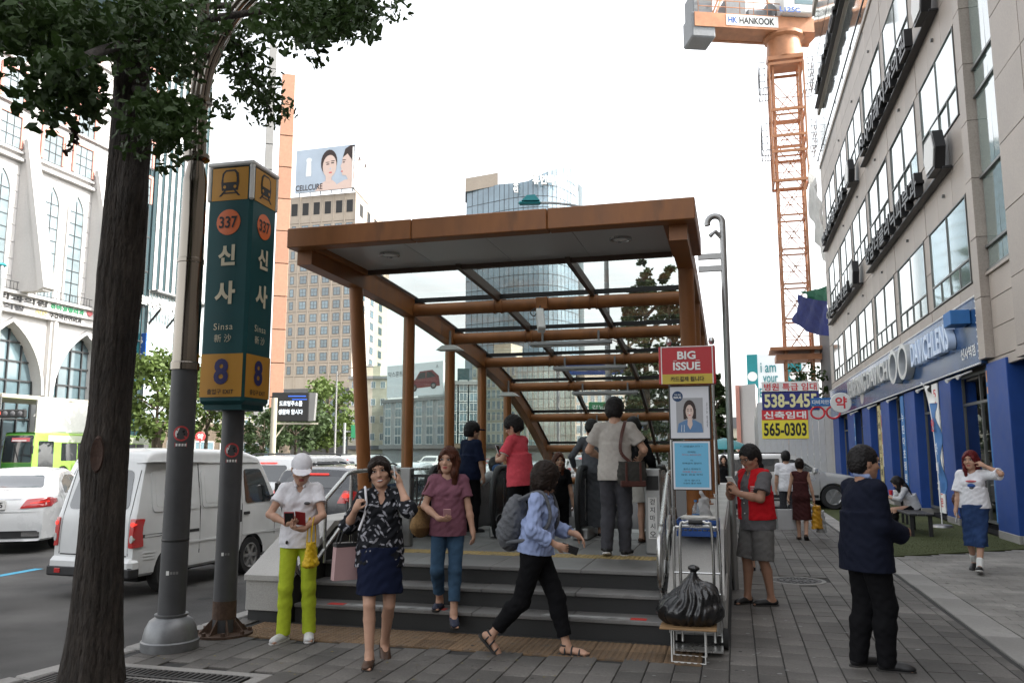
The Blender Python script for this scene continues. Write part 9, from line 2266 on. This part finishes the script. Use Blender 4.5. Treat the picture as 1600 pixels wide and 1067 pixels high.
for k in(-1, 1):b.tube(smooth_path([c+Z_*.13+ax*k*.09, (c+Z_*.13+ax*k*.09)*.45+sh_*.55+ax*k*.05, sh_+ax*.02*k], 6), .008, 8)
b.build('strap', MATS['leather_brown'], sb)
c=w_(J['palmR']);slab('mobile_phone', 'mobile phone in a pink case in the hand of the woman in mauve', 'phone', c+Z_*.03, v_(unit((1, .3, 0))), v_(unit((0, .35, .9))), .07, .11, .012, 'case_pink')
q=P['blue'];J, w_, v_=q['J'], q['w'], q['v'];up=np.array(J['nb']-J['pel']);up=v_(unit(up));fw=unit(v_((.14, 1, 0))-up*(v_((.14, 1, 0))@up));rt=np.cross(fw, up);c=w_(J['pel']*.47+J['nb']*.53)-fw*.225-up*.045;FB=np.stack([rt, fw, up])
S=SDF(.03);S.ell(c, (.155, .105, .235), FB).ell(c-up*.09-fw*.03, (.150, .095, .150), FB).ell(c-up*.08-fw*.085, (.115, .055, .105), FB, .015);S.wr=(.004, 40, .7);bp_=sdf_thing('backpack', 'dark grey backpack on the back of the woman in the blue shirt', 'backpack', S, 'bag_grey', .008)
b=MB()
for k in(-1, 1):
 s_=w_(J['sh'+('R' if k>0 else 'L')])-rt*k*.035
 b.tube(smooth_path([c+up*.19+rt*k*.07+fw*.04, s_+up*.062-fw*.03, s_+up*.055+fw*.05, s_+fw*.118-up*.08, s_+fw*.115-up*.19+rt*k*.02, s_+fw*.02-up*.30+rt*k*.055, c-up*.16+rt*k*.12], 6), .016, 8)
b.build('shoulder_strap', MATS['bag_grey'], bp_)
b=MB();b.tube([c+rt*.10*math.cos(t)-fw*.128-up*(.0-.05*math.sin(t))for t in np.linspace(0, math.pi, 12)], .004, 6);b.build('zip', MATS['trim_black'], bp_)
c=w_(J['palmR']+J['pdR']*.03);slab('mobile_phone', 'black mobile phone in the hand of the woman in the blue shirt', 'phone', c, v_(J['ptR']), v_(J['pdR']), .068, .14, .009, 'phone_black')
q=P['polo'];J, w_, v_=q['J'], q['w'], q['v'];c=w_((.205, -.10, .90));ax, ay=v_(unit((1, .5, 0))), v_(unit((-.5, 1, 0)));mb_=thing('messenger_bag', 'dark canvas messenger bag with brown leather trim on the man in the grey polo', 'bag', tuple(c-Z_*.15))
S=SDF(.02);S.ell(c-Z_*.02, (.165, .065, .135), np.stack([ax, ay, Z_])).econe(c-Z_*.13, c+Z_*.12, (.165, .06), (.15, .045), np.stack([ax, ay, Z_]));S.wr=(.003, 40, .2);o=sdf_obj('body', S, .009, 'canvas_olive', mb_);o.data.transform(Matrix.Translation(Vector(-(c-Z_*.15))))
b=MB();b.obox(c-Z_*.12-ay*.052, ax, ay, Z_, .145, .012, .035, .01)
for k in(-1, 1):b.obox(c+ax*k*.08-ay*.068, ax, ay, Z_, .012, .006, .11, .003)
b.build('leather_trim', MATS['leather_brown'], mb_)
b=MB();sh_=w_(J['shR']+np.array((-.055, 0, .055)));
path=smooth_path([c+Z_*.11-ax*.02-ay*.02, w_((.10, -.155, 1.12)), w_((.105, -.150, 1.28)), sh_-v_((0, .05, .0)), sh_+v_((0, .03, .012)), w_((.10, .14, 1.25)), w_((.16, .10, 1.02)), c+Z_*.11+ax*.06+ay*.03], 5)
for i in range(len(path)-1):b.bar(path[i], path[i+1], .035, .006, up=tuple(v_((0, -1, .0))))
b.build('strap', MATS['leather_brown'], mb_)
q=P['coral'];J, w_, v_=q['J'], q['w'], q['v'];slab('mobile_phone', 'mobile phone in the hands of the woman in the coral shirt', 'phone', w_((J['palmR']+J['palmL'])/2)+Z_*.05, v_((1, 0, 0)), v_(unit((0, .4, .9))), .07, .14, .01, 'phone_white', 'phone_black')
q=P['vendor'];J, w_, v_=q['J'], q['w'], q['v'];slab('note_pad', 'small white and red note pad in the hands of the man in the red vest', 'note pad', w_((J['palmR']+J['palmL'])/2)+Z_*.04, v_(unit((1, .2, 0))), v_(unit((0, .5, .85))), .09, .12, .012, 'banner_white', 'red_print')
q=P['brown'];J, w_, v_=q['J'], q['w'], q['v']
def carrier(name, label, hand, c, w, d, h, m):
 S=SDF(.02);FB=np.stack([v_(unit((.3, 1, 0))), v_(unit((1, -.3, 0))), Z_]);S.econe(c-Z_*h/2, c+Z_*h/2, (w/2, d/2), (w*.38, d*.3), FB, .01);S.wr=(.009, 24, .6);t=sdf_thing(name, label, 'carrier bag', S, m, .012)
 b=MB();b.tube([c+Z_*h*.45+FB[0]*.05, hand, c+Z_*h*.45-FB[0]*.05], .008, 6);b.build('handle', MATS[m], t)
hR, hL=w_(J['palmR']), w_(J['palmL'])
carrier('carrier_bag', 'orange yellow plastic carrier bag in the right hand of the woman in brown', hR, hR-Z_*.27+v_((.05, 0, 0)), .34, .20, .42, 'carrier_yellow');carrier('carrier_bag', 'clear white plastic bag behind the yellow one carried by the woman in brown', hR, hR-Z_*.36+v_((.12, .10, 0)), .30, .18, .40, 'carrier_clear')
t=thing('paper_bag', 'pale grey paper carrier bag in the left hand of the woman in brown', 'paper bag', tuple(hL-Z_*.5));b=MB();u=v_(unit((1, .5, 0)));b.prism([(-.19, -.20), (.19, -.20), (.19, .18), (-.19, .18)], hL-Z_*.32+v_((-.09, .06, 0)), u, Z_, .11);b.build('body', MATS['carrier_grey'], t)
b=MB();c=hL-Z_*.14+v_((-.09, .03, 0));b.tube(smooth_path([c+u*.07, hL, c-u*.07], 6), .005, 6);b.build('handle', MATS['trim_black'], t)
q=P['tee'];J, w_, v_=q['J'], q['w'], q['v'];slab('mobile_phone', 'white mobile phone in the lowered hand of the woman with red hair', 'phone', w_(J['palmR']+J['pdR']*.02), v_(J['ptR']), v_(J['pdR']), .07, .14, .01, 'phone_white')
c=w_((.21, -.06, 1.0));ax, ay=v_(unit((.3, 1, 0))), v_(unit((1, -.3, 0)));S=SDF(.02);S.ell(c, (.15, .06, .115), np.stack([ax, ay, Z_]));S.wr=(.004, 40, .3);t=sdf_thing('shoulder_bag', 'dark leather shoulder bag at the hip of the woman with red hair', 'shoulder bag', S, 'leather_brown', .009)
b=MB();sh_=w_(J['shR']+np.array((-.01, 0, .07)))
for k in(-1, 1):b.tube(smooth_path([c+Z_*.09+ax*k*.08, sh_*.5+c*.5+ax*k*.06+ay*.03, sh_+ax*k*.02], 6), .010, 8)
b.build('strap', MATS['red_print'], t)
q=P['seated'];J, w_, v_=q['J'], q['w'], q['v']
ms=thing('magazine_sign_stand', 'red and yellow magazine sign above two framed posters on thin steel poles', 'sign stand', (-.36, 7.72, .9))
yS=7.70
b=MB()
for x in(-.555, -.165):b.tube([(x, yS+.03, .62), (x, yS+.03, 2.62)], .013, 8)
for x in(-.555, -.165):b.lathe((x, yS+.03, 2.66), [(.02, -.03), (.03, 0), (.02, .03)], 10)
b.build('pole', MATS['steel'], ms)
b=MB();b.box(-.645, -.135, yS-.05, yS+.07, 2.26, 2.61, .006);hd_=b.build('sign_box', MATS['panel_red'], ms)
b=MB();b.box(-.62, -.16, yS-.0535, yS-.0505, 2.262, 2.352, m=0);b.build('yellow_band', MATS['panel_yellow'], hd_)
b=MB();b.box(-.624, -.616, yS-.054, yS-.0502, 2.262, 2.608);b.box(-.164, -.156, yS-.054, yS-.0502, 2.262, 2.608);b.box(-.616, -.164, yS-.054, yS-.0502, 2.601, 2.608)
put_text(b, 'BIG', (-.392, yS-.0525, 2.525), X_, Z_, h=.075, w=.165, depth=.003, bold=.03);put_text(b, 'ISSUE', (-.392, yS-.0525, 2.425), X_, Z_, h=.075, w=.245, depth=.003, bold=.03);b.box(-.51, -.48, yS-.0545, yS-.0505, 2.475, 2.478);b.box(-.31, -.275, yS-.0545, yS-.0505, 2.475, 2.478);b.build('lettering', MATS['white_print'], hd_)
b=MB();put_text(b, '카드결제 됩니다', (-.39, yS-.056, 2.307), X_, Z_, h=.045, w=.30, depth=.003, bold=.02);b.build('small_lettering', MATS['black_print'], hd_)
po=thing('framed_poster', 'white framed poster with a portrait photo, directly under the red magazine sign', 'poster', (-.375, yS, 1.76))
b=MB();b.box(-.565, -.19, yS-.008, yS+.012, 1.755, 2.25, .003);b.build('frame', MATS['trim_black'], po);b=MB();b.box(-.553, -.205, yS-.0105, yS-.0085, 1.768, 2.238);b.build('sheet', MATS['poster_white'], po)
b=MB();O=np.array((-.50, yS-.0115, 1.82));PW_, PH_=.24, .315
def fp(pts, m, l):b.prism(pts, O-Y_*l, X_*PW_, Z_*PH_, .0006, m=m)
fp([(0, 0), (1, 0), (1, 1), (0, 1)], 0, 0);fp([(.02, 0), (.08, .26), (.35, .36), (.68, .36), (.93, .25), (.99, 0)], 1, .001);fp(ell(.5, .66, .23, .28), 2, .0015);fp([(.27, .38), (.38, .38), (.36, .7), (.26, .66)], 2, .0016);fp([(.62, .38), (.74, .40), (.74, .68), (.64, .7)], 2, .0016)
fp([(.41, .22), (.51, .08), (.60, .22), (.58, .44), (.43, .44)], 3, .002);fp(ell(.5, .60, .145, .20), 3, .0025)
for x in(.44, .56):fp(ell(x, .63, .033, .012, 10), 2, .003);fp(ell(x, .675, .04, .008, 10), 2, .003)
fp(ell(.5, .495, .045, .014, 10), 4, .003);fp(ell(.5, .56, .018, .02, 8), 5, .003)
for i in range(4):fp([(.12+.05*i, .02), (.14+.05*i, .02), (.16+.045*i, .22), (.145+.045*i, .22)], 5 if i%2 else 1, .0022)
b.build('portrait', [MATS['photo_grey'], MATS['print_denim'], MATS['hair_print'], MATS['skin_print'], MATS['lip_print'], MATS['pale_print']], po, smooth=None)
b=MB();b.prism(ell(-.485, 2.15, .048, .048, 24), (0, yS-.0115, 0), X_, Z_, .001, m=0);put_text(b, 'THE BIG', (-.485, yS-.0135, 2.165), X_, Z_, h=.013, w=.06, depth=.001, m=1);put_text(b, 'ISSUE', (-.485, yS-.0135, 2.14), X_, Z_, h=.02, w=.07, depth=.001, m=1, bold=.02);put_text(b, '빅이슈 판매원', (-.225, yS-.0125, 1.98), Z_*-1, X_, h=.012, w=.22, depth=.001, m=2)
b.build('print', [MATS['print_navy'], MATS['white_print'], MATS['black_print']], po, smooth=None)
pb=thing('framed_poster', 'light blue framed notice with small dark text below the portrait poster', 'poster', (-.375, yS, 1.31))
b=MB();b.box(-.55, -.20, yS-.004, yS+.014, 1.30, 1.748, .003);b.build('frame', MATS['trim_black'], pb);b=MB();b.box(-.541, -.208, yS-.0065, yS-.0045, 1.308, 1.74);b.build('sheet', MATS['poster_white'], pb);b=MB();b.box(-.525, -.224, yS-.0082, yS-.0066, 1.327, 1.725);b.build('blue_print', MATS['poster_blue'], pb)
b=MB()
for i, (s_, w)in enumerate((('* 고맙습니다 *', .20), ('', 0), ('판매원', .07), ('빅이슈 잡지입니다', .17), ('', 0), ('이', .02), ('판매금의 절반이', .17), ('', 0), ('홈리스 판매원의', .15), ('자립을 돕습니다', .17), ('많은 관심 부탁', .19), ('', 0), ('감사 합니다', .14), ('오늘도 좋은 하루', .16))):
 if s_:put_text(b, s_, (-.374, yS-.0095, 1.695-i*.0255), X_, Z_, h=.015, w=w, depth=.001, m=1 if i in(3, 9)else 0)
b.build('lettering', [MATS['black_print'], MATS['lip_print']], pb, smooth=None)
cr=thing('blue_crate', 'blue plastic crate full of magazines on the right-hand granite wall', 'crate', (-.33, 8.1, .90));x0, x1, y0, y1, z0=-.545, -.155, 7.98, 8.34, .865
b=MB();b.box(x0, x1, y0, y1, z0, z0+.015)
for(a, c_, d_, e_)in((x0, x1, y0, y0+.012), (x0, x1, y1-.012, y1), (x0, x0+.012, y0+.012, y1-.012), (x1-.012, x1, y0+.012, y1-.012)):
 for zz in(.0, .05, .10):b.box(a, c_, d_, e_, z0+.015+zz, z0+.05+zz)
for k in range(9):b.box(x0+.01+k*.044, x0+.02+k*.044, y0+.001, y0+.011, z0+.02, z0+.14)
b.build('body', MATS['crate_blue'], cr)
for k in range(7):
 m=thing('magazine', 'magazine in the pile on the blue crate', 'magazine', (-.35, 8.15, z0+.13+k*.006), R(rng.uniform(-6, 6)), group='magazines piled on the blue crate');b=MB();b.box(-.16+(k%2)*.02, .10+(k%3)*.03, -.13, .15, 0, .0055, .001);b.build('cover', MATS['paper'], m, local=True)
bt=thing('water_bottle', 'clear plastic water bottle behind the crate on the granite wall', 'bottle', (-.40, 8.75, .905));b=MB();b.lathe((-.40, 8.75, .905), [(.035, 0), (.038, .02), (.038, .15), (.030, .19), (.014, .215), (.014, .235)], 16);b.build('body', glass('bottle_plastic', (.8, .86, .92), base=.06, dirt=.2, dcol=(.5, .55, .6)), bt);b=MB();b.lathe((-.40, 8.75, 1.14), [(.016, 0), (.016, .02)], 12);b.build('cap', MATS['banner_blue'], bt);b=MB();b.lathe((-.40, 8.75, .97), [(.0385, 0), (.0385, .05)], 16, caps=False);b.build('label', MATS['banner_blue'], bt)
pb2=thing('white_plastic_bag', 'white plastic bag standing behind the bottle on the granite wall', 'plastic bag', (-.33, 9.05, .905));S=SDF(.02);S.econe((-.33, 9.05, .9), (-.33, 9.05, 1.16), (.10, .08), (.05, .04), np.eye(3)).cone((-.33, 9.05, 1.15), (-.36, 9.05, 1.25), .03, .012);S.wr=(.008, 30, .5);o=sdf_obj('body', S, .01, 'carrier_clear', pb2);o.data.transform(Matrix.Translation(Vector((.33, -9.05, -.905))))
ht=thing('hand_truck', 'chrome folding hand truck standing before the granite wall', 'hand truck', (-.34, 7.30, 0))
b=MB()
for k, (zt, w)in enumerate(((1.04, .135), (1.0, .19))):y=7.34+.03*k;b.tube(smooth_path([(-.34-w, y, .06), (-.34-w, y, zt-.1), (-.34-w+.05, y, zt), (-.34, y, zt+.005), (-.34+w-.05, y, zt), (-.34+w, y, zt-.1), (-.34+w, y, .06)], 5), .013, 9)
for z in(.12, .45, .62):b.tube([(-.53, 7.36, z), (-.15, 7.36, z)], .009, 8)
b.box(-.54, -.14, 7.10, 7.36, .03, .045);b.build('frame', MATS['steel'], ht)
b=MB();b.tube([(-.40, 7.34, 1.045), (-.28, 7.34, 1.045)], .02, 10);b.build('grip', MATS['rubber'], ht)
for sg in(-1, 1):b=MB();b.lathe((-.34+sg*.22, 7.40, .085), [(.03, -.02), (.085, -.02), (.085, .02), (.03, .02)], 20, axis=(1, 0, 0));b.build('wheel', MATS['tyre'], ht)
fs=thing('folding_stool', 'small folding stool with white wire legs and a wooden top under the black sack', 'stool', (-.40, 6.98, 0));b=MB()
for y in(6.84, 7.08):b.tube([(-.53, y, .0), (-.53, y, .245), (-.27, y, .245), (-.27, y, 0), (-.53, y, 0.004)], .007, 8)
b.build('legs', MATS['white_plastic'], fs)
for k in range(4):b=MB();b.box(-.62+.0, -.18, 6.80+k*.08, 6.872+k*.08, .253, .268, .003);b.build('slat', MATS['wood'], fs)
S=SDF(.05);c=np.array((-.385, 7.02, .42));S.ell(c-Z_*.05, (.275, .21, .14), None).ell(c+np.array((.05, 0, .06)), (.19, .17, .13)).ell(c+np.array((-.10, -.02, -.04)), (.16, .16, .12)).cone(c+np.array((.02, 0, .15)), c+np.array((.03, -.01, .265)), .075, .022, .05).ell(c+np.array((.04, -.02, .285)), (.05, .04, .028), None, .02);K_=c+np.array((.03, -.01, .27))
def folds(X):
 v=X-K_;a=np.arctan2(v[:, 1], v[:, 0]);zz=-v[:, 2];r=np.hypot(v[:, 0], v[:, 1])
 return(.010*np.abs(np.sin(a*7+2.2*np.sin(zz*9+a*2)))+.006*np.sin(a*17+5*zz+2*np.sin(zz*21)))*np.clip(r*9, 0, 1)+.006*np.sin(X[:, 0]*31+2*np.sin(X[:, 2]*23))*np.sin(X[:, 2]*27+X[:, 1]*19)
S.wr=folds;S.cut(c-Z_*.15, -Z_)
sk=sdf_thing('black_sack', 'full black plastic sack tied at the top, standing on the folding stool', 'sack', S, 'bin_bag', .009)
bn=thing('bench', 'low black bench on the green turf before the optician', 'bench', (BX, BY, 0));b=MB();bL=1.9
for k in range(3):MB().box(BX-.22+k*.15, BX-.22+k*.15+.14, BY-bL/2-.25, BY+bL/2-.25, .41, .455, .008).build('plank', MATS['bench_black'], bn)
for y in(BY-bL/2-.15, BY+bL/2-.4):
 for x in(BX-.17, BX+.17):MB().box(x-.035, x+.035, y-.035, y+.035, .0, .41, .005).build('leg', MATS['bench_black'], bn)
fb=thing('feather_banner', 'leaning white and blue feather flag on a pole beside the bench', 'banner', (4.55, 20.8, 0))
def FBp(t):return np.array((4.62-.0*t, 20.9-.1*t+.0, .15+3.0*t))
pth=smooth_path([(4.45, 20.6, 0), (4.5, 20.9, 1.2), (4.52, 21.2, 2.4), (4.5, 21.55, 3.15), (4.46, 21.8, 3.35)], 6);b=MB();b.tube(pth, .014, 8);b.build('pole', MATS['white_plastic'], fb)
def strip_(t0, t1, m, nm):
 b=MB();n=14;A=[]
 for i in range(n+1):
  t=t0+(t1-t0)*i/n;k=t*(len(pth)-1);j=min(int(k), len(pth)-2);p=pth[j]+(pth[j+1]-pth[j])*(k-j);wd=.55*min(1, (1-t)*2.6+.02);A+=[p+np.array((0, .0, 0)), p+np.array((.05*math.sin(i), -wd, -.02))]
 b.add(A+[a+np.array((.012, 0, 0))for a in A], [(2*i, 2*i+1, 2*i+3, 2*i+2)for i in range(n)]+[(2*i+2*n+2, 2*i+2*n+4, 2*i+2*n+5, 2*i+2*n+3)for i in range(n)]);b.build(nm, MATS[m], fb)
strip_(.16, .62, 'banner_blue', 'blue_cloth');strip_(.62, .995, 'banner_white', 'white_cloth')
L=MB();put_text(L, '안', (4.48, 21.0, 2.30), (0, -1, 0), Z_, h=.3, depth=.004, bold=.03);L.build('lettering', MATS['red_print'], fb)
L=MB()
for k, ch in enumerate('다비치'):put_text(L, ch, (4.44, 20.62, 1.75-k*.42), (0, -1, 0), Z_, h=.26, depth=.004, bold=.02)
L.build('lettering', MATS['white_print'], fb)
b=MB();b.lathe((4.45, 20.6, 0.01), [(.22, 0), (.2, .05), (.05, .07)], 16);b.build('base', MATS['steel_dull'], fb)
dt_=thing('display_table', 'small dark display table with cups beside the seated young woman', 'table', (3.55, 21.5, 0));b=MB();b.box(3.2, 3.9, 21.2, 21.8, .62, .66, .006);b.build('table_top', MATS['bench_black'], dt_)
for x in(3.25, 3.85):
 for y in(21.25, 21.75):MB().box(x-.025, x+.025, y-.025, y+.025, 0.01, .62).build('leg', MATS['bench_black'], dt_)
for k in range(5):
 b=MB();b.lathe((3.32+k*.12, 21.4+(k%2)*.15, .661), [(.035, 0), (.045, .12), (.045, .125), (.04, .125)], 12);o=b.build('paper_cup', MATS['banner_white']if k%2 else MATS['red_print'], None);tag(o, ('red paper cup at the left end of the dark display table', 'white paper cup second from the left on the dark display table', 'red paper cup in the middle of the dark display table', 'white paper cup second from the right on the dark display table', 'red paper cup at the right end of the dark display table')[k], 'cup', 'cups on the display table')
